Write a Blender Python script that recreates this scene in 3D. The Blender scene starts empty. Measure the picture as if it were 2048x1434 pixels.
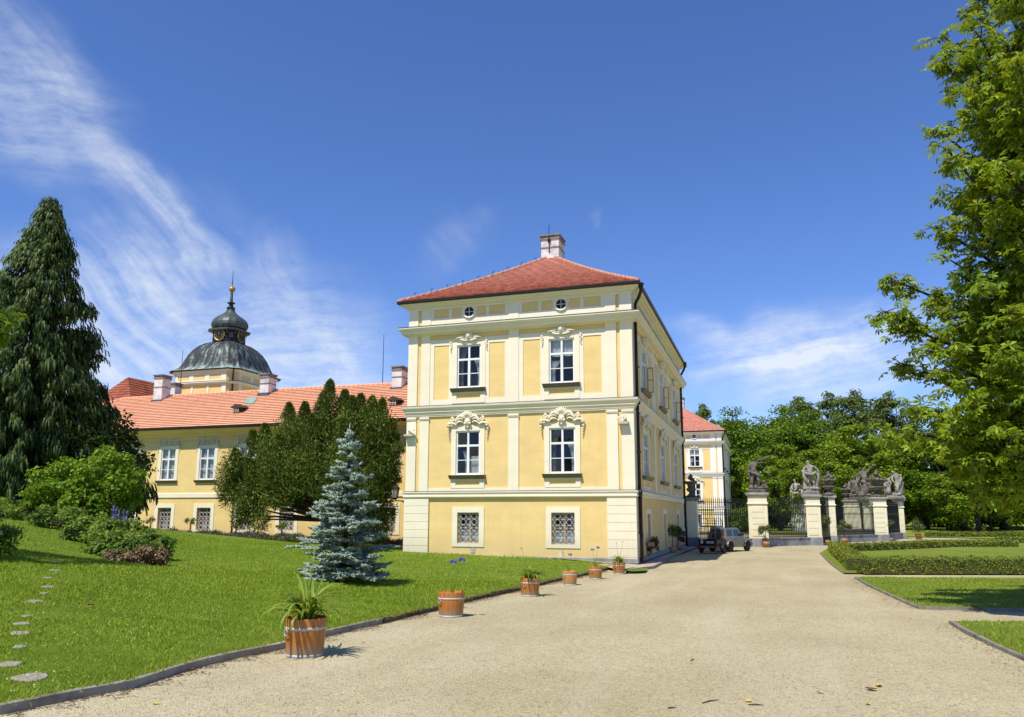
import bpy, bmesh, math, random
import numpy as np
from mathutils import Vector, Matrix, geometry
R = math.radians
PI = math.pi
SC = bpy.context.scene
COL = SC.collection
random.seed(7)

# ------------------------------------------------------------------ camera
FPX, SHY, YAW, PITCH, ROLL = 1563.73, 56.98, -0.314824, 0.163013, 0.002236
CAM = np.array([17.2362, -35.7461, 2.1052])
_F = np.array([math.sin(YAW)*math.cos(PITCH), math.cos(YAW)*math.cos(PITCH), math.sin(PITCH)])
_R0 = np.array([math.cos(YAW), -math.sin(YAW), 0.0])
_U0 = np.cross(_R0, _F)
_R = _R0*math.cos(ROLL)+_U0*math.sin(ROLL)
_U = -_R0*math.sin(ROLL)+_U0*math.cos(ROLL)
cd = bpy.data.cameras.new('camera')
cam = bpy.data.objects.new('camera', cd)
COL.objects.link(cam)
cam.matrix_world = Matrix(((_R[0], _U[0], -_F[0], CAM[0]), (_R[1], _U[1], -_F[1], CAM[1]), (_R[2], _U[2], -_F[2], CAM[2]), (0, 0, 0, 1)))
cd.sensor_width = 36
cd.lens = FPX/2048*36
cd.shift_y = SHY/2048
cd.clip_start = 0.1
cd.clip_end = 5000
SC.camera = cam

def ray(px, py):
    return _F+_R*(px-1024)/FPX-_U*(py-717-SHY)/FPX
def at(px, py, depth):
    return CAM+ray(px, py)*depth
def zr(x, y):                                       # height of the gravel drive (it falls gently away)
    return float(np.interp(y, [-70, -36, -25, -12, -3, 6, 40, 60, 500], [.75, .24, .05, -.08, -.14, -.15, -.13, -.05, 0]))
def ground(px, py, dz=0.0, f=None):                 # where a sight line meets the ground
    f = f or zr
    v = ray(px, py)
    z = 0.0
    for _ in range(40):
        t = (z-CAM[2])/v[2]
        p = CAM+v*t
        z = .5*z+.5*(f(p[0], p[1])+dz)
    t = (z-CAM[2])/v[2]
    return CAM+v*t
def depth_of(p):
    return float((np.array(p)-CAM)@_F)
def mperpx(p):
    return depth_of(p)/FPX

# ------------------------------------------------------------------ mesh builder
class MB:
    def __init__(s): s.v = []; s.f = []
    def add(s, vs, fs):
        o = len(s.v); s.v += [tuple(map(float, v)) for v in vs]; s.f += [tuple(i+o for i in f) for f in fs]; return s
    def box(s, x0, x1, y0, y1, z0, z1):
        return s.hexa([(x0, y0, z0), (x1, y0, z0), (x1, y1, z0), (x0, y1, z0), (x0, y0, z1), (x1, y0, z1), (x1, y1, z1), (x0, y1, z1)])
    def hexa(s, p):
        return s.add(p, [(0, 3, 2, 1), (4, 5, 6, 7), (0, 1, 5, 4), (1, 2, 6, 5), (2, 3, 7, 6), (3, 0, 4, 7)])
    def quad(s, a, b, c, d): return s.add([a, b, c, d], [(0, 1, 2, 3)])
    def tube(s, pts, r, n=6, cap=True):
        pts = [Vector(p) for p in pts]
        rs = r if isinstance(r, (list, tuple)) else [r]*len(pts)
        o = len(s.v); m = len(pts)
        nrm = None
        for i, p in enumerate(pts):
            t = (pts[min(i+1, m-1)]-pts[max(i-1, 0)])
            if t.length < 1e-9: t = Vector((0, 0, 1))
            t.normalize()
            if nrm is None: nrm = t.orthogonal().normalized()
            else:
                nrm = nrm-t*nrm.dot(t)
                nrm = nrm.normalized() if nrm.length > 1e-6 else t.orthogonal().normalized()
            b = t.cross(nrm)
            for k in range(n):
                a = 2*PI*k/n
                q = p+(nrm*math.cos(a)+b*math.sin(a))*rs[i]
                s.v.append((q.x, q.y, q.z))
        for i in range(m-1):
            for k in range(n):
                k2 = (k+1) % n
                s.f.append((o+i*n+k, o+i*n+k2, o+(i+1)*n+k2, o+(i+1)*n+k))
        if cap:
            s.f.append(tuple(o+k for k in range(n))[::-1]); s.f.append(tuple(o+(m-1)*n+k for k in range(n)))
        return s
    def lathe(s, prof, c=(0, 0, 0), n=20, axis='z', rot=0.0, sq=None):
        o = len(s.v); m = len(prof)
        for r, h in prof:
            for k in range(n):
                a = 2*PI*(k+.5)/n+rot
                ca, sa = math.cos(a), math.sin(a)
                q = r
                if sq: q = r/max(abs(ca), abs(sa), (abs(ca)+abs(sa))*sq)
                if axis == 'z': p = (c[0]+q*ca, c[1]+q*sa, c[2]+h)
                elif axis == 'x': p = (c[0]+h, c[1]+q*ca, c[2]+q*sa)
                else: p = (c[0]+q*ca, c[1]+h, c[2]+q*sa)
                s.v.append(p)
        for i in range(m-1):
            for k in range(n):
                k2 = (k+1) % n
                s.f.append((o+i*n+k, o+i*n+k2, o+(i+1)*n+k2, o+(i+1)*n+k))
        if prof[0][0] > 1e-4: s.f.append(tuple(o+k for k in range(n))[::-1])
        if prof[-1][0] > 1e-4: s.f.append(tuple(o+(m-1)*n+k for k in range(n)))
        return s
    def ball(s, c, r, n=8, m=5):
        rr = r if isinstance(r, (tuple, list)) else (r, r, r)
        o = len(s.v)
        for i in range(m+1):
            a = PI*i/m
            for k in range(n):
                b = 2*PI*k/n
                s.v.append((c[0]+rr[0]*math.sin(a)*math.cos(b), c[1]+rr[1]*math.sin(a)*math.sin(b), c[2]+rr[2]*math.cos(a)))
        for i in range(m):
            for k in range(n):
                k2 = (k+1) % n
                s.f.append((o+i*n+k, o+(i+1)*n+k, o+(i+1)*n+k2, o+i*n+k2))
        return s
    def prism(s, poly, z0, z1):
        n = len(poly)
        s.add([(p[0], p[1], z0) for p in poly]+[(p[0], p[1], z1) for p in poly],
              [tuple(range(n))[::-1], tuple(range(n, 2*n))]+[(i, (i+1) % n, n+(i+1) % n, n+i) for i in range(n)])
        return s
    def ring(s, prof, x0, x1, y0, y1, close=True):    # a moulding swept round a rectangle; prof = (outward, z)
        o = len(s.v); m = len(prof)
        for d, z in prof:
            s.v += [(x0-d, y0-d, z), (x1+d, y0-d, z), (x1+d, y1+d, z), (x0-d, y1+d, z)]
        for i in range(m-1):
            for k in range(4):
                k2 = (k+1) % 4
                s.f.append((o+i*4+k, o+i*4+k2, o+(i+1)*4+k2, o+(i+1)*4+k))
        return s
    def xf(s, M):
        s.v = [tuple(M @ Vector(v)) for v in s.v]; return s
    def build(s, name, mat, parent=None, smooth=False, bevel=0):
        me = bpy.data.meshes.new(name)
        me.from_pydata(s.v, [], s.f); me.update()
        me.materials.append(mat)
        if smooth: me.polygons.foreach_set('use_smooth', [True]*len(me.polygons))
        return link(name, me, parent, bevel)

def link(name, me, parent=None, bevel=0):
    o = bpy.data.objects.new(name, me); COL.objects.link(o)
    if parent is not None: o.parent = parent
    if bevel:
        b = o.modifiers.new('bevel', 'BEVEL'); b.width = bevel; b.segments = 1; b.limit_method = 'ANGLE'
    return o
def tag(o, label=None, cat=None, group=None, kind=None):
    if label: o['label'] = label
    if cat: o['category'] = cat
    if group: o['group'] = group
    if kind: o['kind'] = kind
    return o
def thing(name, label, cat, loc=(0, 0, 0), rz=0.0, group=None, scale=1.0):
    o = bpy.data.objects.new(name, None); COL.objects.link(o)
    o.location = tuple(map(float, loc)); o.rotation_euler = (0, 0, rz); o.scale = (scale,)*3
    o.empty_display_size = .2
    return tag(o, label, cat, group)
def copy_tree(o, parent=None):
    c = o.copy(); COL.objects.link(c)
    if parent is not None: c.parent = parent
    for ch in list(o.children): copy_tree(ch, c)
    return c

def fastmesh(name, V, F, mat, parent=None, smooth=False):   # V (n,3), F (m,k) arrays
    V = np.asarray(V, np.float32); F = np.asarray(F, np.int32)
    me = bpy.data.meshes.new(name)
    k = F.shape[1]
    me.vertices.add(len(V)); me.vertices.foreach_set('co', V.ravel())
    me.loops.add(F.size); me.loops.foreach_set('vertex_index', F.ravel())
    me.polygons.add(len(F)); me.polygons.foreach_set('loop_start', np.arange(0, F.size, k, dtype=np.int32))
    if smooth: me.polygons.foreach_set('use_smooth', np.ones(len(F), bool))
    me.update(calc_edges=True); me.validate()
    me.materials.append(mat)
    return link(name, me, parent)

def unit(a): return a/np.maximum(np.linalg.norm(a, axis=-1, keepdims=True), 1e-9)
LEAF = (np.array([[0, 0, 0], [.5, .5, -.06], [1, 0, -.22], [.5, -.5, -.06]]), np.array([[0, 1, 2, 3]]))
def palmate(n=6):
    v, f = [], []
    for k in range(n):
        a = R(-118+236*k/(n-1))
        ln = 1.0 if 0 < k < n-1 else .72
        ca, sa = math.cos(a), math.sin(a)
        for (p, q, c) in ((0, 0, 0), (.66, .2, -.2), (1, 0, -.5), (.66, -.2, -.2)):
            p *= ln; q *= ln
            v.append((p*ca-q*sa, p*sa+q*ca, c*ln))
        f.append((4*k, 4*k+1, 4*k+2, 4*k+3))
    return np.array(v), np.array(f)
PALM = palmate()
def cards(P, A, N, L, W, tpl=LEAF):
    """leaf cards: base points P, growth axes A, normals N, lengths L, widths W -> verts, faces"""
    P = np.asarray(P, float); n = len(P)
    A = unit(np.asarray(A, float)); N = np.asarray(N, float)
    B = unit(np.cross(N, A)); N = np.cross(A, B)
    L = np.broadcast_to(L, (n,))[:, None, None]; W = np.broadcast_to(W, (n,))[:, None, None]
    tv, tf = tpl
    V = P[:, None, :]+A[:, None, :]*tv[None, :, 0:1]*L+B[:, None, :]*tv[None, :, 1:2]*W+N[:, None, :]*tv[None, :, 2:3]*L
    F = tf[None]+(np.arange(n)*len(tv))[:, None, None]
    return V.reshape(-1, 3), F.reshape(-1, tf.shape[1])
def rdir(rng, n):
    return unit(rng.normal(size=(n, 3)))
# ------------------------------------------------------------------ materials
def newmat(name):
    m = bpy.data.materials.new(name); m.use_nodes = True
    nt = m.node_tree; nt.nodes.clear()
    return m, nt
class NT:
    def __init__(s, nt): s.nt = nt
    def n(s, t, **kw):
        nd = s.nt.nodes.new(t)
        for k, v in kw.items():
            if k.startswith('_'): nd.inputs[k[1:]].default_value = v
            else: setattr(nd, k, v)
        return nd
    def l(s, a, b): s.nt.links.new(a, b)
    def ramp(s, fac, stops):
        r = s.n('ShaderNodeValToRGB')
        e = r.color_ramp.elements
        while len(e) < len(stops): e.new(.5)
        for i, (p, c) in enumerate(stops):
            e[i].position = p; e[i].color = (c[0], c[1], c[2], 1) if len(c) == 3 else c
        s.l(fac, r.inputs['Fac']); return r.outputs['Color']
    def noise(s, vec, scale, detail=4, rough=.55, dim='3D'):
        n = s.n('ShaderNodeTexNoise'); n.inputs['Scale'].default_value = scale
        n.inputs['Detail'].default_value = detail; n.inputs['Roughness'].default_value = rough
        if vec is not None: s.l(vec, n.inputs['Vector'])
        return n.outputs['Fac']
    def math(s, op, a, b=None, clamp=False):
        m = s.n('ShaderNodeMath', operation=op); m.use_clamp = clamp
        for i, x in enumerate((a, b)):
            if x is None: continue
            if isinstance(x, (int, float)): m.inputs[i].default_value = x
            else: s.l(x, m.inputs[i])
        return m.outputs[0]
    def mix(s, fac, a, b, mode='MIX'):
        m = s.n('ShaderNodeMix', data_type='RGBA', blend_type=mode)
        for i, x in ((0, fac), (6, a), (7, b)):
            if isinstance(x, (int, float)): m.inputs[i].default_value = x
            elif isinstance(x, tuple): m.inputs[i].default_value = (*x, 1)
            else: s.l(x, m.inputs[i])
        return m.outputs[2]
    def coord(s, out='Object'):
        return s.n('ShaderNodeTexCoord').outputs[out]
    def pos(s): return s.n('ShaderNodeNewGeometry').outputs['Position']
    def island(s): return s.n('ShaderNodeNewGeometry').outputs['Random Per Island']
    def scale(s, vec, sc, rot=(0, 0, 0), loc=(0, 0, 0)):
        m = s.n('ShaderNodeMapping'); m.inputs['Scale'].default_value = sc
        m.inputs['Rotation'].default_value = rot; m.inputs['Location'].default_value = loc
        s.l(vec, m.inputs['Vector']); return m.outputs[0]
    def bump(s, h, strength=.4, dist=.02):
        b = s.n('ShaderNodeBump'); b.inputs['Strength'].default_value = strength
        b.inputs['Distance'].default_value = dist; s.l(h, b.inputs['Height']); return b.outputs[0]
    def out(s, col, rough=.8, normal=None, metal=0.0, spec=.3):
        p = s.n('ShaderNodeBsdfPrincipled'); o = s.n('ShaderNodeOutputMaterial')
        if isinstance(col, tuple): p.inputs['Base Color'].default_value = (*col, 1)
        else: s.l(col, p.inputs['Base Color'])
        if isinstance(rough, (int, float)): p.inputs['Roughness'].default_value = rough
        else: s.l(rough, p.inputs['Roughness'])
        p.inputs['Metallic'].default_value = metal
        p.inputs['Specular IOR Level'].default_value = spec
        if normal is not None: s.l(normal, p.inputs['Normal'])
        s.l(p.outputs[0], o.inputs['Surface']); return p

def plaster(name, col, var=.12, dirt=.0):
    m, nt = newmat(name); t = NT(nt); p = t.pos()
    n1 = t.noise(t.scale(p, (1, 1, 2.2)), .7, 5); n2 = t.noise(p, 9, 4); n3 = t.noise(t.scale(p, (3, 3, .25)), 2.2, 4, .6)
    dk = tuple(c*(1-var) for c in col); lt = tuple(min(1, c*(1+var*.5)) for c in col)
    c = t.ramp(n1, [(.3, dk), (.7, lt)])
    c = t.mix(t.math('MULTIPLY', t.math('SUBTRACT', n3, .55, True), 1.2, True), c, tuple(x*.72 for x in col))
    c = t.mix(t.math('MULTIPLY', t.math('SUBTRACT', n2, .6, True), .6, True), c, tuple(x*.85 for x in col))
    ns = t.noise(t.scale(p, (1.7, 1.7, .12)), 3.2, 5, .7)
    c = t.mix(t.math('MULTIPLY', t.math('SUBTRACT', ns, .60, True), 1.5, True), c, tuple(x*.62 for x in col))
    if dirt:
        z = t.n('ShaderNodeSeparateXYZ'); t.l(p, z.inputs[0])
        g = t.math('MULTIPLY', t.math('SUBTRACT', t.math('ADD', .9, t.math('MULTIPLY', n1, .9)), z.outputs[2], True), dirt, True)
        c = t.mix(g, c, (.33, .28, .2))
    t.out(c, .88, t.bump(t.noise(p, 26, 5, .65), .35, .012), 0, .15)
    return m
def plain(name, col, rough=.6, metal=0., var=.15, sc=8., bump=.0, spec=.3):
    m, nt = newmat(name); t = NT(nt); p = t.coord()
    n = t.noise(p, sc, 5)
    c = t.ramp(n, [(.3, tuple(c*(1-var) for c in col)), (.7, tuple(min(1, c*(1+var)) for c in col))])
    t.out(c, rough, t.bump(t.noise(p, sc*3, 4), bump, .01) if bump else None, metal, spec)
    return m
def stone(name, c0, c1, c2, sc=5.):
    m, nt = newmat(name); t = NT(nt); p = t.coord()
    a = t.noise(p, sc, 6, .65); b = t.noise(p, sc*.35, 4)
    c = t.ramp(a, [(.25, c0), (.5, c1), (.72, c2)])
    c = t.mix(t.math('MULTIPLY', t.math('SUBTRACT', b, .5, True), 3.2, True), c, tuple(x*.45 for x in c0))
    t.out(c, .92, t.bump(a, .6, .03), 0, .1)
    return m
def foliage(name, dark, mid, light, trans=.25, sc=.5, rough=.55, spec=.25):
    m, nt = newmat(name); t = NT(nt)
    i = t.island(); n = t.noise(t.coord(), sc, 3)
    f = t.math('ADD', t.math('MULTIPLY', i, .55), t.math('MULTIPLY', n, .45))
    c = t.ramp(f, [(.2, dark), (.48, mid), (.8, light)])
    p = t.n('ShaderNodeBsdfPrincipled'); t.l(c, p.inputs['Base Color'])
    p.inputs['Roughness'].default_value = rough; p.inputs['Specular IOR Level'].default_value = spec
    tr = t.n('ShaderNodeBsdfTranslucent')
    t.l(t.mix(.5, c, tuple(min(1, x*y) for x, y in zip(light, (1.6, 1.35, .7)))), tr.inputs['Color'])
    mx = t.n('ShaderNodeMixShader'); mx.inputs[0].default_value = trans
    t.l(p.outputs[0], mx.inputs[1]); t.l(tr.outputs[0], mx.inputs[2])
    o = t.n('ShaderNodeOutputMaterial'); t.l(mx.outputs[0], o.inputs['Surface'])
    return m
def tiles(name, cols, dirt=.3):
    m, nt = newmat(name); t = NT(nt)
    c = t.ramp(t.island(), [(i/(len(cols)-1), q) for i, q in enumerate(cols)])
    p = t.coord()
    n = t.noise(p, .6, 5); n2 = t.noise(p, 7, 4)
    c = t.mix(t.math('MULTIPLY', t.math('SUBTRACT', n, .5, True), dirt*3, True), c, tuple(x*.55 for x in cols[0]))
    c = t.mix(t.math('MULTIPLY', t.math('SUBTRACT', n2, .55, True), dirt*2, True), c, tuple(x*.62 for x in cols[0]))
    t.out(c, .85, t.bump(n2, .3, .01), 0, .2)
    return m
def glassmat(name):
    m, nt = newmat(name); t = NT(nt)
    g = t.n('ShaderNodeBsdfGlossy', _Roughness=.02); g.inputs['Color'].default_value = (.9, .93, .95, 1)
    tr = t.n('ShaderNodeBsdfTransparent'); tr.inputs['Color'].default_value = (.82, .86, .86, 1)
    lw = t.n('ShaderNodeLayerWeight', _Blend=.25)
    n = t.noise(t.coord(), 1.3, 2)
    b = t.bump(n, .25, .05); t.l(b, g.inputs['Normal'])
    f = t.math('ADD', .03, t.math('MULTIPLY', lw.outputs['Fresnel'], .38), True)
    mx = t.n('ShaderNodeMixShader'); t.l(f, mx.inputs[0]); t.l(tr.outputs[0], mx.inputs[1]); t.l(g.outputs[0], mx.inputs[2])
    o = t.n('ShaderNodeOutputMaterial'); t.l(mx.outputs[0], o.inputs['Surface'])
    return m

def gravel():
    m, nt = newmat('gravel'); t = NT(nt); p = t.pos()
    v = t.n('ShaderNodeTexVoronoi'); v.inputs['Scale'].default_value = 55; t.l(p, v.inputs['Vector'])
    v2 = t.n('ShaderNodeTexVoronoi'); v2.inputs['Scale'].default_value = 19; t.l(p, v2.inputs['Vector'])
    big = t.noise(t.scale(p, (.8, .7, 1), (0, 0, .6)), .3, 5, .6); mid = t.noise(p, 2.6, 5, .6); fine = t.noise(p, 30, 4, .7)
    c = t.ramp(big, [(.3, (.385, .32, .18)), (.5, (.44, .375, .22)), (.72, (.50, .435, .265))])
    c = t.mix(t.math('MULTIPLY', t.math('SUBTRACT', mid, .5, True), 1.3, True), c, (.35, .285, .185))
    sp = t.n('ShaderNodeSeparateColor'); t.l(v.outputs['Color'], sp.inputs[0])
    c = t.mix(.85, c, t.ramp(sp.outputs[0], [(0, (.5, .49, .47)), (.14, (.82, .81, .8)), (.6, (1, 1, 1)), (1, (1.18, 1.17, 1.14))]), 'MULTIPLY')
    sp2 = t.n('ShaderNodeSeparateColor'); t.l(v2.outputs['Color'], sp2.inputs[0])
    c = t.mix(.7, c, t.ramp(sp2.outputs[1], [(0, (.62, .6, .58)), (.06, (.94, .94, .94)), (.9, (1, 1, 1)), (1, (1.15, 1.15, 1.15))]), 'MULTIPLY')
    trk = t.noise(t.scale(p, (.9, .09, 1), (0, 0, R(-8))), 1.0, 4, .55)
    c = t.mix(t.math('MULTIPLY', t.math('SUBTRACT', trk, .52, True), 2.2, True), c, (.52, .45, .305))
    c = t.mix(t.math('MULTIPLY', t.math('SUBTRACT', .44, trk, True), 2.0, True), c, (.33, .275, .18))
    # damp, darker strip where leaf litter gathers is real dirt with its own outline
    h = t.math('ADD', t.math('MULTIPLY', v.outputs['Distance'], -1.0), t.math('MULTIPLY', fine, .6))
    t.out(c, .95, t.bump(h, .55, .02), 0, .1)
    return m
def lawnmat(name, a, b, c3, stripes=0.0):
    m, nt = newmat(name); t = NT(nt); p = t.pos()
    big = t.noise(p, .25, 4); mid = t.noise(p, 1.8, 5, .65); fine = t.noise(t.scale(p, (1, 1, 1)), 34, 4, .75)
    f = t.math('ADD', t.math('MULTIPLY', big, .35), t.math('ADD', t.math('MULTIPLY', mid, .3), t.math('MULTIPLY', fine, .35)))
    if stripes:
        w = t.n('ShaderNodeTexWave', wave_type='BANDS'); w.inputs['Scale'].default_value = .32
        w.inputs['Distortion'].default_value = 1.5; w.inputs['Detail'].default_value = 2
        t.l(t.scale(p, (1, 1, 1), (0, 0, R(stripes))), w.inputs['Vector'])
        f = t.math('ADD', f, t.math('MULTIPLY', t.math('SUBTRACT', w.outputs['Fac'], .5), .07))
    c = t.ramp(f, [(.3, a), (.5, b), (.68, c3)])
    dry = t.noise(p, .55, 5, .65)
    c = t.mix(t.math('MULTIPLY', t.math('SUBTRACT', dry, .58, True), 3.0, True), c, (.30, .285, .075))
    t.out(c, .9, t.bump(t.math('ADD', fine, t.noise(p, 90, 2)), .9, .05), 0, .1)
    return m

M = {}
M['yellow'] = plaster('yellow_render', (.81, .59, .24), .07, 0)
M['yellow_low'] = plaster('yellow_render_base', (.81, .59, .24), .10, .25)
M['cream'] = plaster('cream_trim', (.85, .77, .56), .05)
M['cream_low'] = plaster('cream_quoins', (.85, .77, .56), .06, .35)
M['white_trim'] = plaster('white_trim', (.84, .80, .70), .05)
M['pier'] = plaster('pier_cream', (.80, .735, .52), .08, .3)
M['plinth'] = stone('plinth_stone', (.20, .20, .21), (.28, .28, .29), (.35, .35, .34), 2.5)
M['stucco'] = plain('stucco', (.80, .735, .55), .85, 0, .1, 12, .3, .15)
M['sillmetal'] = plain('sill_metal', (.20, .165, .115), .5, .3, .15)
M['darkmetal'] = plain('gutter_metal', (.035, .03, .026), .4, .6, .3)
M['iron'] = plain('iron', (.018, .017, .018), .5, .3, .3)
M['whitepaint'] = plain('white_paint', (.80, .80, .77), .45, 0, .05)
M['grille'] = plain('grille_paint', (.62, .61, .57), .5, 0, .2)
M['woodframe'] = plain('wood_frame', (.34, .27, .17), .6, 0, .2)
M['glass'] = glassmat('window_glass')
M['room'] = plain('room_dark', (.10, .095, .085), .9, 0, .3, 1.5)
M['curtain'] = plain('curtain', (.62, .63, .62), .9, 0, .1)
M['curtain_dark'] = plain('curtain_beige', (.22, .2, .16), .9, 0, .15)
M['tile_main'] = tiles('clay_tiles_main', [(.52, .205, .135), (.60, .25, .17), (.66, .29, .20), (.56, .225, .15)], .10)
M['tile_wing'] = tiles('clay_tiles_wing', [(.70, .345, .20), (.74, .375, .225), (.78, .40, .24), (.72, .355, .21)], .06)
M['tile_old'] = tiles('clay_tiles_old', [(.22, .06, .035), (.29, .085, .045), (.34, .10, .055), (.25, .07, .04)], .3)
M['mortar'] = plain('ridge_mortar', (.46, .24, .15), .9, 0, .3, 5)
M['chimney'] = stone('chimney_render', (.52, .47, .43), (.68, .65, .62), (.76, .74, .71), 3)
M['chimney_cap'] = stone('chimney_cap', (.16, .14, .12), (.25, .22, .19), (.33, .30, .26), 4)
M['lead'] = plain('lead', (.12, .125, .13), .5, .5, .2)
M['gold'] = plain('gilding', (.45, .31, .09), .45, .6, .3)
M['black'] = plain('black_paint', (.012, .013, .015), .5, 0, .2)
M['statue'] = stone('sandstone', (.05, .043, .035), (.14, .12, .095), (.30, .27, .225), 3.4)
M['statue_pale'] = stone('sandstone_pale', (.22, .20, .17), (.38, .36, .31), (.52, .5, .44), 2.6)
M['capstone'] = stone('cap_stone', (.2, .19, .17), (.34, .32, .28), (.48, .46, .4), 3)
M['concrete'] = stone('kerb_concrete', (.21, .185, .14), (.30, .27, .215), (.38, .35, .285), 4)
M['kerb_old'] = stone('kerb_old', (.075, .06, .035), (.13, .105, .065), (.21, .175, .11), 5)
M['flag'] = stone('stepping_stone', (.21, .18, .135), (.31, .27, .21), (.40, .355, .28), 4)
M['gravel'] = gravel()
M['lawn'] = lawnmat('lawn_soil_grass', (.095, .16, .010), (.17, .255, .02), (.26, .335, .04), 62)
M['lawn_r'] = lawnmat('parterre_grass', (.13, .175, .015), (.21, .26, .03), (.29, .33, .055))
M['asphalt'] = plain('path_asphalt', (.12, .105, .09), .9, 0, .2, 6, .4)
M['soil'] = plain('soil', (.035, .025, .017), .95, 0, .3, 9, .6)
M['tin'] = plain('galvanised', (.46, .44, .39), .6, .25, .2)
M['bark'] = stone('bark', (.03, .024, .018), (.065, .052, .04), (.11, .09, .07), 7)
M['grass'] = foliage('grass_blades', (.13, .21, .010), (.235, .345, .022), (.39, .46, .06), .3, .5, .6, .12)
M['straw'] = foliage('dry_grass', (.2, .17, .07), (.3, .26, .12), (.42, .37, .2), .2, 2)
M['clover'] = plain('clover_white', (.50, .54, .36), .8)
M['chestnut'] = foliage('chestnut_leaves', (.05, .11, .008), (.145, .245, .013), (.34, .42, .03), .36, .35, .5, .16)
M['park'] = foliage('park_leaves', (.03, .075, .006), (.085, .165, .011), (.20, .29, .022), .28, .14, .6, .1)
M['park_b'] = foliage('park_leaves_light', (.05, .11, .008), (.14, .225, .013), (.28, .35, .03), .3, .14, .6, .1)
M['park_d'] = foliage('park_leaves_grey', (.06, .10, .018), (.105, .155, .03), (.18, .225, .055), .25, .14, .6, .1)
M['yew'] = foliage('yew_needles', (.018, .036, .006), (.075, .115, .015), (.22, .265, .045), .12, .5, .6, .12)
M['cypress'] = foliage('cypress_sprays', (.008, .022, .006), (.045, .08, .020), (.19, .24, .07), .1, .35, .6, .12)
M['spruce'] = foliage('blue_needles', (.15, .215, .15), (.27, .355, .26), (.42, .50, .385), .05, 1.2, .6, .15)
M['spruce_d'] = foliage('blue_needles_low', (.045, .075, .06), (.085, .13, .115), (.15, .205, .185), .05, 1.2)
M['shrub'] = foliage('shrub_leaves', (.05, .125, .008), (.135, .25, .014), (.26, .37, .03), .35, .8, .55, .15)
M['perennial'] = foliage('perennial_leaves', (.055, .115, .012), (.14, .225, .024), (.28, .36, .06), .3, 1.1, .55, .15)
M['perennial_b'] = foliage('perennial_leaves_dark', (.036, .085, .010), (.085, .16, .019), (.18, .265, .042), .25, 1.1, .55, .15)
M['russet'] = foliage('russet_leaves', (.07, .05, .02), (.20, .12, .06), (.36, .27, .13), .15, 2)
M['box'] = foliage('box_leaves', (.085, .12, .012), (.175, .215, .026), (.29, .32, .05), .2, .6, .6, .1)
M['lav'] = foliage('lavender_leaves', (.06, .09, .03), (.11, .145, .05), (.17, .195, .08), .1, 1.5)
M['lavfl'] = foliage('lavender_flowers', (.09, .075, .13), (.16, .13, .22), (.22, .19, .28), .1, 2)
M['strap'] = foliage('strap_leaves', (.06, .13, .014), (.15, .26, .026), (.32, .40, .06), .35, 2, .4, .3)
M['stalk'] = plain('flower_stalk', (.22, .28, .06), .6)
M['blue'] = foliage('blue_petals', (.08, .06, .35), (.13, .10, .5), (.2, .17, .62), .2, 4)
M['pinkred'] = foliage('red_petals', (.05, .012, .02), (.10, .02, .035), (.17, .03, .055), .15, 3)
M['olive'] = foliage('citrus_leaves', (.045, .075, .02), (.085, .12, .03), (.15, .18, .05), .2, 1.4)
def tubwood(name, c):
    m, nt = newmat(name); t = NT(nt); p = t.coord()
    g = t.noise(t.scale(p, (14, 14, 1.2)), 2.0, 5, .6); b = t.noise(p, 3.0, 4)
    w = t.n('ShaderNodeTexWave', wave_type='RINGS'); 
    col = t.ramp(g, [(.3, tuple(x*.72 for x in c)), (.55, c), (.75, tuple(min(1, x*1.2) for x in c))])
    z = t.n('ShaderNodeSeparateXYZ'); t.l(p, z.inputs[0])
    ang = t.math('ARCTAN2', z.outputs[1], z.outputs[0])
    st = t.math('ABSOLUTE', t.math('SUBTRACT', t.math('FRACT', t.math('MULTIPLY', ang, 18/(2*PI))), .5))
    col = t.mix(t.math('MULTIPLY', t.math('LESS_THAN', st, .035), .55), col, (.06, .02, .008))
    dirt = t.math('MULTIPLY', t.math('SUBTRACT', t.math('ADD', .16, t.math('MULTIPLY', b, .12)), z.outputs[2], True), 5, True)
    col = t.mix(dirt, col, (.30, .22, .14))
    t.out(col, .42, t.bump(g, .15, .01), 0, .45)
    return m
M['tub'] = tubwood('tub_wood', (.42, .15, .022))
M['tub_pale'] = tubwood('tub_wood_pale', (.48, .23, .06))
def patina():
    m, nt = newmat('copper_patina'); t = NT(nt); p = t.coord()
    z = t.n('ShaderNodeSeparateXYZ'); t.l(p, z.inputs[0])
    ang = t.math('ARCTAN2', z.outputs[1], z.outputs[0])
    cv = t.n('ShaderNodeCombineXYZ'); t.l(t.math('MULTIPLY', ang, 6.0), cv.inputs[0]); t.l(t.math('MULTIPLY', z.outputs[2], .55), cv.inputs[1])
    s = t.noise(cv.outputs[0], 1.5, 4, .55); fine = t.noise(p, 3, 5, .6)
    lo = t.math('MULTIPLY', t.math('SUBTRACT', 1.0, t.math('MULTIPLY', z.outputs[2], 1.6), True), .26)
    f = t.math('ADD', t.math('ADD', s, t.math('MULTIPLY', t.math('SUBTRACT', fine, .5), .35)), lo)
    c = t.ramp(f, [(.46, (.028, .03, .032)), (.55, (.07, .085, .075)), (.64, (.19, .25, .19)), (.8, (.33, .44, .38))])
    t.out(c, .5, t.bump(fine, .2, .02), .15, .4)
    return m
M['patina'] = patina()
def striped(name, a, b, sc):
    m, nt = newmat(name); t = NT(nt)
    t.out(t.ramp(t.island(), [(0, a), (1, b)]), .7)
    return m

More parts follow.
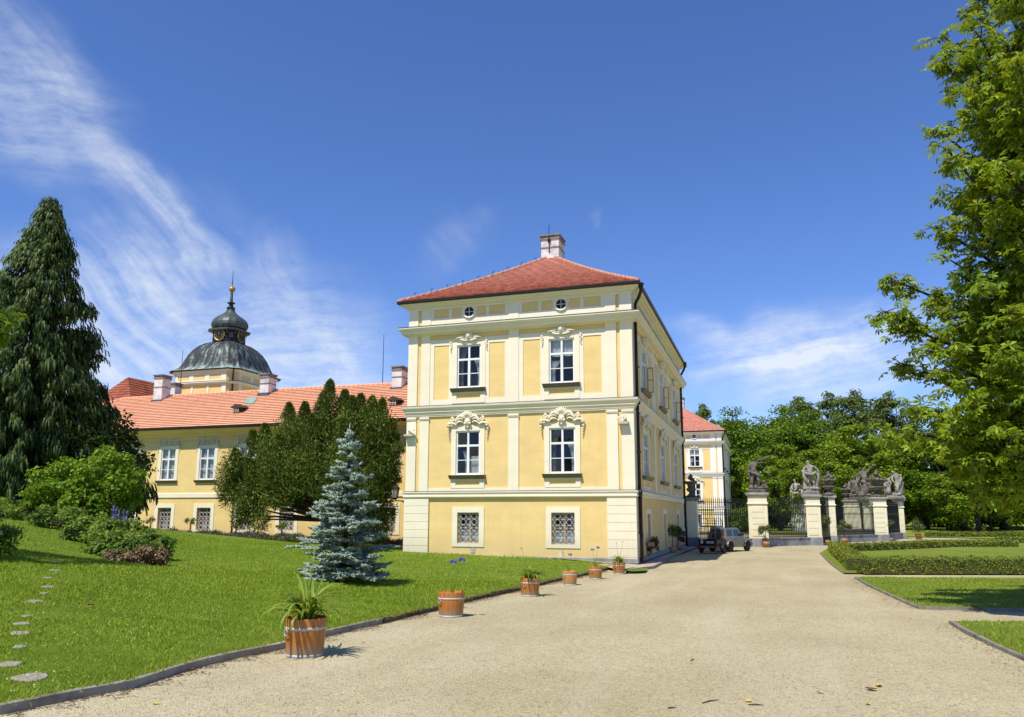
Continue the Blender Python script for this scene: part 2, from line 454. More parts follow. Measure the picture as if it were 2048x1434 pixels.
M['roof_deck'] = plain('roof_deck', (.05, .02, .014), .95, 0, .2)  # dark colour puts shade into the open gaps under the tile courses
M['kerb_mid'] = stone('kerb_weathered', (.15, .135, .10), (.22, .20, .155), (.30, .275, .22), 5)
M['cambox'] = plain('camera_box', (.50, .46, .34), .7)
M['dormer'] = plain('dormer_wood', (.07, .045, .03), .8, 0, .3)
# ------------------------------------------------------------------ facade toolkit
class Fc:                                            # a wall plane: s along it, d outward, z up
    def __init__(s, o, u, n): s.o, s.u, s.n = o, u, n
    def P(s, a, d, z): return (s.o[0]+s.u[0]*a+s.n[0]*d, s.o[1]+s.u[1]*a+s.n[1]*d, z)
    def box(s, mb, a0, a1, d0, d1, z0, z1):
        P = s.P
        return mb.hexa([P(a0, d0, z0), P(a1, d0, z0), P(a1, d1, z0), P(a0, d1, z0), P(a0, d0, z1), P(a1, d0, z1), P(a1, d1, z1), P(a0, d1, z1)])
    def sheet(s, mb, a0, a1, z0, z1, holes, d, rev):   # flat board with rectangular holes and reveals rev deep
        xs = sorted({a0, a1, *[min(max(h[i], a0), a1) for h in holes for i in (0, 1)]})
        zs = sorted({z0, z1, *[min(max(h[i], z0), z1) for h in holes for i in (2, 3)]})
        for i in range(len(xs)-1):
            for j in range(len(zs)-1):
                cx, cz = (xs[i]+xs[i+1])/2, (zs[j]+zs[j+1])/2
                if any(h[0] < cx < h[1] and h[2] < cz < h[3] for h in holes): continue
                mb.quad(s.P(xs[i], d, zs[j]), s.P(xs[i+1], d, zs[j]), s.P(xs[i+1], d, zs[j+1]), s.P(xs[i], d, zs[j+1]))
        for x0, x1, q0, q1 in [(a0, a1, z0, z1)]+list(holes):
            c = [(x0, q0), (x1, q0), (x1, q1), (x0, q1)]
            for k in range(4):
                a, b = c[k], c[(k+1) % 4]
                mb.quad(s.P(a[0], d, a[1]), s.P(b[0], d, b[1]), s.P(b[0], d-rev, b[1]), s.P(a[0], d-rev, a[1]))

def casement(F, c, hw, z0, z1, parent, curtain=0, dd=0.0, opened=0, seed=0):
    """a white six-pane window; part 'window' with glass, room and curtain below it"""
    f = MB(); fw = .075; d0, d1 = -.17+dd, -.075+dd
    zt = z0+(z1-z0)*.66; zb = z0+(z1-z0)*.33
    b = lambda *a: F.box(f, *a)
    b(c-hw, c-hw+fw, d0, d1, z0, z1); b(c+hw-fw, c+hw, d0, d1, z0, z1)
    b(c-hw+fw, c+hw-fw, d0, d1, z0, z0+fw); b(c-hw+fw, c+hw-fw, d0, d1, z1-fw, z1)
    b(c-hw+fw, c+hw-fw, d0, d1+.012, zt-.05, zt+.05)
    b(c-.045, c+.045, d0, d1+.008, zt+.05, z1-fw); b(c-.06, c+.06, d0, d1+.008, z0+fw, zt-.05)
    for sg in (-1, 1):
        x0, x1 = (c-hw+fw, c-.06) if sg < 0 else (c+.06, c+hw-fw)
        b(x0, x1, d0+.02, d1-.02, zb-.018, zb+.018)
    w = f.build('window', M['whitepaint'], parent)
    g = MB(); rgp = random.Random(int(c*37+z0*11)+seed)
    for x0, x1 in ((c-hw+fw, c-.05), (c+.05, c+hw-fw)):
        for q0, q1 in ((z0+fw, zb-.018), (zb+.018, zt-.05), (zt+.05, z1-fw)):
            ta, tb = rgp.uniform(-.02, .02), rgp.uniform(-.02, .02)
            g.quad(F.P(x0, d0+.04-ta-tb, q0), F.P(x1, d0+.04+ta-tb, q0), F.P(x1, d0+.04+ta+tb, q1), F.P(x0, d0+.04-ta+tb, q1))
    g.build('glass', M['glass'], w)
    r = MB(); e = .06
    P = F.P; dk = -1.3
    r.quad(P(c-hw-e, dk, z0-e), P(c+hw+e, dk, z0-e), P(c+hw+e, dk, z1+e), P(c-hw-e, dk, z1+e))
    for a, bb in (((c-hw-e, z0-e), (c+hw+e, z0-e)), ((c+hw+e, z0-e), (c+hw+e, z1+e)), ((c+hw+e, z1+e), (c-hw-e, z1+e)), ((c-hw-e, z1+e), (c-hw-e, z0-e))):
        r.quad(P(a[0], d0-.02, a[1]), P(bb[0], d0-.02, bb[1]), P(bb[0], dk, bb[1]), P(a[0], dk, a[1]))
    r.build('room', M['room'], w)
    rg = random.Random(seed)
    def drape(a0, a1, za, zc, mat, gather=0.0, d=d0-.1):
        m = MB(); n = 14
        for i in range(n):
            for j in range(6):
                q = []
                for (u, v) in ((i/n, j/6), ((i+1)/n, j/6), ((i+1)/n, (j+1)/6), (i/n, (j+1)/6)):
                    cc = (a0+a1)/2 if gather == 0 else (a0 if gather < 0 else a1)
                    wd = 1-abs(gather)*math.sin(min(v, .55)/.55*PI/2) if gather else 1
                    q.append(P(cc+(a0+(a1-a0)*u-cc)*wd, d+.03*math.sin(u*n*1.9+seed), zc+(za-zc)*v))
                m.quad(*q)
        m.build('curtain', mat, w, True)
    if curtain == 1: drape(c-hw+.05, c+hw-.05, z0+.05, z1-.05, M['curtain'])
    elif curtain == 2:
        drape(c-hw+.03, c-.1, z0+.05, z1-.05, M['curtain_dark'], -.55); drape(c+.2, c+hw-.03, z0+.05, zt, M['curtain'], .5)
    elif curtain == 3:
        drape(c-hw+.03, c-.05, z0+.05, z1-.05, M['curtain_dark'], -.6)
    elif curtain == 4:
        drape(c+.08, c+hw-.05, z0+.05, zb+.2, M['curtain']); drape(c-.35, c-.05, z0+.05, zt-.25, M['curtain'], .5)
    elif curtain == 5:
        drape(c-hw+.05, c+hw-.05, zt-.1, z1-.04, M['curtain']); drape(c-hw+.03, c-.05, z0+.05, zt-.3, M['curtain'], -.6)
    if opened:                                       # outer leaf standing open, seen edge on
        o = MB()
        for sg in (1,):
            x = c+sg*(hw+.02); L = .32; an = R(12)
            for q0, q1 in ((z0+.05, zt-.05),):
                for (u0, u1, w0, w1) in ((0, L, q0, q0+.05), (0, L, q1-.05, q1), (0, .05, q0, q1), (L-.05, L, q0, q1), (0, L, (q0+q1)/2-.015, (q0+q1)/2+.015)):
                    pts = []
                    for zz in (w0, w1):
                        for (u, t) in ((u0, 0), (u1, 0), (u1, .04), (u0, .04)):
                            pts.append(P(x+sg*(-math.sin(an)*0+u*math.sin(an)*.15)+sg*t, .0+u*math.cos(an), zz))
                    o.hexa(pts)
        o.build('open_casement', M['woodframe'], w)
    return w

def sill(F, c, hw, z0, z1, parent, out=.2):
    m = MB(); P = F.P
    m.hexa([P(c-hw, -.05, z0), P(c+hw, -.05, z0), P(c+hw, out*.45, z0), P(c-hw, out*.45, z0), P(c-hw-.02, -.05, z1), P(c+hw+.02, -.05, z1), P(c+hw+.02, out, z1-.02), P(c-hw-.02, out, z1-.02)])
    return m.build('sill', M['sillmetal'], parent)

def barred(F, c, hw, z0, z1, parent, dd=0.0, rows=3, lace=True, mat='woodframe'):
    f = MB(); b = lambda *a: F.box(f, *a); d0, d1 = -.36, -.29
    fw = .09
    b(c-hw, c-hw+fw, d0, d1, z0, z1); b(c+hw-fw, c+hw, d0, d1, z0, z1); b(c-hw+fw, c+hw-fw, d0, d1, z0, z0+fw); b(c-hw+fw, c+hw-fw, d0, d1, z1-fw, z1)
    b(c-.06, c+.06, d0, d1+.01, z0+fw, z1-fw); zm = z0+(z1-z0)*.5
    b(c-hw+fw, c-.06, d0, d1, zm-.03, zm+.03); b(c+.06, c+hw-fw, d0, d1, zm-.03, zm+.03)
    w = f.build('window', M[mat], parent)
    g = MB()
    for x0, x1 in ((c-hw+fw, c-.06), (c+.06, c+hw-fw)):
        for q0, q1 in ((z0+fw, zm-.03), (zm+.03, z1-fw)):
            g.quad(F.P(x0, d0+.03, q0), F.P(x1, d0+.03, q0), F.P(x1, d0+.03, q1), F.P(x0, d0+.03, q1))
    g.build('glass', M['glass'], w)
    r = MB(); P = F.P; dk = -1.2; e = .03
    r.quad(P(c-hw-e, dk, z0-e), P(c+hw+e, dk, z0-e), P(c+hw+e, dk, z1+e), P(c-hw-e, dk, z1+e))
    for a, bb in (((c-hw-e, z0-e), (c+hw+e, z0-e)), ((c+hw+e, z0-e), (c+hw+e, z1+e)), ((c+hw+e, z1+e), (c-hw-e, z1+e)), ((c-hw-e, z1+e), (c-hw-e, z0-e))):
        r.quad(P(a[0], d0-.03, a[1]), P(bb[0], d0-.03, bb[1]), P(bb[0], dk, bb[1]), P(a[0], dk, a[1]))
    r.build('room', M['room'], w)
    k = MB(); dg = -.13                               # wavy lattice grille
    n = 4; pw = 2*hw/n
    ph = pw*1.0
    q = z0+.03
    m_ = max(2, round((z1-z0-.06)/ph)); ph = (z1-z0-.06)/m_
    for i in range(n):
        for j in range(m_):
            x = c-hw+pw*i; z = q+ph*j
            for sg in (0, 1):
                pts = []
                for t in range(7):
                    u = t/6
                    v = u if sg == 0 else 1-u
                    xx = x+pw*(u+.045*math.sin(2*PI*u)); zz = z+ph*(v-.045*math.sin(2*PI*v))
                    pts.append(P(xx, dg, zz))
                k.tube(pts, .010, 4, False)
    for j in range(m_+1):
        k.tube([P(c-hw, dg, q+ph*j), P(c+hw, dg, q+ph*j)], .009, 4, False)
    k.build('grille', M['grille'], w)
    s_ = MB(); F.box(s_, c-hw, c+hw, -.28, -.05, z0-.06, z0-.003)
    s_.build('sill', M['sillmetal'], w)
    if lace:
        cu = MB(); zz = z0+(z1-z0)*.42
        for i in range(18):
            a = c-hw+2*hw*i/18; bq = c-hw+2*hw*(i+1)/18
            cu.quad(P(a, d0-.06+.015*(i % 2), z0+.05), P(bq, d0-.06+.015*((i+1) % 2), z0+.05), P(bq, d0-.06+.015*((i+1) % 2), zz+.05*math.sin(i*1.3)), P(a, d0-.06+.015*(i % 2), zz+.05*math.sin(i*1.3-1.3)))
        cu.build('curtain', M['curtain'], w)
    return w

def ornament(F, c, z, hw, hgt, parent, kind, mat='stucco'):
    """stucco relief above a window: a shell or mask, pairs of scrolls and small hanging garlands"""
    m = MB(); P = F.P; rg = random.Random(int(c*100+z*10))
    d = .02
    def scroll(x0, z0, r0, sg, turns=1.1, st=0.0, rad=.05, grow=1.0):
        pts = []; rs = []
        for i in range(15):
            t = i/14; a = st+sg*turns*2*PI*t; r = r0*(1-.75*t)
            pts.append(P(x0+r*math.cos(a), d+.04+.04*t, z0+r*math.sin(a)*grow)); rs.append(rad*(1-.35*t))
        m.tube(pts, rs, 6)
    def arc(p, q, bulge, rad):
        pts = []; rs = []
        for i in range(9):
            t = i/8
            x = p[0]+(q[0]-p[0])*t; zz = p[1]+(q[1]-p[1])*t+bulge*math.sin(PI*t)
            pts.append(P(x, d+.05*math.sin(PI*t)+.02, zz)); rs.append(rad*(.45+.55*math.sin(PI*(.15+.7*t))))
        m.tube(pts, rs, 6)
    if kind == 'shell':                              # big first-floor cartouche
        zs = z+hgt*.42
        for i in range(9):
            a = R(18+144*i/8)
            L = hgt*.5*(1-.12*abs(i-4)/4)
            m.tube([P(c+.06*math.cos(a), .05, zs+.06*math.sin(a)), P(c+L*.6*math.cos(a), .13, zs+L*.6*math.sin(a)), P(c+L*math.cos(a), .07, zs+L*math.sin(a))], [.025, .05, .035], 6)
        m.ball(P(c, .05, z+hgt*.24), (.17, .13, .19), 9, 6)                # mask
        for sg in (-1, 1):
            m.ball(P(c+sg*.07, .15, z+hgt*.29), .035, 6, 4); m.ball(P(c+sg*.13, .10, z+hgt*.14), .07, 6, 4)
            arc((c+sg*.14, z+hgt*.42), (c+sg*hw*.62, z+hgt*.22), hgt*.26, .075)
            arc((c+sg*.2, z+hgt*.34), (c+sg*hw*.66, z+hgt*.14), hgt*.2, .055)
            arc((c+sg*.24, z+hgt*.2), (c+sg*hw*.6, z+hgt*.08), hgt*.12, .045)
            scroll(c+sg*hw*.72, z+hgt*.4, .12, -sg, 1.2, R(90), .045)
            arc((c+sg*hw*.55, z+.04), (c+sg*hw*1.02, z+.06), .1, .06)
            scroll(c+sg*hw*.98, z+.08, .1, sg, 1.1, R(90), .045)
            zz = z-.02
            for i in range(5):
                r = .07-.011*i
                m.ball(P(c+sg*(hw*1.0-.015*i), .03, zz), (r, .05, r), 6, 4); zz -= .135
                m.ball(P(c+sg*(hw*1.0-.015*i)+.04, .02, zz+.06), r*.5, 5, 3)
        m.ball(P(c, .06, z-.05), .06, 6, 4)
    elif kind == 'mask':                             # winged head of the second floor
        m.ball(P(c, .02, z+hgt*.45), (.24, .10, .26), 10, 6); m.ball(P(c, .08, z+hgt*.5), (.13, .12, .16), 9, 6)
        for sg in (-1, 1):
            m.ball(P(c+sg*.05, .17, z+hgt*.55), .025, 5, 3)
            for k in range(4):
                arc((c+sg*.2, z+hgt*(.22+.09*k)), (c+sg*hw*(.75-.1*k), z+hgt*(.3+.02*k)), .05, .035)
            arc((c+sg*.08, z+.03), (c+sg*hw*.5, z+hgt*.28), -.04, .045)
            zz = z-.02; gm = MB()
            for i in range(6):
                r = .07-.008*i
                gm.ball(P(c+sg*hw*.98+rg.uniform(-.03, .03), .0, zz), (r, .045, r), 6, 4); zz -= .09
            gm.build('stucco_garland', M[mat], parent, True)
    else:                                            # low lace-like frieze of the wing
        m.ball(P(c, .03, z+hgt*.95), (.22, .08, .2), 9, 5)
        for i in range(-3, 4):
            for j in range(3):
                scroll(c+i*hw*.28, z+hgt*(.15+.28*j), .1, 1 if (i+j) % 2 else -1, 1.0, rg.uniform(0, 6), .03)
        for sg in (-1, 1):
            scroll(c+sg*hw*.95, z+.02, .12, sg, 1.1, R(90), .04)
            zz = z-.06
            for i in range(4):
                m.ball(P(c+sg*hw*1.02, .02, zz), .06-.008*i, 6, 4); zz -= .11
    return m.build('stucco_ornament', M[mat], parent, True)

def roof_face(mb, a, b, c, d, n, tw=.22, lift=.03, sag=0.0, rng=None):
    """tiled slope: a-b eave, d-c ridge, n courses; every tile its own little face set"""
    rng = rng or random.Random(1)
    a, b, c, d = map(Vector, (a, b, c, d))
    nrm = (b-a).cross(d-a).normalized()
    if nrm.z < 0: nrm = -nrm
    L = (b-a).length
    ax = (b-a).normalized()
    def pt(u, t):
        p = a.lerp(b, u).lerp(d.lerp(c, u), t)
        p.z -= sag*4*t*(1-t); return p
    for k in range(n):
        t0, t1 = k/n, (k+1)/n
        l0, r0 = pt(0, t0), pt(1, t0); l1, r1 = pt(0, t1), pt(1, t1)
        s00, s01 = (l0-a).dot(ax), (r0-a).dot(ax); s10, s11 = (l1-a).dot(ax), (r1-a).dot(ax)
        w0 = s01-s00
        if w0 < .05: continue
        off = (k % 2)*.5*tw
        i0 = math.floor((s00-off)/tw); i1 = math.ceil((s01-off)/tw)
        for i in range(i0, i1):
            x0, x1 = max(s00, off+i*tw), min(s01, off+(i+1)*tw)
            if x1-x0 < .01: continue
            y0, y1 = min(max(x0, s10), s11), min(max(x1, s10), s11)
            base0 = l0-ax*s00; base1 = l1-ax*s10
            jl = lift*(1+rng.uniform(-.07, .07))
            p0, p1 = base0+ax*x0+nrm*jl, base0+ax*x1+nrm*jl
            q1, q0 = base1+ax*y1+nrm*.004, base1+ax*y0+nrm*.004
            th = jl*.55; mb.add([p0, p1, q1, q0, p0-nrm*th, p1-nrm*th], [(0, 1, 2, 3), (4, 5, 1, 0)] if y1-y0 > .001 else [(0, 1, 2), (4, 5, 1, 0)])

def deck(parent, faces, sag=0.0):
    m = MB()
    for a, b, c, d in faces:
        a, b, c, d = map(Vector, (a, b, c, d)); n = 12 if sag else 1; o = len(m.v)
        for i in range(n+1):
            t = i/n
            for p in (a.lerp(d, t), b.lerp(c, t)):
                p = p.copy(); p.z -= sag*4*t*(1-t)+.012; m.v.append(tuple(p))
        for i in range(n): m.f.append((o+2*i, o+2*i+1, o+2*i+3, o+2*i+2))
    return m.build('roof_deck', M['roof_deck'], parent)
def chimney(px, base, w, dp, z0, z1, parent, old=False):
    m = MB(); x, y = base
    m.box(x-w/2, x+w/2, y-dp/2, y+dp/2, z0, z1-.3)
    ch = m.build('chimney', M['chimney'], parent)
    c = MB(); c.box(x-w/2-.06, x+w/2+.06, y-dp/2-.06, y+dp/2+.06, z1-.3, z1-.2); c.box(x-w/2-.02, x+w/2+.02, y-dp/2-.02, y+dp/2+.02, z1-.2, z1-.08); c.box(x-w/2-.09, x+w/2+.09, y-dp/2-.09, y+dp/2+.09, z1-.08, z1)
    c.box(x-w/2-.03, x+w/2+.03, y-dp/2-.03, y+dp/2+.03, z0+(z1-z0)*.55, z0+(z1-z0)*.55+.07)
    c.build('chimney_cap', M['chimney_cap'], ch)
    f = MB(); f.box(x-w/2-.08, x+w/2+.08, y-dp/2-.12, y+dp/2+.08, z0, z0+.28+.0)
    f.build('lead_flashing', M['lead'], ch)
    return ch

def downpipe(pts, parent, r=.07, lower=None):
    m = MB(); m.tube(pts, r, 8)
    return m.build('downpipe', M['darkmetal'], parent, True)

# ------------------------------------------------------------------ the square palace pavilion
W, D = 11.5, 21.1
Z_S2, Z_S1, Z_CO, Z_EA = 3.27, 7.527, 11.59, 12.90
def pavilion(label, loc, trim, trim_low, main=True):
    T = thing('palace_pavilion', label, 'building', loc, 0, None)
    FR = Fc((0, 0), (1, 0), (0, -1)); SI = Fc((W, 0), (0, 1), (1, 0))
    tm, tl = M[trim], M[trim_low]
    front = [(1.21, 5.41, 3.315, .63, 1.0), (5.93, 10.23, 8.085, .63, 1.0)]
    side = [(.8, 6.8, 3.82, .85, 1.35), (7.48, 13.44, 10.46, .85, 1.35), (14.12, 20.3, 17.1, .85, 1.35)]
    wall = MB()
    GFW = {}
    for F, bays, S0, S1 in ((FR, front, .06, W-.06), (SI, side, .06, D)):
        holes = []
        for bi, (s0, s1, c, hw, k) in enumerate(bays):
            gz0, gz1 = (.79, 2.25)
            ghw = .56*k*(1 if F is FR else .74)
            if F is SI: gz0 = (.5, .02, .48)[bi]; gz1 = 2.2
            gc = c+(.05 if F is FR and bi == 0 else .0)
            if F is SI: gc = (4.25, 10.66, 17.5)[bi]
            GFW[(F is SI, bi)] = (gc, ghw, gz0, gz1)
            holes += [(c-hw, c+hw, 4.08, 6.22), (c-hw, c+hw, 8.38, 10.55), (gc-ghw, gc+ghw, gz0, gz1)]
        F.sheet(wall, S0, S1, 0, Z_EA-.05, holes, -.06, .34)
    # the two walls away from the drive
    wall.quad((.06, .06, 0), (.06, D-.06, 0), (.06, D-.06, Z_EA), (.06, .06, Z_EA))
    wall.quad((.06, D-.06, 0), (W-.06, D-.06, 0), (W-.06, D-.06, Z_EA), (.06, D-.06, Z_EA))
    wall.build('wall', M['yellow_low'], T)
    for F, bays in ((FR, front), (SI, side)):
        for bi, (s0, s1, c, hw, k) in enumerate(bays):
            sw = .88*k; u0, u1 = c-hw-.02, c+hw+.02; board = MB()
            # second floor: cream boards leaving two yellow panels
            p0 = (s0+.22*k, c-1.06*k); p1 = (c+1.08*k, s1-.2*k)
            F.sheet(board, s0, s1, 7.53, 10.9, [(p0[0], p0[1], 7.82, 10.6), (p1[0], p1[1], 7.82, 10.6), (u0+.02, u1-.02, 7.81, 8.09), (u0+.02, u1-.02, 8.38, 10.55)], -.03, .028)
            board.build('wall_panelling', tm, T); board = MB()
            sb = MB(); F.sheet(sb, c-sw, c+sw, 7.6, 10.66, [(u0+.02, u1-.02, 7.81, 8.09), (c-hw, c+hw, 8.38, 10.55)], -.005, .024)
            w2 = sb.build('window_surround', tm, T)
            # first floor
            F.box(board, s0, s1, -.06, -.028, 3.272, 3.42); board.build('plaster_band', tm, T); board = MB()
            sb = MB(); F.sheet(sb, c-.87*k, c+.87*k, 3.42, 6.5, [(c-hw, c+hw, 3.54, 3.79), (c-hw, c+hw, 4.08, 6.22)], -.012, .05)
            sb.build('window_surround', tm, T)
            # attic
            oc = MB()
            F.sheet(board, s0, s1, 11.6, 12.62, [(s0+.18*k, s0+1.0*k, 12.02, 12.48), (s0+1.17*k, c-.42*k, 12.02, 12.48), (c+.42*k, s1-1.2*k, 12.02, 12.48), (s1-1.03*k, s1-.2*k, 12.02, 12.48)], -.03, .028); board.build('attic_panelling', tm, T)
            ring = []
            for q in range(25):
                a = 2*PI*q/24; ring.append(F.P(c+.31*math.cos(a)*k, -.01, 12.25+.31*math.sin(a)))
            oc.tube(ring, .065, 8, False); 
            og = oc.build('oculus', tm, T, True)
            gl = MB(); gl.add([F.P(c+.27*math.cos(2*PI*q/24)*k, -.018, 12.25+.27*math.sin(2*PI*q/24)) for q in range(24)], [tuple(range(24))])
            gl.build('glass', M['black'], og)
            mu = MB(); F.box(mu, c-.015, c+.015, -.016, -.006, 12.0, 12.5); F.box(mu, c-.25*k, c+.25*k, -.0165, -.0065, 12.235, 12.265)
            mu.build('glazing_bar', M['grille'], og)
            # windows
            cu1 = (4, 2)[bi] if F is FR else (3, 2, 4)[bi]; cu2 = (2, 5)[bi] if F is FR else (5, 1, 2)[bi]
            a = casement(F, c, hw, 4.08, 6.22, T, cu1, 0, 0, bi+1)
            sill(F, c, hw+.29*k, 3.86, 4.06, a)
            b = casement(F, c, hw, 8.38, 10.55, T, cu2, 0, (2 if F is SI else 0) if main else 0, bi+3)
            sill(F, c, hw+.27*k, 8.16, 8.36, b)
            ornament(F, c, 6.45, 1.05*k, .85, T, 'shell')
            ornament(F, c, 10.72, .98*k, .55, T, 'mask')
            gc, ghw, gz0, gz1 = GFW[(F is SI, bi)]
            e = .26 if F is FR else .28
            sb = MB(); zb_ = max(gz0-.17, .02)
            F.sheet(sb, gc-ghw-e, gc+ghw+e, zb_, gz1+.26, [(gc-ghw, gc+ghw, gz0, gz1)], -.025, .04)
            sb.build('window_surround', tl, T)
            if F is SI and bi == 1:
                dm = MB(); F.box(dm, gc-ghw, gc+ghw, -.3, -.22, gz0, gz1)
                for zz in (.25, 1.2): F.box(dm, gc-ghw+.15, gc+ghw-.15, -.221, -.2, zz, zz+.75)
                dr = dm.build('door', M['pier'], T)
                hm = MB(); hm.ball(F.P(gc-ghw+.12, -.16, 1.05), .04); hm.build('door_handle', M['darkmetal'], dr)
            else:
                barred(F, gc, ghw, gz0, gz1, T, mat='woodframe' if F is FR else 'woodframe', lace=F is FR)
    # pilasters with caps, quoins
    pil = [(FR, a, b) for a, b in ((0, .52), (.72, 1.21), (5.41, 5.93), (10.23, 10.75), (10.92, W))]+[(SI, a, b) for a, b in ((.1, .8), (6.8, 7.48), (13.44, 14.12), (20.3, D))]
    for F, a, b in pil:
        m = MB()
        F.box(m, a, b, -.1, 0, 3.272, 7.0); F.box(m, a, b, -.1, 0, 7.53, 11.17); F.box(m, a, b, -.1, 0, 11.6, 12.63)
        e = .0 if b >= W-.001 or a <= .11 else .03
        F.box(m, a-e, b+e, .0, .035, 6.83, 6.88); F.box(m, a-e, b+e, .0, .055, 6.88, 6.93)
        m.build('pilaster', tm, T)
    for F, a, b in ((FR, -.03, 1.29), (FR, 10.18, W+.03), (SI, -.005, .75 if not main else .62), (SI, 20.2, D)):
        m = MB(); zz = 2.955
        while zz > .2:
            z0 = max(zz-.385, .18)
            F.box(m, a, b, -.1, .03, z0+.012, zz-.003)
            F.box(m, a, b, -.1, .012, z0, z0+.012)
            zz = z0
        m.build('quoin', tl, T)
    # mouldings
    R4 = (0, W, 0, D)
    m = MB(); m.ring([(-.06, 2.955), (.03, 2.955), (.05, 2.97), (.085, 3.0), (.085, 3.06), (.04, 3.08), (.05, 3.12), (.1, 3.2), (.1, 3.255), (.0, 3.272), (-.06, 3.272)], *R4); m.build('string_course', tm, T)
    m = MB(); m.ring([(.10, 3.256), (.108, 3.262), (.108, 3.274), (-.05, 3.292)], *R4); m.build('lead_flashing', M['lead'], T)
    m = MB(); m.ring([(-.06, 6.98), (.015, 6.98), (.03, 7.06), (.05, 7.06), (.06, 7.16), (.12, 7.2), (.12, 7.28), (.15, 7.3), (.22, 7.4), (.235, 7.47), (.235, 7.5), (-.06, 7.53)], *R4); m.build('string_course', tm, T)
    m = MB(); m.ring([(.235, 7.501), (.248, 7.508), (.248, 7.522), (-.05, 7.548)], *R4); m.build('lead_flashing', M['lead'], T)
    m = MB(); m.ring([(-.06, 11.14), (.02, 11.14), (.04, 11.19), (.16, 11.21), (.27, 11.24), (.29, 11.26), (.29, 11.36), (.32, 11.38), (.4, 11.45), (.43, 11.5), (.43, 11.56), (-.06, 11.595)], *R4); m.build('cornice', tm, T)
    m = MB(); m.ring([(.43, 11.562), (.45, 11.568), (.45, 11.59), (-.05, 11.615)], *R4); m.build('lead_flashing', M['lead'], T)
    m = MB(); m.ring([(-.06, 12.5), (.02, 12.5), (.03, 12.56), (.09, 12.6), (.2, 12.66), (.22, 12.7), (.3, 12.72), (.38, 12.8), (.38, 12.84)], *R4); m.build('eave_cornice', tm, T)
    m = MB(); m.ring([(.34, 12.842), (.44, 12.80), (.49, 12.83), (.5, 12.93), (.48, 12.93), (.42, 12.86)], *R4); m.build('gutter', M['darkmetal'], T)
    m = MB(); m.ring([(-.05, 0.0), (.05, 0.0), (.05, .195), (-.02, .215), (-.06, .215)], *R4)
    m.build('plinth', M['plinth'], T)
    # roof
    e = .46; ze = 12.93; zr_ = 17.22; xr = 5.75; y0, y1 = 7.1, 14.0
    rf = MB()
    A, B, C_, D_ = (-e, -e, ze), (W+e, -e, ze), (W+e, D+e, ze), (-e, D+e, ze)
    Ra, Rb = (xr, y0, zr_), (xr, y1, zr_)
    roof_face(rf, A, B, Ra, Ra, 28, .2, .05, .16); roof_face(rf, B, C_, Rb, Ra, 28, .24, .05, .16)
    roof_face(rf, C_, D_, Rb, Rb, 20, .4, .03, .16); roof_face(rf, D_, A, Ra, Rb, 20, .4, .03, .16)
    ro = rf.build('roof', M['tile_main'], T)
    deck(ro, [(A, B, Ra, Ra), (B, C_, Rb, Ra), (C_, D_, Rb, Rb), (D_, A, Ra, Rb)], .16)
    rb = MB()
    def hip(p, q, nseg):
        p, q = Vector(p), Vector(q)
        for i in range(nseg):
            a = p.lerp(q, i/nseg); b = p.lerp(q, (i+1.08)/nseg)
            for v, t in ((a, i/nseg), (b, min(1, (i+1)/nseg))): v.z += .03-.16*4*t*(1-t)*(1 if abs(p.z-q.z) > 1 else 0)
            b.z += .03
            rb.tube([a, b], [.085, .10], 6)
    hip(A, Ra, 26); hip(B, Ra, 26); hip(C_, Rb, 20); hip(D_, Rb, 20); hip(Ra, Rb, 16)
    rb.build('ridge_tiles', M['mortar'], ro, True)
    if main:
        sp = MB()
        for i in range(1, 10):
            p = Vector(A).lerp(Vector(Ra), i/10.3); t = i/10.3; p.z += .05-.16*4*t*(1-t)
            sp.tube([p, (p.x, p.y, p.z+.22), (p.x+.1, p.y, p.z+.26)], .018, 4)
        sp.build('roof_hook', M['iron'], ro)
    ch = chimney(None, (xr-.02, y0+.25), 1.06, 1.3, 16.6, 18.42, ro)
    rd = MB(); rd.tube([(xr-.05, y0-.45, 17.3), (xr-.05, y0-.45, 19.0)], .022, 5); rd.ball((xr-.05, y0-.47, 18.05), (.1, .08, .16)); rd.build('lightning_rod', M['iron'], ch)
    # downpipes on the corner and at the far end of the side wall
    for ys in (.5, 20.75):
        dp = MB(); x = W+.1
        dp.tube([(W+.46, ys-.45, 12.86), (W+.46, ys-.4, 12.62), (W+.36, ys-.25, 12.42), (x+.02, ys, 12.1), (x, ys, 11.62)], .075, 8)
        dp.lathe([(.15, .16), (.16, .12), (.07, -.12)], (W+.46, ys-.45, 12.8), 8)
        dp.tube([(x, ys, 11.2), (x, ys, 7.55)], .075, 8); dp.tube([(x, ys, 7.2), (x, ys, 6.9), (x+.01, ys, 6.85), (x+.01, ys, 3.3)], .075, 8)
        dp.tube([(x, ys, 7.22), (x+.1, ys, 7.3), (x+.1, ys, 7.5)], .05, 6)
        dp.tube([(x+.02, ys, 3.3), (x+.06, ys, 3.15), (x+.03, ys, 2.9), (x+.03, ys, 1.3), (x+.05, ys, 1.28), (x+.05, ys, .05)], .085, 8)
        for zz in (1.3, 2.9, 5.0, 9.0): dp.tube([(x+.03, ys, zz), (x+.03, ys, zz+.06)], .11, 8)
        dp.build('downpipe', M['darkmetal'], T, True)
    return T
PAV = pavilion('yellow three-storey palace pavilion in front, with red hipped roof and single chimney', (0, 0, 0), 'cream', 'cream_low')

# far matching pavilion on the other side of the forecourt
q = at(1449, 1031, 98.5)
PAV2 = pavilion('distant white-trimmed pavilion behind the iron fence, partly hidden by the near one', (q[0]-W, q[1], 0.0), 'white_trim', 'white_trim', False)
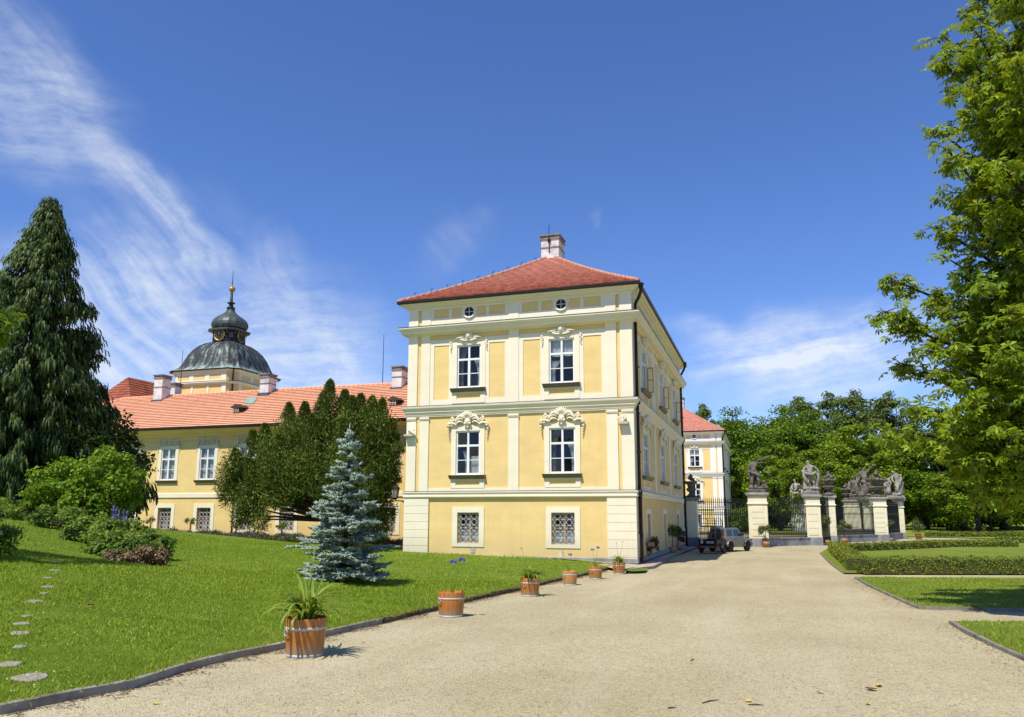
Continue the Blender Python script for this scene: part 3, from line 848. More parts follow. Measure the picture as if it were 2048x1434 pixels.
# ------------------------------------------------------------------ long low wing
def make_wing():
    YW = 8.0; X0, X1 = -36.0, .06
    T = thing('palace_wing', 'long two-storey yellow wing with bright orange tiled roof and four chimneys', 'building', (0, YW, 0))
    F = Fc((0, 0), (1, 0), (0, -1))
    cs = [-28.1, -24.95, -21.75, -18.55, -15.37, -12.14, -8.95, -5.0]
    holes = []
    for c in cs: holes += [(c-.6, c+.6, 4.44, 6.6), (c-.55, c+.55, 1.12, 2.58)]
    w = MB(); F.sheet(w, X0, X1, -.2, 7.6, holes, 0, .34)
    w.quad((X0, 0, -.2), (X0, 10, -.2), (X0, 10, 7.6), (X0, 0, 7.6))
    w.build('wall', M['yellow_low'], T)
    b = MB(); b.ring([(0, 3.25), (.06, 3.25), (.06, 3.52), (0, 3.55)], X0, X1, 0, 10); b.build('string_course', M['cream'], T)
    b = MB(); b.ring([(0, 7.1), (.05, 7.1), (.06, 7.3), (.16, 7.36), (.2, 7.5), (.42, 7.6), (.55, 7.72), (.62, 7.8)], X0, X1, 0, 10); b.build('eave_cornice', M['yellow'], T)
    b = MB(); b.ring([(.6, 7.8), (.74, 7.79), (.78, 7.83), (.78, 7.93), (.7, 7.9)], X0, X1, 0, 10); b.build('gutter', M['darkmetal'], T)
    b = MB(); b.ring([(0, -.2), (.04, -.2), (.04, .42), (0, .44)], X0, X1, 0, 10); b.build('plinth', M['plinth'], T)
    for i, c in enumerate(cs):
        sb = MB(); F.sheet(sb, c-.82, c+.82, 4.42, 6.75, [(c-.6, c+.6, 4.44, 6.6)], .03, .03); sb.build('window_surround', M['cream'], T)
        a = casement(F, c, .6, 4.44, 6.6, T, 1, .05, 0, i)
        sill(F, c, .85, 4.24, 4.42, a)
        ornament(F, c, 6.78, .88, .65, T, 'frieze')
        sb = MB(); F.sheet(sb, c-.82, c+.82, .94, 2.84, [(c-.55, c+.55, 1.12, 2.58)], .03, .03); sb.build('window_surround', M['cream_low'], T)
        barred(F, c, .55, 1.12, 2.58, T)
    ze, zr_, yr = 7.93, 11.15, 5.0
    A, B, Rb, Ra = (X0-.75, -.75, ze), (X1-.05, -.75, ze), (X1-.05, yr, zr_), (-30.9, yr, zr_)
    rf = MB(); roof_face(rf, A, B, Rb, Ra, 20, .24, .065)
    roof_face(rf, (X1-.05, 10.5, ze), (X0-.75, 10.5, ze), Ra, Rb, 10, .8, .04)
    roof_face(rf, (X0-.75, 10.5, ze), A, Ra, Ra, 21, .3, .045)
    ro = rf.build('roof', M['tile_wing'], T)
    deck(ro, [(A, B, Rb, Ra), ((X1-.05, 10.5, ze), (X0-.75, 10.5, ze), Ra, Rb), ((X0-.75, 10.5, ze), A, Ra, Ra)])
    rb = MB()
    for p, q, n in ((Ra, Rb, 80), (A, Ra, 20)):
        p, q = Vector(p), Vector(q)
        for i in range(n):
            a = p.lerp(q, i/n); c = p.lerp(q, (i+1.05)/n); a.z += .03; c.z += .05
            rb.tube([a, c], [.1, .115], 6)
    rb.build('ridge_tiles', M['tile_wing'], ro, True)
    def onroof(px, py):                               # the roof plane under a sight line, local coordinates
        n_ = Vector(B)-Vector(A); m_ = Vector(Ra)-Vector(A); n_ = n_.cross(m_).normalized()
        o = Vector(CAM)-Vector((0, YW, 0)); v = Vector(ray(px, py))
        t = (Vector(A)-o).dot(n_)/v.dot(n_); return o+v*t
    for (px, w_, py, top) in ((323, 27, 797, 750), (535, 27, 783, 748), (799, 28, 772, 733)):
        y = 4.6; v = ray(px, py); t = (y+YW-CAM[1])/v[1]; p = CAM+v*t; k = t/FPX
        zt = (CAM+ray(px, top)*t)[2]
        chimney(None, (p[0], y), w_*k*.75, .9, p[2]-.45, zt, ro)
    y = 6.6; v = ray(350, 767); t = (y+YW-CAM[1])/v[1]; p = CAM+v*t
    chimney(None, (p[0], y), .75, .75, 9.6, p[2], ro)
    for (px, py, h) in ((472, 826, 18), (786, 812, 17)):
        p = onroof(px, py+2); m = MB(); wd, hh, L = .5, .62, 1.15
        m.hexa([(p.x-wd/2, p.y, p.z), (p.x+wd/2, p.y, p.z), (p.x+wd/2, p.y+L, p.z+.3), (p.x-wd/2, p.y+L, p.z+.3), (p.x-wd/2, p.y, p.z+hh*.75), (p.x+wd/2, p.y, p.z+hh*.75), (p.x+wd/2, p.y+L, p.z+hh*.75), (p.x-wd/2, p.y+L, p.z+hh*.75)])
        dm = m.build('dormer', M['dormer'], ro)
        r = MB(); e = .22; y0 = p.y-.1
        r.add([(p.x-wd/2-e, y0, p.z+hh*.7), (p.x, y0, p.z+hh*1.15), (p.x+wd/2+e, y0, p.z+hh*.7), (p.x-wd/2-e, p.y+L, p.z+hh*.75), (p.x, p.y+L+.35, p.z+hh*1.15), (p.x+wd/2+e, p.y+L, p.z+hh*.75)], [(0, 1, 4, 3), (1, 2, 5, 4), (0, 2, 1)])
        r.build('dormer_roof', M['dormer'], dm)
        g = MB(); g.box(p.x-.17, p.x+.17, p.y-.012, p.y-.004, p.z+.12, p.z+.44); g.build('glass', M['room'], dm)
        g = MB(); g.box(p.x-.19, p.x-.165, p.y-.03, p.y-.013, p.z+.1, p.z+.46); g.box(p.x+.165, p.x+.19, p.y-.03, p.y-.013, p.z+.1, p.z+.46); g.box(p.x-.012, p.x+.012, p.y-.03, p.y-.013, p.z+.1, p.z+.46); g.box(p.x-.165, p.x-.012, p.y-.03, p.y-.013, p.z+.27, p.z+.295); g.box(p.x+.012, p.x+.165, p.y-.03, p.y-.013, p.z+.27, p.z+.295)
        g.build('window_frame', M['grille'], dm)
    a, b2, c2, d2 = onroof(489, 809), onroof(507, 809), onroof(515, 797), onroof(497, 797)
    sk = MB(); n_ = Vector((0, -.5, .86))*.09
    sk.hexa([a, b2, c2, d2, a+n_, b2+n_, c2+n_, d2+n_]); sk.build('skylight', M['patina_lid'], ro)
    for px, py, top, y in ((765, 768, 665, 5.0), (361, 770, 698, 6.0)):
        v = ray(px, py); t = (y+YW-CAM[1])/v[1]; p = CAM+v*t; q = CAM+ray(px+2, top)*t
        r = MB(); r.tube([(p[0], y, p[2]-.3), (p[0], y, q[2])], [.03, .016], 5); r.build('lightning_rod', M['iron'], ro)
    p = CAM+ray(466, 1000)*((YW-.12-CAM[1])/ray(466, 1000)[1])
    downpipe([(p[0], -.1, 3.2), (p[0], -.1, .4)], T, .045)
    return T
M['patina_lid'] = plain('oxidised_copper', (.22, .33, .27), .6, 0, .2)
WING = make_wing()

# ------------------------------------------------------------------ old wing seen over the roof, running away from us
def old_wing():
    T = thing('old_wing', 'steep dark red tiled roof behind the wing, left of the clock tower', 'building', (-42.5, 20.5, 0))
    L = 52.0
    w = MB(); w.box(-6, 6, 0, L, 0, 8.0); w.build('wall', M['yellow'], T)
    rf = MB(); zE, zR = 8.2, 15.55
    roof_face(rf, (6.6, -.6, zE), (6.6, L, zE), (0, L-5, zR), (0, 4.5, zR), 26, .45, .05)
    roof_face(rf, (-6.6, -.6, zE), (6.6, -.6, zE), (0, 4.5, zR), (0, 4.5, zR), 26, .45, .05)
    roof_face(rf, (-6.6, L, zE), (-6.6, -.6, zE), (0, 4.5, zR), (0, L-5, zR), 12, .9, .05)
    ro = rf.build('roof', M['tile_old'], T)
    deck(ro, [((6.6, -.6, zE), (6.6, L, zE), (0, L-5, zR), (0, 4.5, zR)), ((-6.6, -.6, zE), (6.6, -.6, zE), (0, 4.5, zR), (0, 4.5, zR)), ((-6.6, L, zE), (-6.6, -.6, zE), (0, 4.5, zR), (0, L-5, zR))])
    return T
OLD = old_wing()

# ------------------------------------------------------------------ clock tower with copper dome and onion lantern
def clock_tower():
    dep = 80.0; c = at(436, 1031, dep+1.5)
    _hd = math.hypot(c[0]-CAM[0], c[1]-CAM[1])
    def zz(py, px=459):
        v = ray(px, py); return CAM[2]+v[2]/math.hypot(v[0], v[1])*_hd
    T = thing('clock_tower', 'yellow clock tower with streaked copper dome, onion lantern and gilded ball', 'clock tower', (c[0], c[1], 0))
    hw = 4.0; ch = .85
    ze = CAM[2]+(zz(741, 440)-CAM[2])*.955
    body = MB(); body.lathe([(hw, 0), (hw, ze-1.6)], (0, 0, 0), 16, 'z', 0, None) if False else None
    def sq(h, w, cw):                                  # square with cut corners
        q = w-cw
        return [(-q, -w, h), (q, -w, h), (w, -q, h), (w, q, h), (q, w, h), (-q, w, h), (-w, q, h), (-w, -q, h)]
    def loft(mb, rings):
        o = len(mb.v); n = len(rings[0])
        for r in rings: mb.v += [tuple(p) for p in r]
        for i in range(len(rings)-1):
            for j in range(n):
                j2 = (j+1) % n
                mb.f.append((o+i*n+j, o+i*n+j2, o+(i+1)*n+j2, o+(i+1)*n+j))
        mb.f.append(tuple(o+(len(rings)-1)*n+j for j in range(n)))
    loft(body, [sq(0, hw, ch), sq(ze-.05, hw, ch)])
    body.build('wall', M['yellow'], T)
    co = MB(); loft(co, [sq(ze-1.5, hw+.02, ch), sq(ze-1.45, hw+.18, ch), sq(ze-1.3, hw+.3, ch), sq(ze-1.22, hw+.3, ch), sq(ze-1.2, hw+.03, ch)]); co.build('cornice', M['cream'], T)
    co = MB(); loft(co, [sq(ze-1.19, hw+.31, ch), sq(ze-1.17, hw+.33, ch), sq(ze-1.14, hw+.05, ch)]); co.build('lead_flashing', M['lead'], T)
    co = MB(); loft(co, [sq(ze-.25, hw+.02, ch), sq(ze-.1, hw+.15, ch), sq(ze+.02, hw+.2, ch)]); co.build('eave_cornice', M['cream'], T)
    for (u, n) in (((1, 0), (0, -1)), ((0, 1), (1, 0))):
        F = Fc((-hw*u[0]+hw*n[0], -hw*u[1]+hw*n[1]), u, n)
        b = MB(); F.sheet(b, ch, 2*hw-ch, ze-1.13, ze-.26, [(ch+.35+i*1.95, ch+1.75+i*1.95, ze-.98, ze-.42) for i in range(3)], .04, .04)
        F.box(b, ch-.02, ch+.5, .0, .05, 5, ze-1.5); F.box(b, 2*hw-ch-.5, 2*hw-ch+.02, .0, .05, 5, ze-1.5)
        F.box(b, hw-1.1, hw-.85, .0, .05, 5, ze-1.5); F.box(b, hw+.85, hw+1.1, .0, .05, 5, ze-1.5)
        b.build('facade_panels', M['cream'], T)
        for i, x in enumerate((ch+1.05, hw, 2*hw-ch-1.05)):
            r = MB(); zc = ze-2.95
            r.tube([F.P(x+.5*math.cos(2*PI*q/20), .03, zc+.5*math.sin(2*PI*q/20)) for q in range(21)], .1, 6, False)
            rw = r.build('round_window', M['cream'], T, True)
            g = MB(); g.add([F.P(x+.42*math.cos(2*PI*q/20), .01, zc+.42*math.sin(2*PI*q/20)) for q in range(20)], [tuple(range(20))]); g.build('glass', M['glass'] if i != 1 else M['yellow'], rw)
            if i != 1:
                s_ = MB()
                for q in range(4):
                    a = q*PI/4; s_.tube([F.P(x-.42*math.cos(a), .03, zc-.42*math.sin(a)), F.P(x+.42*math.cos(a), .03, zc+.42*math.sin(a))], .022, 4)
                s_.build('glazing_bar', M['whitepaint'], rw)
    g = MB(); loft(g, [sq(ze+.0, hw+.32, ch), sq(ze+.1, hw+.42, ch), sq(ze+.12, hw+.3, ch)]); g.build('gutter', M['darkmetal'], T)
    zt = zz(689)
    prof = [(1.09, .0), (1.02, .04), (.94, .12), (.885, .24), (.84, .38), (.78, .54), (.70, .70), (.59, .84), (.46, .95), (.35, 1.0)]
    dm = MB()
    rings = []
    for r_, h_ in prof:
        w = hw*r_; z = (zt-ze-.1)*h_
        ring = []
        base = sq(z, w, ch*r_)
        for j in range(8):
            a, b = base[j], base[(j+1) % 8]
            n = 7 if j % 2 == 0 else 2
            for q in range(n):
                t = q/n
                bul = (.06*w*math.sin(PI*t) if j % 2 == 0 else 0)*h_
                x, y = a[0]+(b[0]-a[0])*t, a[1]+(b[1]-a[1])*t
                l = math.hypot(x, y); ring.append((x*(1+bul/l), y*(1+bul/l), z))
        rings.append(ring)
    loft(dm, rings)
    do = dm.build('dome', M['patina'], T, False); do.location.z = ze+.1
    se = MB()
    for j in range(0, len(rings[0])):
        se.tube([tuple(Vector(r[j])*1.004) for r in rings], .025, 4, False)
    so = se.build('dome_seam', M['lead'], do)
    # lantern
    lw = 1.52; zl = zz(661)
    la = MB(); loft(la, [sq(zt-.25, lw*.98, .62), sq(zl-.1, lw*.95, .62)]); 
    loft(la, [sq(zt-.3, lw*1.1, .62), sq(zt-.08, lw*1.06, .62), sq(zt-.05, lw*.98, .62)])
    lo = la.build('lantern', M['black'], T)
    hd = MB(); loft(hd, [sq(zl-.35, lw*.97, .62), sq(zl-.28, lw*1.2, .66), sq(zl-.12, lw*1.22, .66), sq(zl-.0, lw*1.0, .7), sq(zl+.05, lw*.9, .75)]); hd.build('lantern_cornice', M['lead'], lo)
    for (u, n) in (((1, 0), (0, -1)), ((0, 1), (1, 0))):
        F = Fc((lw*n[0], lw*n[1]), u, n); zc = (zt+zl)/2-.02
        d = MB(); d.add([F.P(.6*math.cos(2*PI*q/24), .06, zc+.6*math.sin(2*PI*q/24)) for q in range(24)], [tuple(range(24))])
        d.tube([F.P(.6*math.cos(2*PI*q/24), .05, zc+.6*math.sin(2*PI*q/24)) for q in range(25)], .05, 6, False)
        cf = d.build('clock_face', M['black'], T)
        r = MB()
        r.tube([F.P(.62*math.cos(2*PI*q/24), .07, zc+.62*math.sin(2*PI*q/24)) for q in range(25)], .05, 5, False)
        r.tube([F.P(.36*math.cos(2*PI*q/24), .08, zc+.36*math.sin(2*PI*q/24)) for q in range(25)], .016, 4, False)
        for q in range(12):
            a = q*PI/6; r.tube([F.P(.43*math.cos(a), .085, zc+.43*math.sin(a)), F.P(.55*math.cos(a), .085, zc+.55*math.sin(a))], .028, 4)
            a += PI/12; r.ball(F.P(.70*math.cos(a), .06, zc+.70*math.sin(a)), .05, 5, 3)
        r.build('dial', M['gold'], cf)
        h = MB(); h.tube([F.P(0, .1, zc), F.P(.02, .1, zc+.5)], .022, 4); h.tube([F.P(0, .1, zc), F.P(-.16, .1, zc+.28)], .03, 4); h.build('clock_hand', M['gold'], cf)
        hm = MB(); hm.tube([F.P(.95*math.cos(PI*q/12), -.05, zc+.15+.62*math.sin(PI*q/12)) for q in range(13)], .08, 6); hm.build('clock_hood', M['lead'], lo)
    wn = MB(); ca = lw-.31
    wn.box(-.2, .2, -.03, .03, -.28, .28)
    wo = wn.build('lantern_window', M['room'], lo); wo.location = (ca+.01, -ca-.01, (zt+zl)/2-.05); wo.rotation_euler = (0, 0, R(45))
    # onion, neck, spire
    on = MB(); ow = 1.66; zo = zl+.0; zn = zz(618)
    H = zn-zo
    pf = [(.78, 0), (.97, .07), (1.04, .18), (1.03, .30), (.94, .44), (.76, .56), (.54, .67), (.36, .77), (.24, .88), (.20, 1.0)]
    on.lathe([(ow*a, b*H) for a, b in pf], (0, 0, 0), 16, 'z', 0, .66)
    oo = on.build('onion_roof', M['patina_on'], T, False); oo.location.z = zo
    s_ = MB()
    for j in range(16):
        a = 2*PI*(j+.5)/16; q_ = max(abs(math.cos(a)), abs(math.sin(a)), (abs(math.cos(a))+abs(math.sin(a)))*.66)
        s_.tube([(ow*p*1.01/q_*math.cos(a), ow*p*1.01/q_*math.sin(a), h*H) for p, h in pf], .022, 4, False)
    s_.build('onion_seam', M['lead'], oo)
    sp = MB(); zb = zz(578); z2 = zz(590); zx = zz(540)
    sp.lathe([(.34, zn-.02), (.46, zn+.05), (.46, zn+.15), (.26, zn+.22), (.22, zn+.55), (.42, zn+.62), (.42, zn+.7), (.17, zn+.8), (.09, zb), (.05, zb+.5), (.02, zx)], (0, 0, 0), 10)
    so = sp.build('spire', M['black'], T, True)
    b = MB(); b.ball((0, 0, zb), (.36, .36, .30), 12, 8); b.ball((0, 0, zb+.36), .12, 8, 5); b.lathe([(.1, zb-.45), (.2, zb-.3)], (0, 0, 0), 8); b.build('ball', M['gold'], so, True)
    dp = MB(); q_ = hw-ch*.5
    dp.tube([(q_+.35, -q_-.35, ze), (q_+.08, -q_-.08, ze-.5), (q_+.08, -q_-.08, 6)], .07, 6); dp.build('downpipe', M['darkmetal'], T)
    return T
M['patina_on'] = plain('copper_onion', (.07, .09, .078), .5, .2, .45, 1.2, .1, .4)
TOWER = clock_tower()
# ------------------------------------------------------------------ ground
def base_ground():
    ys = [-140, -70, -36, -25, -12, -3, 6, 40, 60, 120, 300, 700, 2500]; xs = [-2500, -300, -60, -10, 20, 50, 300, 2500]
    V = [(x, y, zr(x, y)) for y in ys for x in xs]; n = len(xs)
    Fq = [(j*n+i, j*n+i+1, (j+1)*n+i+1, (j+1)*n+i) for j in range(len(ys)-1) for i in range(n-1)]
    m = MB(); m.add(V, Fq); o = m.build('gravel_drive', M['gravel']); tag(o, kind='structure')
base_ground()

KPX = [(-140, 1452), (0, 1411), (150, 1381), (265, 1361), (345, 1336), (400, 1320), (470, 1304), (560, 1287), (650, 1262), (765, 1237), (870, 1213), (930, 1197), (1040, 1174), (1110, 1158), (1160, 1148), (1215, 1135), (1228, 1131)]
KH = .09
KERB = [ground(px, py, KH) for px, py in KPX]
KERB = [np.array([4.0, -37.0, zr(0, -37)+KH]), np.array([7.5, -31.8, zr(0, -32)+KH])]+KERB[1:]
_cp = [tuple(p) for p in KERB]
for px, py, dp in ((0, 1250, 11.2), (0, 1150, 15.5), (0, 1100, 19.5), (0, 1062, 25), (60, 1042, 30), (130, 1065, 28), (130, 1110, 21.5), (190, 1092, 26), (270, 1130, 22.5), (345, 1112, 27),
                   (400, 1200, 15), (600, 1150, 21), (690, 1165, 20.8), (800, 1130, 29), (560, 1100, 34)):
    _cp.append(tuple(at(px, py, dp)))
_cp += [(0, -.1, .35), (3.5, -.1, .27), (7.2, -.1, .19), (9, -.3, .1), (10.3, -.9, .02), (-4, 7.9, .28), (-11, 7.9, .40), (-21.6, 7.9, .60), (-28, 7.9, .8), (-38, 8, 1.2), (-45, -10, 2.4), (-30, -22, 2.6), (-14, -32, 1.9), (0, -40, .9), (-20, -3, 1.9)]
_cp = np.array(_cp)
def _tps(r): return np.where(r > 1e-9, r*r*np.log(np.maximum(r, 1e-9)), 0)
_K = _tps(np.linalg.norm(_cp[:, None, :2]-_cp[None, :, :2], axis=2)); _n = len(_cp)
_A = np.zeros((_n+3, _n+3)); _A[:_n, :_n] = _K+np.eye(_n)*.6; _A[:_n, _n] = 1; _A[:_n, _n+1:] = _cp[:, :2]; _A[_n, :_n] = 1; _A[_n+1:, :_n] = _cp[:, :2].T
_wt = np.linalg.solve(_A, np.concatenate([_cp[:, 2], [0, 0, 0]]))
def hl(x, y):                                          # lawn height left of the drive
    x = np.asarray(x, float); y = np.asarray(y, float)
    r = np.sqrt((x[..., None]-_cp[:, 0])**2+(y[..., None]-_cp[:, 1])**2)
    return _tps(r)@_wt[:_n]+_wt[_n]+_wt[_n+1]*x+_wt[_n+2]*y
def hlz(x, y): return float(hl(x, y))

def inpoly(x, y, poly):
    x = np.asarray(x); y = np.asarray(y); c = np.zeros(x.shape, bool); n = len(poly)
    for i in range(n):
        x0, y0 = poly[i][:2]; x1, y1 = poly[i-1][:2]
        hit = ((y0 > y) != (y1 > y)) & (x < (x1-x0)*(y-y0)/((y1-y0) or 1e-12)+x0)
        c ^= hit
    return c
def sheet(name, poly, hf, mat, step, zfix=None):
    P = [Vector((p[0], p[1])) for p in poly]; nb = len(P)
    xs = [p.x for p in P]; ys = [p.y for p in P]
    gx, gy = np.meshgrid(np.arange(min(xs), max(xs), step), np.arange(min(ys), max(ys), step))
    gx = gx.ravel(); gy = gy.ravel(); k = inpoly(gx, gy, poly)
    pts = P+[Vector((a, b)) for a, b in zip(gx[k], gy[k])]
    vs, es, fs, *_ = geometry.delaunay_2d_cdt(pts, [(i, (i+1) % nb) for i in range(nb)], [], 1, 1e-4)
    x = np.array([v.x for v in vs]); y = np.array([v.y for v in vs])
    z = hf(x, y)
    m = MB(); m.add(np.stack([x, y, z], 1), fs)
    o = m.build(name, mat, None, True); tag(o, kind='structure'); return o

LAWN = [(p[0], p[1]) for p in KERB]+[(10.9, -.45), (10.3, -.09), (0.06, -.04), (0.06, 7.99), (-36, 7.99), (-80, 12), (-80, -55), (-10, -60), (3.0, -44)]
def lawnz(x, y):
    z = hl(x, y)
    for p in KERB: pass
    return z
sheet('lawn', LAWN, lawnz, M['lawn'], .8)

def kerb(name, pts, w, h, mat, jitter=0.0, seed=1, top=None):
    rg = random.Random(seed); m = MB(); Q = []
    P = [np.array(p, float) for p in pts]
    # resample
    R_ = []
    for i in range(len(P)-1):
        n = max(1, int(np.linalg.norm(P[i+1]-P[i])/.5))
        R_ += [P[i]+(P[i+1]-P[i])*k/n for k in range(n)]
    R_.append(P[-1])
    o = 0
    for i, p in enumerate(R_):
        t = R_[min(i+1, len(R_)-1)]-R_[max(i-1, 0)]; t /= np.linalg.norm(t[:2]); nx, ny = t[1], -t[0]
        j = lambda: rg.uniform(-jitter, jitter)
        zt = p[2]+.012+j()*.6; zb = zr(p[0], p[1])-.05
        a = j()
        m.v += [(p[0]+nx*(.02+a), p[1]+ny*(.02+a), zb), (p[0]+nx*(.012+a), p[1]+ny*(.012+a), zt-.008), (p[0]+nx*a, p[1]+ny*a, zt), (p[0]-nx*w, p[1]-ny*w, zt+j()*.4), (p[0]-nx*(w+.01), p[1]-ny*(w+.01), zb)]
        if i:
            for k in range(4): m.f.append((o-5+k, o+k, o+k+1, o-4+k))
        o += 5
    ob = m.build(name, mat); tag(ob, kind='structure'); return ob
kerb('kerb', KERB[:11], .065, .1, M['concrete'], .004, 1)
kerb('kerb', KERB[10:], .16, .1, M['kerb_old'], .035, 2)

# right hand lawns
def flat(px, dz=.05): return [ground(a, b, dz) for a, b in px]
def rz(x, y): return np.array([zr(a, b)+.05 for a, b in zip(np.atleast_1d(x), np.atleast_1d(y))])
PA = flat([(1641, 1105), (1652, 1117), (1669, 1132), (1691, 1146), (2350, 1149), (2500, 1077), (1850, 1079), (1665, 1091)])
PB = flat([(1713, 1154), (1737, 1168), (1788, 1191), (1841, 1214), (2060, 1218), (2500, 1222), (2500, 1157)])
PC = flat([(1905, 1242), (1936, 1261), (1985, 1284), (2048, 1311), (2300, 1420), (2900, 1440), (2900, 1246)])
for P_ in (PA, PB, PC):
    sheet('lawn', [(p[0], p[1]) for p in P_], rz, M['lawn_r'], 1.0)
kerb('kerb', [p for p in PA[::-1][4:]], .05, .04, M['kerb_mid'], .008, 3)
kerb('kerb', [PB[i] for i in (5, 4, 3, 2, 1, 0)], .07, .04, M['kerb_mid'], .014, 4)
kerb('kerb', [PC[i] for i in (4, 3, 2, 1, 0)], .07, .04, M['kerb_mid'], .014, 5)
PD = [(14, 64), (30, 58), (42, 50), (120, 50), (400, 80), (400, 600), (-200, 600), (-200, 70)]
sheet('park_lawn', PD, lambda x, y: rz(x, y)+.02, M['lawn_r'], 40)
# paved apron and plinth path at the corner of the pavilion
def apron():
    pv = [ground(a, b, .06) for a, b in ((1262, 1134), (1283, 1137), (1304, 1134.5), (1316, 1128), (1329, 1120.5), (1345, 1112), (1400, 1085.5))]
    pts = [(11.56, -1.9)]+[(p[0], p[1]) for p in pv[1:]]+[(pv[-1][0]+.6, 22), (11.5, 22)]
    m = MB(); n = len(pts)
    m.add([(x, y, zr(x, y)+.10) for x, y in pts]+[(x, y, zr(x, y)-.05) for x, y in pts], [tuple(range(n))]+[(i, n+i, n+(i+1) % n, (i+1) % n) for i in range(n)])
    o = m.build('pavement', M['paving']); tag(o, kind='structure')
    e = [(p[0], p[1], zr(p[0], p[1])+.11) for p in pv[1:]]+[(pv[-1][0]+.6, 22, zr(0, 22)+.11)]
    a0 = ground(1252, 1141.5, .08)
    kerb('kerb', [e_ for e_ in ([(a0[0], a0[1], zr(0, a0[1])+.11)]+e)][::-1], .1, .1, M['concrete'], .006, 6)
    g = [ground(a, b, .09) for a, b in ((1247, 1142), (1262, 1136), (1296, 1136.5), (1290, 1142), (1270, 1143))]
    m = MB(); m.add([(p[0], p[1], zr(p[0], p[1])+.1) for p in g], [tuple(range(len(g)))])
    o = m.build('lawn', M['lawn']); tag(o, kind='structure')
    s = [ground(a, b, .07) for a, b in ((1150, 1122), (1200, 1134), (1232, 1140), (1252, 1139), (1275, 1134))]
    pts = [(7.6, -.07)]+[(p[0], p[1]) for p in s]+[(11.6, -.9), (11.6, -.07)]
    m = MB(); m.add([(x, y, max(hlz(x, y) if x < 10.6 else -9, zr(x, y)+.09)+.012) for x, y in pts], [tuple(range(len(pts)))])
    o = m.build('path', M['gravel']); tag(o, kind='structure')
def paving():
    m, nt = newmat('paving'); t = NT(nt)
    b = t.n('ShaderNodeTexBrick'); b.inputs['Scale'].default_value = 3.2; b.inputs['Mortar Size'].default_value = .012
    b.inputs['Color1'].default_value = (.42, .30, .22, 1); b.inputs['Color2'].default_value = (.50, .40, .31, 1); b.inputs['Mortar'].default_value = (.22, .19, .15, 1)
    t.l(t.pos(), b.inputs['Vector']); t.out(b.outputs['Color'], .9); return m
M['paving'] = paving()
apron()

# ------------------------------------------------------------------ grass blades
def grass(name, poly, hf, n, rmin, rmax, mat, seed, hscale=1.0, ang=(-62, 30)):
    rng = np.random.default_rng(seed)
    r = rng.uniform(rmin, rmax, n); a = np.radians(rng.uniform(ang[0], ang[1], n))-0.0
    x = CAM[0]+r*np.sin(a); y = CAM[1]+r*np.cos(a)
    k = inpoly(x, y, poly); x, y, r = x[k], y[k], r[k]; n = len(x)
    z = hf(x, y)
    P = np.stack([x, y, z-.006], 1)
    h = rng.uniform(.025, .065, n)*hscale*(1+.35*np.sin(x*1.7+.6*y)*np.sin(y*1.3)); w = (.007+.00075*r)*rng.uniform(.7, 1.3, n)
    ax = np.stack([rng.normal(0, .45, n), rng.normal(0, .45, n), np.ones(n)], 1)
    th = rng.uniform(0, 2*PI, n); N = np.stack([np.cos(th), np.sin(th), np.zeros(n)], 1)
    tpl = (np.array([[0, .5, 0], [1, 0, -.25], [0, -.5, 0]]), np.array([[0, 2, 1]]))
    V, F_ = cards(P, ax, N, h, w, tpl)
    o = fastmesh(name, V, F_, mat); tag(o, kind='stuff'); return o
# ------------------------------------------------------------------ forecourt gate: piers, railings, low walls, statues, vases
def pier(px0, px1, pyb, pyt, label, rows=5, dep=None, name='gate_pillar', group='cream gate pillars'):
    c = ground((px0+px1)/2, pyb); k = mperpx(c); w = (px1-px0)*k
    h = CAM[2]+(zat(c, pyt)-CAM[2])-c[2]
    rz_ = math.atan2(c[0]-CAM[0], c[1]-CAM[1])*.0
    ctr = c+np.array([0, w*.5, 0])
    T = thing(name, label, 'gate pillar', ctr, 0, group)
    a = w*.44
    m = MB(); m.box(-a*1.06, a*1.06, -a*1.06, a*1.06, 0, .62); m.build('plinth', M['plinth'], T)
    m = MB(); m.box(-a*.96, a*.96, -a*.96, a*.96, .62, h-.22); m.build('shaft', M['pier'], T)
    m = MB(); n = rows; z0, z1 = .78, h-1.0; st = (z1-z0)/n
    for i in range(n):
        m.box(-a*.6, a*.6, -a*1.005, -a*.955, z0+i*st+.02, z0+(i+1)*st-.02)
        m.box(a*.955, a*1.005, -a*.6, a*.6, z0+i*st+.02, z0+(i+1)*st-.02)
    m.build('rusticated_panel', M['pier'], T)
    m = MB(); m.lathe([(a*.96, h-.86), (a*1.05, h-.84), (a*1.05, h-.78), (a*.97, h-.74)], (0, 0, 0), 4, 'z', 0, 1.0); 
    mm = MB(); mm.ring([(0, h-.88), (.07, h-.86), (.09, h-.8), (.02, h-.74), (0, h-.74)], -a*.96, a*.96, -a*.96, a*.96); mm.build('moulding', M['pier'], T)
    mm = MB(); mm.ring([(0, h-.28), (.06, h-.24), (.14, h-.18), (.16, h-.1), (.16, h-.03), (.0, h)], -a*.97, a*.97, -a*.97, a*.97)
    mm.quad((-a*.97, -a*.97, h), (a*.97, -a*.97, h), (a*.97, a*.97, h), (-a*.97, a*.97, h)); mm.build('cap', M['capstone'], T)
    return T, ctr, a, h
def zat(c, py):
    hd = math.hypot(c[0]-CAM[0], c[1]-CAM[1]); q = c
    # height of the point above c that falls on image row py
    lo, hi = c[2]-2, c[2]+40
    for _ in range(40):
        z = (lo+hi)/2; v = np.array([c[0], c[1], z])-CAM; d = v@_F
        y = 717+SHY-FPX*(v@_U)/d
        if y > py: lo = z
        else: hi = z
    return z
GP = {}
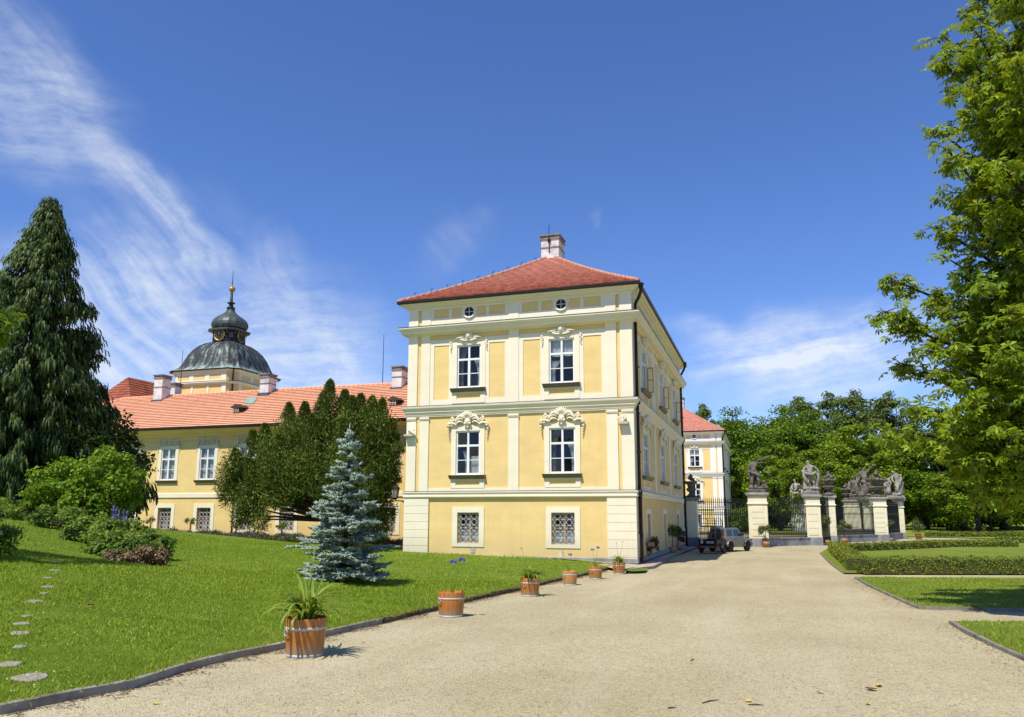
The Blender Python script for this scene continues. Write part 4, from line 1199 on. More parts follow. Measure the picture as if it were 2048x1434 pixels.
for key, a0, a1, yb, yt, lab in (('A', 1497, 1541, 1094, 985, 'broad near gate pillar beside the car, carrying the statue with outflung arm'),
                                 ('B', 1612, 1647, 1091, 989, 'gate pillar carrying the pale standing statue, left of the dark open gate leaf'),
                                 ('C', 1656, 1676, 1086, 991, 'slim gate pillar right of the open gate leaf, topped by a stone vase'),
                                 ('D', 1746, 1780, 1083, 994, 'gate pillar in front of the wall, carrying a vase and a statue with raised arm'),
                                 ('E', 1796, 1813, 1078, 998, 'rightmost slim gate pillar, with the grey two-figure statue on top'),
                                 ('F', 1690, 1726, 1067, 1000, 'pillar inside the forecourt seen through the railing, topped by a small vase group'),
                                 ('H', 1730, 1748, 1068, 1001, 'slim pillar inside the forecourt hard against the near vase pillar'),
                                 ('G', 1583, 1612, 1063, 1003, 'far forecourt pillar seen through the railing below the small pale statue')):
    GP[key] = pier(a0, a1, yb, yt, lab, 5 if key in 'AD' else 4)
def wall_end():
    T = thing('gate_pillar', 'shaded grey gate pillar against the pavilion corner with a dark vase on it', 'gate pillar', (11.93, 22.4, zr(0, 22)), 0, 'cream gate pillars')
    m = MB(); m.box(-.42, .42, -.6, .6, 0, .75); m.build('plinth', M['plinth_blue'], T)
    m = MB(); m.box(-.38, .38, -.55, .55, .75, 3.3); m.build('shaft', M['pier'], T)
    m = MB(); m.ring([(0, 3.3), (.08, 3.34), (.14, 3.45), (.14, 3.52), (0, 3.56)], -.38, .38, -.55, .55); m.quad((-.38, -.55, 3.56), (.38, -.55, 3.56), (.38, .55, 3.56), (-.38, .55, 3.56)); m.build('cap', M['capstone'], T)
    return T
M['plinth_blue'] = stone('plinth_blue', (.12, .125, .16), (.18, .185, .22), (.24, .25, .28), 2.5)
GP['W'] = (wall_end(), np.array([11.93, 22.4, zr(0, 22)]), .4, 3.56)

def railing(p, q, wall_label, label, zt=3.45, zb=.62, sp=.185, gate=False, rise=0.0):
    p, q = np.array(p, float), np.array(q, float); z0 = (p[2]+q[2])/2
    p[2] = q[2] = z0
    d = q-p; L = np.linalg.norm(d[:2]); ang = math.atan2(d[1], d[0])
    if wall_label:
        m = MB(); m.box(0, L, -.2, .2, 0, zb-.06)
        o = thing('low_wall', wall_label, 'wall', p, ang, 'low walls under the railings')
        m.build('masonry', M['plinth'], o)
        m = MB(); m.box(-.0, L, -.24, .24, zb-.06, zb); m.build('coping', M['plinth'], o)
    T = thing('iron_railing' if not gate else 'iron_gate', label, 'railing' if not gate else 'gate', p, ang, 'iron railings of the forecourt' if not gate else None)
    n = int(L/sp); b = MB(); k = MB()
    for i in range(1, n):
        x = L*i/n
        zz = zt+rise*math.sin(PI*x/L)
        b.tube([(x, 0, zb+.02), (x, 0, zz-.12), (x, 0, zz+.20)], [.026, .026, .004], 4)
        k.ball((x, 0, zz-.03), (.04, .04, .07), 5, 3)
        for h in (.30, 1.55, 2.45):
            k.ball((x, 0, zb+h*(zt-zb)/2.85), .038, 5, 3)
        if i < n: 
            xs = L*(i+.5)/n
            b.tube([(xs, 0, zb+.02), (xs, 0, zb+.42), (xs, 0, zb+.55)], [.017, .017, .003], 4)
    b.add(k.v, k.f); r = b
    for h in (zb+.04, zb+.3, zb+1.72, zt-.22, zb+1.83): r.box(0, L, -.025, .025, h, h+.045)
    r.build('bars', M['iron'], T)
    return T
def side_of(k, s): return GP[k][1]+np.array([s*GP[k][2]*1.0, 0, 0])
cw, cA, cB, cC, cD, cE, cF, cG = (GP[x][1] for x in 'WABCDEFG')
def edge(a, b, ra, rb):
    u = (b-a)/np.linalg.norm((b-a)[:2]); return a+u*ra, b-u*rb
e = edge(cw, cA, .45, GP['A'][2]); railing(*e, 'grey low wall from the pavilion corner to the near gate pillar, behind the car', 'tall spiked iron railing behind the car')
e = edge(cA, cB, GP['A'][2], GP['B'][2]); railing(*e, 'grey low wall between the two nearest gate pillars', 'tall spiked iron railing between the two nearest pillars', rise=0.0)
e = edge(cC, cD, GP['C'][2], GP['D'][2]); railing(*e, 'grey low wall with a leafy shadow on it, right of the gateway', 'iron railing right of the gateway, in front of the cream forecourt pillars')
e = edge(cD, cE, GP['D'][2], GP['E'][2]); railing(*e, 'short grey low wall before the rightmost gate pillar', 'short iron railing before the rightmost gate pillar')
e = edge(cG+np.array([2, 1, 0]), cF, .5, GP['F'][2]); railing(*e, 'far low wall across the forecourt', 'far iron railing across the forecourt, seen through the near one')
# open gate leaf
u = np.array([-.35, 1.0, 0]); u /= np.linalg.norm(u)
railing(cB+np.array([GP['B'][2]*1.05, .2, 0]), cB+np.array([GP['B'][2]*1.05, .2, 0])+np.array([.75, 1.6, 0]), None, 'dark iron gate leaf standing open beside the statue pillar', 3.7, .1, .14, True)
railing(cE+np.array([-.35, -.3, 0]), cE+np.array([-.35, -.3, 0])+np.array([-.55, -1.5, 0]), None, 'dark iron gate leaf standing open beside the rightmost pillar', 3.5, .6, .13, True)

def skinfig(joints, edges, root, mat, parent, name='figure', lumps=True):
    bm = bmesh.new(); lay = bm.verts.layers.skin.verify(); vs = {}
    for k, (p, r) in joints.items():
        r *= .84; v = bm.verts.new(p); v[lay].radius = (r, r); v[lay].use_root = (k == root); vs[k] = v
    for a, b in edges: bm.edges.new((vs[a], vs[b]))
    me = bpy.data.meshes.new(name); bm.to_mesh(me); bm.free(); me.materials.append(mat)
    o = link(name, me, parent)
    sk = o.modifiers.new('skin', 'SKIN'); sk.use_smooth_shade = True
    sb = o.modifiers.new('sub', 'SUBSURF'); sb.levels = 2; sb.render_levels = 2
    if lumps:
        tx = bpy.data.textures.new('carving', 'CLOUDS'); tx.noise_scale = .16
        ds = o.modifiers.new('carve', 'DISPLACE'); ds.texture = tx; ds.strength = .05; ds.mid_level = .5
    return o
BASE_E = [('pel', 'bel'), ('bel', 'che'), ('che', 'nek'), ('nek', 'hed'), ('hed', 'top'), ('che', 'shL'), ('shL', 'elL'), ('elL', 'haL'), ('haL', 'fiL'), ('che', 'shR'), ('shR', 'elR'), ('elR', 'haR'), ('haR', 'fiR'),
          ('pel', 'hiL'), ('hiL', 'knL'), ('knL', 'anL'), ('anL', 'toL'), ('pel', 'hiR'), ('hiR', 'knR'), ('knR', 'anR'), ('anR', 'toR')]
def pose(**kw):
    J = dict(pel=((0, 0, 1.05), .17), bel=((0, -.02, 1.25), .16), che=((0, 0, 1.5), .19), nek=((0, 0, 1.72), .075), hed=((0, -.02, 1.86), .11), top=((0, -.02, 1.97), .085),
             shL=((-.24, 0, 1.6), .09), elL=((-.34, -.05, 1.32), .065), haL=((-.3, -.25, 1.15), .045), fiL=((-.28, -.33, 1.1), .03), shR=((.24, 0, 1.6), .09), elR=((.36, -.02, 1.34), .065), haR=((.4, -.2, 1.16), .045), fiR=((.41, -.28, 1.1), .03),
             hiL=((-.12, 0, .95), .13), knL=((-.15, -.08, .55), .09), anL=((-.15, 0, .12), .06), toL=((-.16, -.17, .06), .05), hiR=((.12, 0, .95), .13), knR=((.17, -.02, .55), .09), anR=((.18, .05, .12), .06), toR=((.2, -.12, .06), .05))
    for k, v in kw.items(): J[k] = (v, J[k][1]) if len(v) == 3 else ((v[0], v[1], v[2]), v[3])
    return J
def drape(pts, r, mat, parent):
    m = MB()
    for i, p in enumerate(pts):
        q = r if not isinstance(r, (list, tuple)) else r[i]
        m.tube(p, [x*.8 for x in q] if isinstance(q, (list, tuple)) else q*.8, 7)
    return m.build('drapery', mat, parent, True)
def block(parent, w, d, h, mat, seed=0):
    rg = random.Random(seed); m = MB()
    m.lathe([(w, 0), (w*1.02, h*.5), (w*.9, h*.6), (w*.85, h)], (0, 0, 0), 10, 'z', 0, .72)
    for i in range(7):
        a = rg.uniform(0, 6.3); m.ball((w*.6*math.cos(a), w*.6*math.sin(a), h+.05), (rg.uniform(.12, .25), rg.uniform(.12, .25), rg.uniform(.08, .25)), 7, 4)
    return m.build('rock_base', mat, parent, False)
def statue(key, label, py_top, build, mat='statue', rz_=0.0, dx=0.0, real_h=2.1):
    T0, c, a, h = GP[key]
    top = c+np.array([dx, 0, h])
    H = zat(top, py_top)-top[2]
    T = thing('statue', label, 'statue', top, rz_, 'sandstone statues on the gate pillars', H/real_h)
    build(T, M[mat]); return T
def fig_lean(T, mt):
    block(T, .5, .5, .22, mt, 1)
    J = pose(pel=(-.1, 0, 1.15), bel=(-.18, 0, 1.36), che=(-.06, 0, 1.62), nek=(.1, -.03, 1.8), hed=(.22, -.05, 1.88), top=(.33, -.05, 1.93), shL=(-.28, 0, 1.66), elL=(-.38, -.12, 1.4), haL=(-.28, -.25, 1.22), fiL=(-.22, -.28, 1.16),
             shR=(.12, 0, 1.76), elR=(.45, -.02, 1.92), haR=(.78, -.02, 2.06), fiR=(.92, -.02, 2.12), hiL=(-.2, 0, 1.05), knL=(-.22, -.1, .66), anL=(-.26, 0, .3), toL=(-.27, -.16, .24), hiR=(.05, 0, 1.05), knR=(.14, -.08, .66), anR=(.12, 0, .3), toR=(.14, -.16, .24))
    skinfig(J, BASE_E, 'pel', mt, T)
    drape([[(-.3, .05, 1.75), (-.42, .1, 1.4), (-.36, .12, 1.0), (-.3, .1, .5), (-.28, .1, .25)], [(-.25, -.1, 1.15), (0, -.16, 1.1), (.15, -.1, 1.0), (.2, 0, .8)], [(-.1, .12, 1.2), (-.05, .15, .8), (-.02, .14, .3)]], [[.08, .12, .14, .12, .1], .1, [.1, .14, .12]], mt, T)
    m = MB(); m.ball((.42, .02, .38), (.17, .15, .2), 8, 6); m.ball((.42, -.04, .62), .1, 8, 6); m.ball((.55, -.05, .3), (.14, .1, .1), 7, 5); m.tube([(.5, -.05, .45), (.56, -.1, .3)], .05, 6); m.build('child_figure', mt, T, True)
def fig_stand(T, mt):
    block(T, .45, .45, .3, mt, 2)
    m = MB(); m.lathe([(.26, .25), (.22, .8), (.25, .9)], (-.2, .1, 0), 9); m.build('tree_stump', mt, T)
    J = pose(pel=(0, 0, 1.15), bel=(.02, 0, 1.35), che=(0, 0, 1.58), nek=(-.06, -.03, 1.78), hed=(-.1, -.05, 1.9), top=(-.12, -.06, 2.0), shL=(-.24, 0, 1.64), elL=(-.36, -.12, 1.42), haL=(-.15, -.26, 1.36), fiL=(-.04, -.28, 1.36), shR=(.24, 0, 1.64), elR=(.42, .0, 1.42), haR=(.5, .0, 1.18), fiR=(.52, 0, 1.08),
             hiL=(-.12, 0, 1.05), knL=(-.12, -.14, .7), anL=(-.1, -.02, .36), toL=(-.1, -.18, .32), hiR=(.12, 0, 1.05), knR=(.2, -.05, .68), anR=(.16, .02, .34), toR=(.16, -.14, .3))
    skinfig(J, BASE_E, 'pel', mt, T)
    drape([[(-.4, -.05, 1.4), (-.2, -.24, 1.22), (.1, -.24, 1.15), (.35, -.1, 1.3)], [(-.3, -.1, 1.3), (-.28, -.12, 1.0), (-.15, -.1, .6)], [(.4, .05, 1.3), (.42, .08, .9), (.3, .1, .5), (.3, .1, .3)]], [.11, [.14, .16, .12], [.1, .13, .14, .12]], mt, T)
def fig_raise(T, mt):
    block(T, .5, .5, .25, mt, 3)
    J = pose(pel=(-.05, 0, 1.05), che=(-.08, 0, 1.5), nek=(-.05, 0, 1.7), hed=(-.03, -.03, 1.8), top=(-.02, -.03, 1.88), shR=(.14, 0, 1.62), elR=(.3, -.02, 1.85), haR=(.52, -.02, 1.98), fiR=(.64, -.02, 2.0), shL=(-.28, 0, 1.55), elL=(-.42, -.1, 1.3), haL=(-.4, -.22, 1.08), fiL=(-.38, -.26, 1.0))
    skinfig(J, BASE_E, 'pel', mt, T)
    drape([[(-.3, .0, 1.4), (-.45, .05, 1.0), (-.4, .05, .5), (-.35, 0, .25)], [(-.2, -.12, 1.1), (.1, -.16, 1.0), (.25, -.05, .8), (.2, 0, .3)], [(0, -.1, .95), (0, -.12, .5), (0, -.05, .25)]], [[.1, .18, .2, .2], [.12, .13, .12, .12], .16], mt, T)
def fig_pair(T, mt):
    block(T, .62, .5, .25, mt, 4)
    for ox, sg, hh in ((.2, 1, 1.0), (-.42, -1, .78)):
        J = pose(pel=(0, 0, 1.05), che=(-.1*sg, -.05, 1.5), nek=(-.2*sg, -.1, 1.68), hed=(-.26*sg, -.14, 1.74), top=(-.32*sg, -.16, 1.78), shL=(-.28, -.02, 1.5), elL=(-.34, -.2, 1.2), haL=(-.2, -.3, 1.0), fiL=(-.14, -.32, .95), shR=(.2, 0, 1.52), elR=(.26, -.16, 1.2), haR=(.12, -.3, 1.02), fiR=(.05, -.32, 1.0))
        J = {k: ((p[0]*hh+ox, p[1]*hh, p[2]*hh+.12), r*hh) for k, (p, r) in J.items()}
        skinfig(J, BASE_E, 'pel', mt, T)
    drape([[(.35, .05, 1.55), (.42, .08, 1.1), (.35, .05, .6), (.35, 0, .3)], [(.2, -.1, 1.1), (.15, -.18, .7), (.2, -.15, .3)], [(-.55, 0, 1.2), (-.6, .05, .8), (-.55, 0, .3)], [(-.4, -.1, .8), (-.4, -.12, .3)]], [[.12, .2, .2, .18], .15, [.13, .17, .16], .15], mt, T)
def fig_seat(T, mt):
    block(T, .5, .5, .3, mt, 5)
    J = pose(pel=(0, 0, .75), bel=(0, 0, 1.0), che=(-.03, 0, 1.3), nek=(-.06, -.02, 1.55), hed=(-.1, -.05, 1.68), top=(-.12, -.06, 1.8), shL=(-.26, 0, 1.4), elL=(-.36, -.1, 1.1), haL=(-.2, -.25, .95), fiL=(-.12, -.3, .95), shR=(.24, 0, 1.4), elR=(.38, -.05, 1.1), haR=(.3, -.25, .9), fiR=(.25, -.32, .88),
             hiL=(-.14, 0, .7), knL=(-.2, -.4, .72), anL=(-.18, -.38, .35), toL=(-.18, -.5, .3), hiR=(.14, 0, .7), knR=(.24, -.4, .7), anR=(.24, -.36, .35), toR=(.25, -.5, .3))
    skinfig(J, BASE_E, 'pel', mt, T)
    drape([[(-.3, .05, 1.3), (-.4, 0, .8), (-.35, -.1, .4)], [(.3, .05, 1.2), (.45, 0, .8), (.42, -.15, .4)], [(-.2, -.35, .7), (0, -.42, .65), (.25, -.38, .68)]], [.16, .18, .12], mt, T)
statue('A', 'dark stone figure leaning back with one arm flung out, small child figure at its feet', 911, fig_lean, 'statue', R(-12), 0, 2.15)
statue('B', 'sandstone figure with pale bald head standing against a stump, looking left', 919, fig_stand, 'statue_mid', R(-10), 0, 2.05) if False else None
M['statue_mid'] = stone('sandstone_mid', (.13, .115, .095), (.28, .255, .215), (.46, .43, .38), 2.4)
statue('B', 'sandstone figure with pale bald head standing against a stump, looking left', 919, fig_stand, 'statue_mid', R(-10), 0, 2.05)
statue('E', 'grey sandstone group of two stooping draped figures on the rightmost pillar', 940, fig_pair, 'statue_mid', R(-10), -.25, 2.0)
statue('G', 'small pale seated statue seen between the two nearest pillars', 957, fig_seat, 'statue_pale', R(-10), 0, 1.85)
statue('H', 'dark stone figure raising one arm, just left of the large vase', 930, fig_raise, 'statue', R(-10), 0, 2.02)
def fig_small(T, mt): fig_raise(T, mt)
statue('F', 'dark crouching statue beside a small vase, seen above the railing', 950, fig_seat, 'statue', R(-10), .55, 1.85)
def vase(c, top, label, mat='statue', wide=1.0, group='stone vases on the gate pillars'):
    H = zat(c, top)-c[2]
    T = thing('stone_vase', label, 'vase', c, 0, group, H/1.9)
    m = MB(); m.lathe([(.5, 0), (.52, .12), (.36, .16), (.2, .3), (.17, .42), (.34, .52), (.5*wide, .66), (.5*wide, .72), (.26, .78), (.36*wide, .95), (.46*wide, 1.15), (.5*wide, 1.22), (.42, 1.26)], (0, 0, 0), 14); m.build('body', M[mat], T, True)
    g = MB(); rg = random.Random(int(c[0]*10))
    for i in range(16):
        a = 2*PI*i/16; g.ball((.5*wide*math.cos(a), .5*wide*math.sin(a), 1.2+rg.uniform(-.05, .05)), rg.uniform(.09, .14), 6, 4)
    for i in range(9):
        a = rg.uniform(0, 6.3); q = rg.uniform(0, .3); g.ball((q*math.cos(a), q*math.sin(a), 1.35+(.3-q)*1.1), rg.uniform(.1, .17), 6, 4)
    g.ball((0, 0, 1.78), (.12, .12, .14), 7, 5)
    g.build('stone_fruit', M[mat], T, True); return T
for k, top, lab, dx, wd in (('C', 942, 'dark stone vase heaped with fruit on the slim pillar by the gateway', 0, 1.0), ('D', 940, 'wide dark stone vase on the pillar before the forecourt wall', .05, 1.25), ('F', 966, 'small dark stone vase on the far forecourt pillar, left of the crouching statue', -.5, 1.0), ('W', 948, 'blackish stone vase silhouetted at the pavilion corner', 0, .8)):
    T0, c, a, h = GP[k]
    vase(c+np.array([dx, 0, h]), top, lab, 'statue', wd)
# ------------------------------------------------------------------ wooden tubs and their plants
def tub(px, py, wpx, label, mat='tub', hoop=True):
    c = ground(px, py); k = mperpx(c); r = wpx*k/2; h = r*1.78
    T = thing('planter_tub', label, 'planter', c, R(random.uniform(-15, 15)), 'wooden planter tubs along the drive', r/.31)
    b = MB(); H = .55; rt, rb = .31, .265
    b.lathe([(rb-.02, .0), (rb, .0), (rb+.005, .02), (rt, H-.01), (rt-.004, H), (rt-.022, H), (rt-.03, H-.05)], (0, 0, 0), 36)
    b.build('staves', M[mat], T, True)
    b = MB(); z0, z1 = .385, .43; ra = rb+(rt-rb)*z0/H+.005; rc = rb+(rt-rb)*z1/H+.005
    b.lathe([(ra-.01, z0), (ra, z0), (rc, z1), (rc-.01, z1)], (0, 0, 0), 36); b.build('hoop', M['tin'], T, True)
    b = MB(); b.lathe([(rb-.01, .0), (rb+.007, .0), (rb+.012, .045), (rb-.005, .045)], (0, 0, 0), 36); b.build('bottom_hoop', M['tin'], T, True)
    b = MB(); b.lathe([(.0, H-.06), (rt-.025, H-.055)], (0, 0, 0), 24); b.build('soil', M['soil'], T)
    a = -PI/2-.35+math.atan2(-(c[0]-CAM[0]), (c[1]-CAM[1]))*-1*0
    rg = MB(); ca, sa = math.cos(a), math.sin(a); R0 = rt-.005
    cx, cy, cz = R0*ca, R0*sa, .355
    rg.tube([(cx+.02*ca-sa*.045*math.cos(t), cy+.02*sa+ca*.045*math.cos(t), cz+.045*math.sin(t)) for t in [i*2*PI/14 for i in range(15)]], .009, 6, False)
    rg.ball((cx+.012*ca, cy+.012*sa, .405), (.022, .022, .028), 7, 5)
    rg.build('ring_handle', M['tin'], T, True)
    return c, r/.31
def strapplant(c, s, label, nleaf, L, stalks, flowers, seed, zoff=.50):
    rng = np.random.default_rng(seed)
    T = thing('lily_plant', label, 'plant', c+np.array([0, 0, zoff*s]), 0, 'leafy plants in the tubs')
    V, F = [], []; o = 0
    for i in range(nleaf):
        a = rng.uniform(0, 2*PI); ln = L*rng.uniform(.55, 1.1); el = rng.uniform(.75, 1.5); w = rng.uniform(.022, .036)*s*(.6+.4*L/.6)
        if rng.random() < .25: w *= .7
        droop = rng.uniform(1.2, 2.6)
        p = np.array([rng.normal(0, .05), rng.normal(0, .05), 0])*s; n = 9; e = el
        pts = []
        for k in range(n+1):
            pts.append(p.copy()); e -= droop/n*(.4+1.2*k/n)
            p = p+np.array([math.cos(a)*math.cos(e), math.sin(a)*math.cos(e), math.sin(e)])*ln/n
        sd = np.array([-math.sin(a), math.cos(a), 0])
        for k, q in enumerate(pts):
            ww = w*(min(1, .6+k*.2))*(1-(k/n)**2.2)+.001; dz = np.array([0, 0, .35*ww])
            V += [q-sd*ww+dz, q, q+sd*ww+dz]
        for k in range(n):
            b = o+3*k; F += [(b, b+1, b+4, b+3), (b+1, b+2, b+5, b+4)]
        o += 3*(n+1)
    fastmesh('leaves', np.array(V), np.array(F), M['strap'], T)
    for (px, py, kind) in stalks:
        tp = c+np.array([0, 0, zoff*s]); 
        v = ray(px, py); t = ((c-CAM)@_F)/(v@_F); q = CAM+v*t-tp
        # solve for the right height over the tub at this row
        z = zat(c+np.array([q[0], q[1], 0]), py)-tp[2]
        m = MB(); m.tube([(q[0]*.1, q[1]*.1, 0), (q[0]*.5, q[1]*.5, z*.5), (q[0], q[1], z)], [.011*s, .009*s, .006*s], 6)
        st = m.build('flower_stalk', M['stalk'], T, True)
        if kind == 'bud':
            m = MB(); m.ball((q[0], q[1], z), (.014*s, .014*s, .05*s), 6, 5); m.build('bud', M['stalk'], st, True)
        elif kind == 'blue':
            n = 70; d = rdir(rng, n); d[:, 2] = np.abs(d[:, 2])*1.0-.25
            P = np.array([q[0], q[1], z])+d*.045*s; 
            Vv, Ff = cards(P, d+rng.normal(0, .25, (n, 3)), rdir(rng, n), rng.uniform(.035, .06, n)*s, .028*s)
            fastmesh('flower_head', Vv, Ff, M['blue'], st)
        elif kind == 'dry':
            n = 14; d = rdir(rng, n); P = np.repeat(np.array([[q[0], q[1], z]]), n, 0)
            Vv, Ff = cards(P, d, rdir(rng, n), .05*s, .014*s); fastmesh('seed_head', Vv, Ff, M['straw'], st)
    return T
TUBS = [(609, 1311, 84, 'largest nearest orange wooden tub with a big clump of strap leaves', 'tub', 'bushy strap-leaved plant with three tall budding stalks in the nearest tub', 95, .86, [(622, 1140, 'bud'), (630, 1100, 'bud'), (647, 1155, 'bud')]),
        (902, 1233, 55, 'second nearest orange wooden tub, holding two blue flower heads on one side', 'tub', 'sparse plant with two large blue flower heads in the second tub', 12, .26, [(907, 1125, 'blue'), (924, 1121, 'blue')]),
        (1060, 1192, 40, 'third orange wooden tub along the lawn edge with arching leaves', 'tub', 'arching green leaf clump with one thin bare stalk in the third tub', 75, .80, [(1043, 1097, 'dry')]),
        (1139.5, 1170, 31, 'pale honey-coloured wooden tub, almost empty of leaves', 'tub_pale', 'tiny tuft with a dry seed head and one blue flower in the pale tub', 10, .2, [(1125, 1103, 'dry'), (1140, 1110, 'blue')]),
        (1191, 1158, 28, 'orange wooden tub between the pale tub and the corner tub, with two thin flower stalks', 'tub', 'thin plant with two blue flower heads against the cream quoins', 12, .3, [(1185, 1100, 'blue'), (1196, 1096, 'blue')]),
        (1238, 1148, 26, 'farthest orange wooden tub before the pavilion corner, with a spiky leaf clump', 'tub', 'spiky leaf clump with two dry stalks in the farthest tub', 65, .66, [(1233, 1086, 'dry'), (1246, 1083, 'dry')])]
for i, (px, py, w, l1, mt, l2, nl, L, st) in enumerate(TUBS):
    c, s = tub(px, py, w, l1, mt)
    strapplant(c, s, l2, nl, L*s, st, None, 40+i)

# ------------------------------------------------------------------ clipped little trees in tubs near the gate and the side wall
def leafball(name, parent, c, r, n, size, mat, seed, squash=(1, 1, 1), shell=.55):
    rng = np.random.default_rng(seed)
    nb = max(6, int(n/90)); cc = rdir(rng, nb)*rng.uniform(.35, .8, (nb, 1)); k = rng.integers(0, nb, n)
    d = rdir(rng, n); P = cc[k]+d*rng.uniform(.15, .45, (n, 1))
    P = P*np.array(squash)*r+np.array(c)
    N = unit(d+np.array([0, 0, .5])+rng.normal(0, .4, (n, 3)))
    V, F = cards(P, np.cross(N, rdir(rng, n)), N, rng.uniform(.6, 1.2, n)*size, size*.55)
    return fastmesh(name, V, F, mat, parent)
def potted(px, pyb, pyt, wpx, label, mat='olive', pot='tub', crown=1.0, seed=0, bush=False, plabel=None):
    c = ground(px, pyb); k = mperpx(c)
    H = zat(c, pyt)-c[2]; r = wpx*k/2
    ph = r*1.7
    T = thing('planter_tub', plabel, 'planter', c, 0, 'small tubs by the gate and wall', r/.31)
    b = MB(); b.lathe([(.25, 0), (.27, 0), (.31, .53), (.30, .55), (.27, .55)], (0, 0, 0), 18); b.build('staves', M[pot], T, True)
    b = MB(); b.lathe([(.285, .36), (.305, .36), (.312, .42), (.29, .42)], (0, 0, 0), 18); b.build('hoop', M['tin'], T, True)
    b = MB(); b.lathe([(0, .5), (.28, .5)], (0, 0, 0), 14); b.build('soil', M['soil'], T)
    P = thing('potted_tree', label, 'potted tree', c+np.array([0, 0, .5*r/.31]), 0, 'little trees in tubs')
    hh = H-.5*r/.31; cr = crown*r*1.75
    m = MB(); rg = random.Random(seed)
    cz = hh-cr*.75 if not bush else hh*.5
    m.tube([(0, 0, 0), (rg.uniform(-.04, .04), 0, cz*.5), (0, 0, cz)], [r*.1, r*.08, r*.06], 6)
    for i in range(5):
        a = i*1.26; m.tube([(0, 0, cz*.9), (cr*.5*math.cos(a), cr*.5*math.sin(a), cz+cr*.3)], [r*.05, r*.02], 4)
    m.build('trunk', M['bark'], P)
    leafball('crown', P, (0, 0, cz if not bush else hh*.52), cr, 900, max(.07, k*3.2), M[mat], seed, (1, 1, .8 if not bush else hh*.55/cr))
potted(1533, 1095, 1047, 14, 'round-headed little tree before the broad near pillar', 'olive', 'tub', 1.35, 1, plabel='orange tub by the broad near gate pillar')
potted(1657, 1091, 1030, 12, 'pale-leaved little tree on a thin stem, right of the statue pillar', 'olive', 'tub', 1.4, 2, plabel='orange tub by the gateway, half behind the hedge corner')
potted(1690, 1087, 1040, 12, 'loose dark little tree before the low wall with a leafy shadow', 'olive', 'tub', 1.45, 3, plabel='orange tub against the low wall right of the gateway')
potted(1783, 1083, 1040, 8, 'small round-headed tree right of the vase pillar', 'olive', 'tub', 1.2, 4, plabel='narrow orange tub beside the vase pillar')
potted(1838, 1079, 1032, 13, 'wide loose bush in a tub right of the rightmost pillar', 'olive', 'tub', 1.6, 5, True, plabel='orange tub under the wide bush past the rightmost pillar')
potted(1345, 1109, 1048, 17, 'nearer shaded little tree beside the side door', 'perennial_b', 'tub_pale', 1.2, 6, plabel='nearer shaded wooden tub beside the side door')
potted(1357, 1103, 1044, 15, 'farther shaded little tree by the last side window', 'perennial_b', 'tub_pale', 1.25, 7, plabel='farther shaded wooden tub by the last side window')
for s, z, lab, sd in ((3.5, .75, 'dark red trailing flowers at the first side window', 1), (17.0, .85, 'dark red trailing flowers at the last side window', 2)):
    T = thing('window_flowers', lab, 'flowers', (W+.1, s, z), 0, 'flower boxes on the side wall')
    b = MB(); b.box(-.05, .22, -.5, .6, -.1, .1); b.build('box', M['tub_pale'], T)
    leafball('blooms', T, (.2, 0, -.1), .55, 900, .09, M['pinkred'], sd, (.7, 1.1, .95)); leafball('leaves', T, (.12, 0, .12), .5, 350, .09, M['perennial_b'], sd+5, (.6, 1.1, .7))

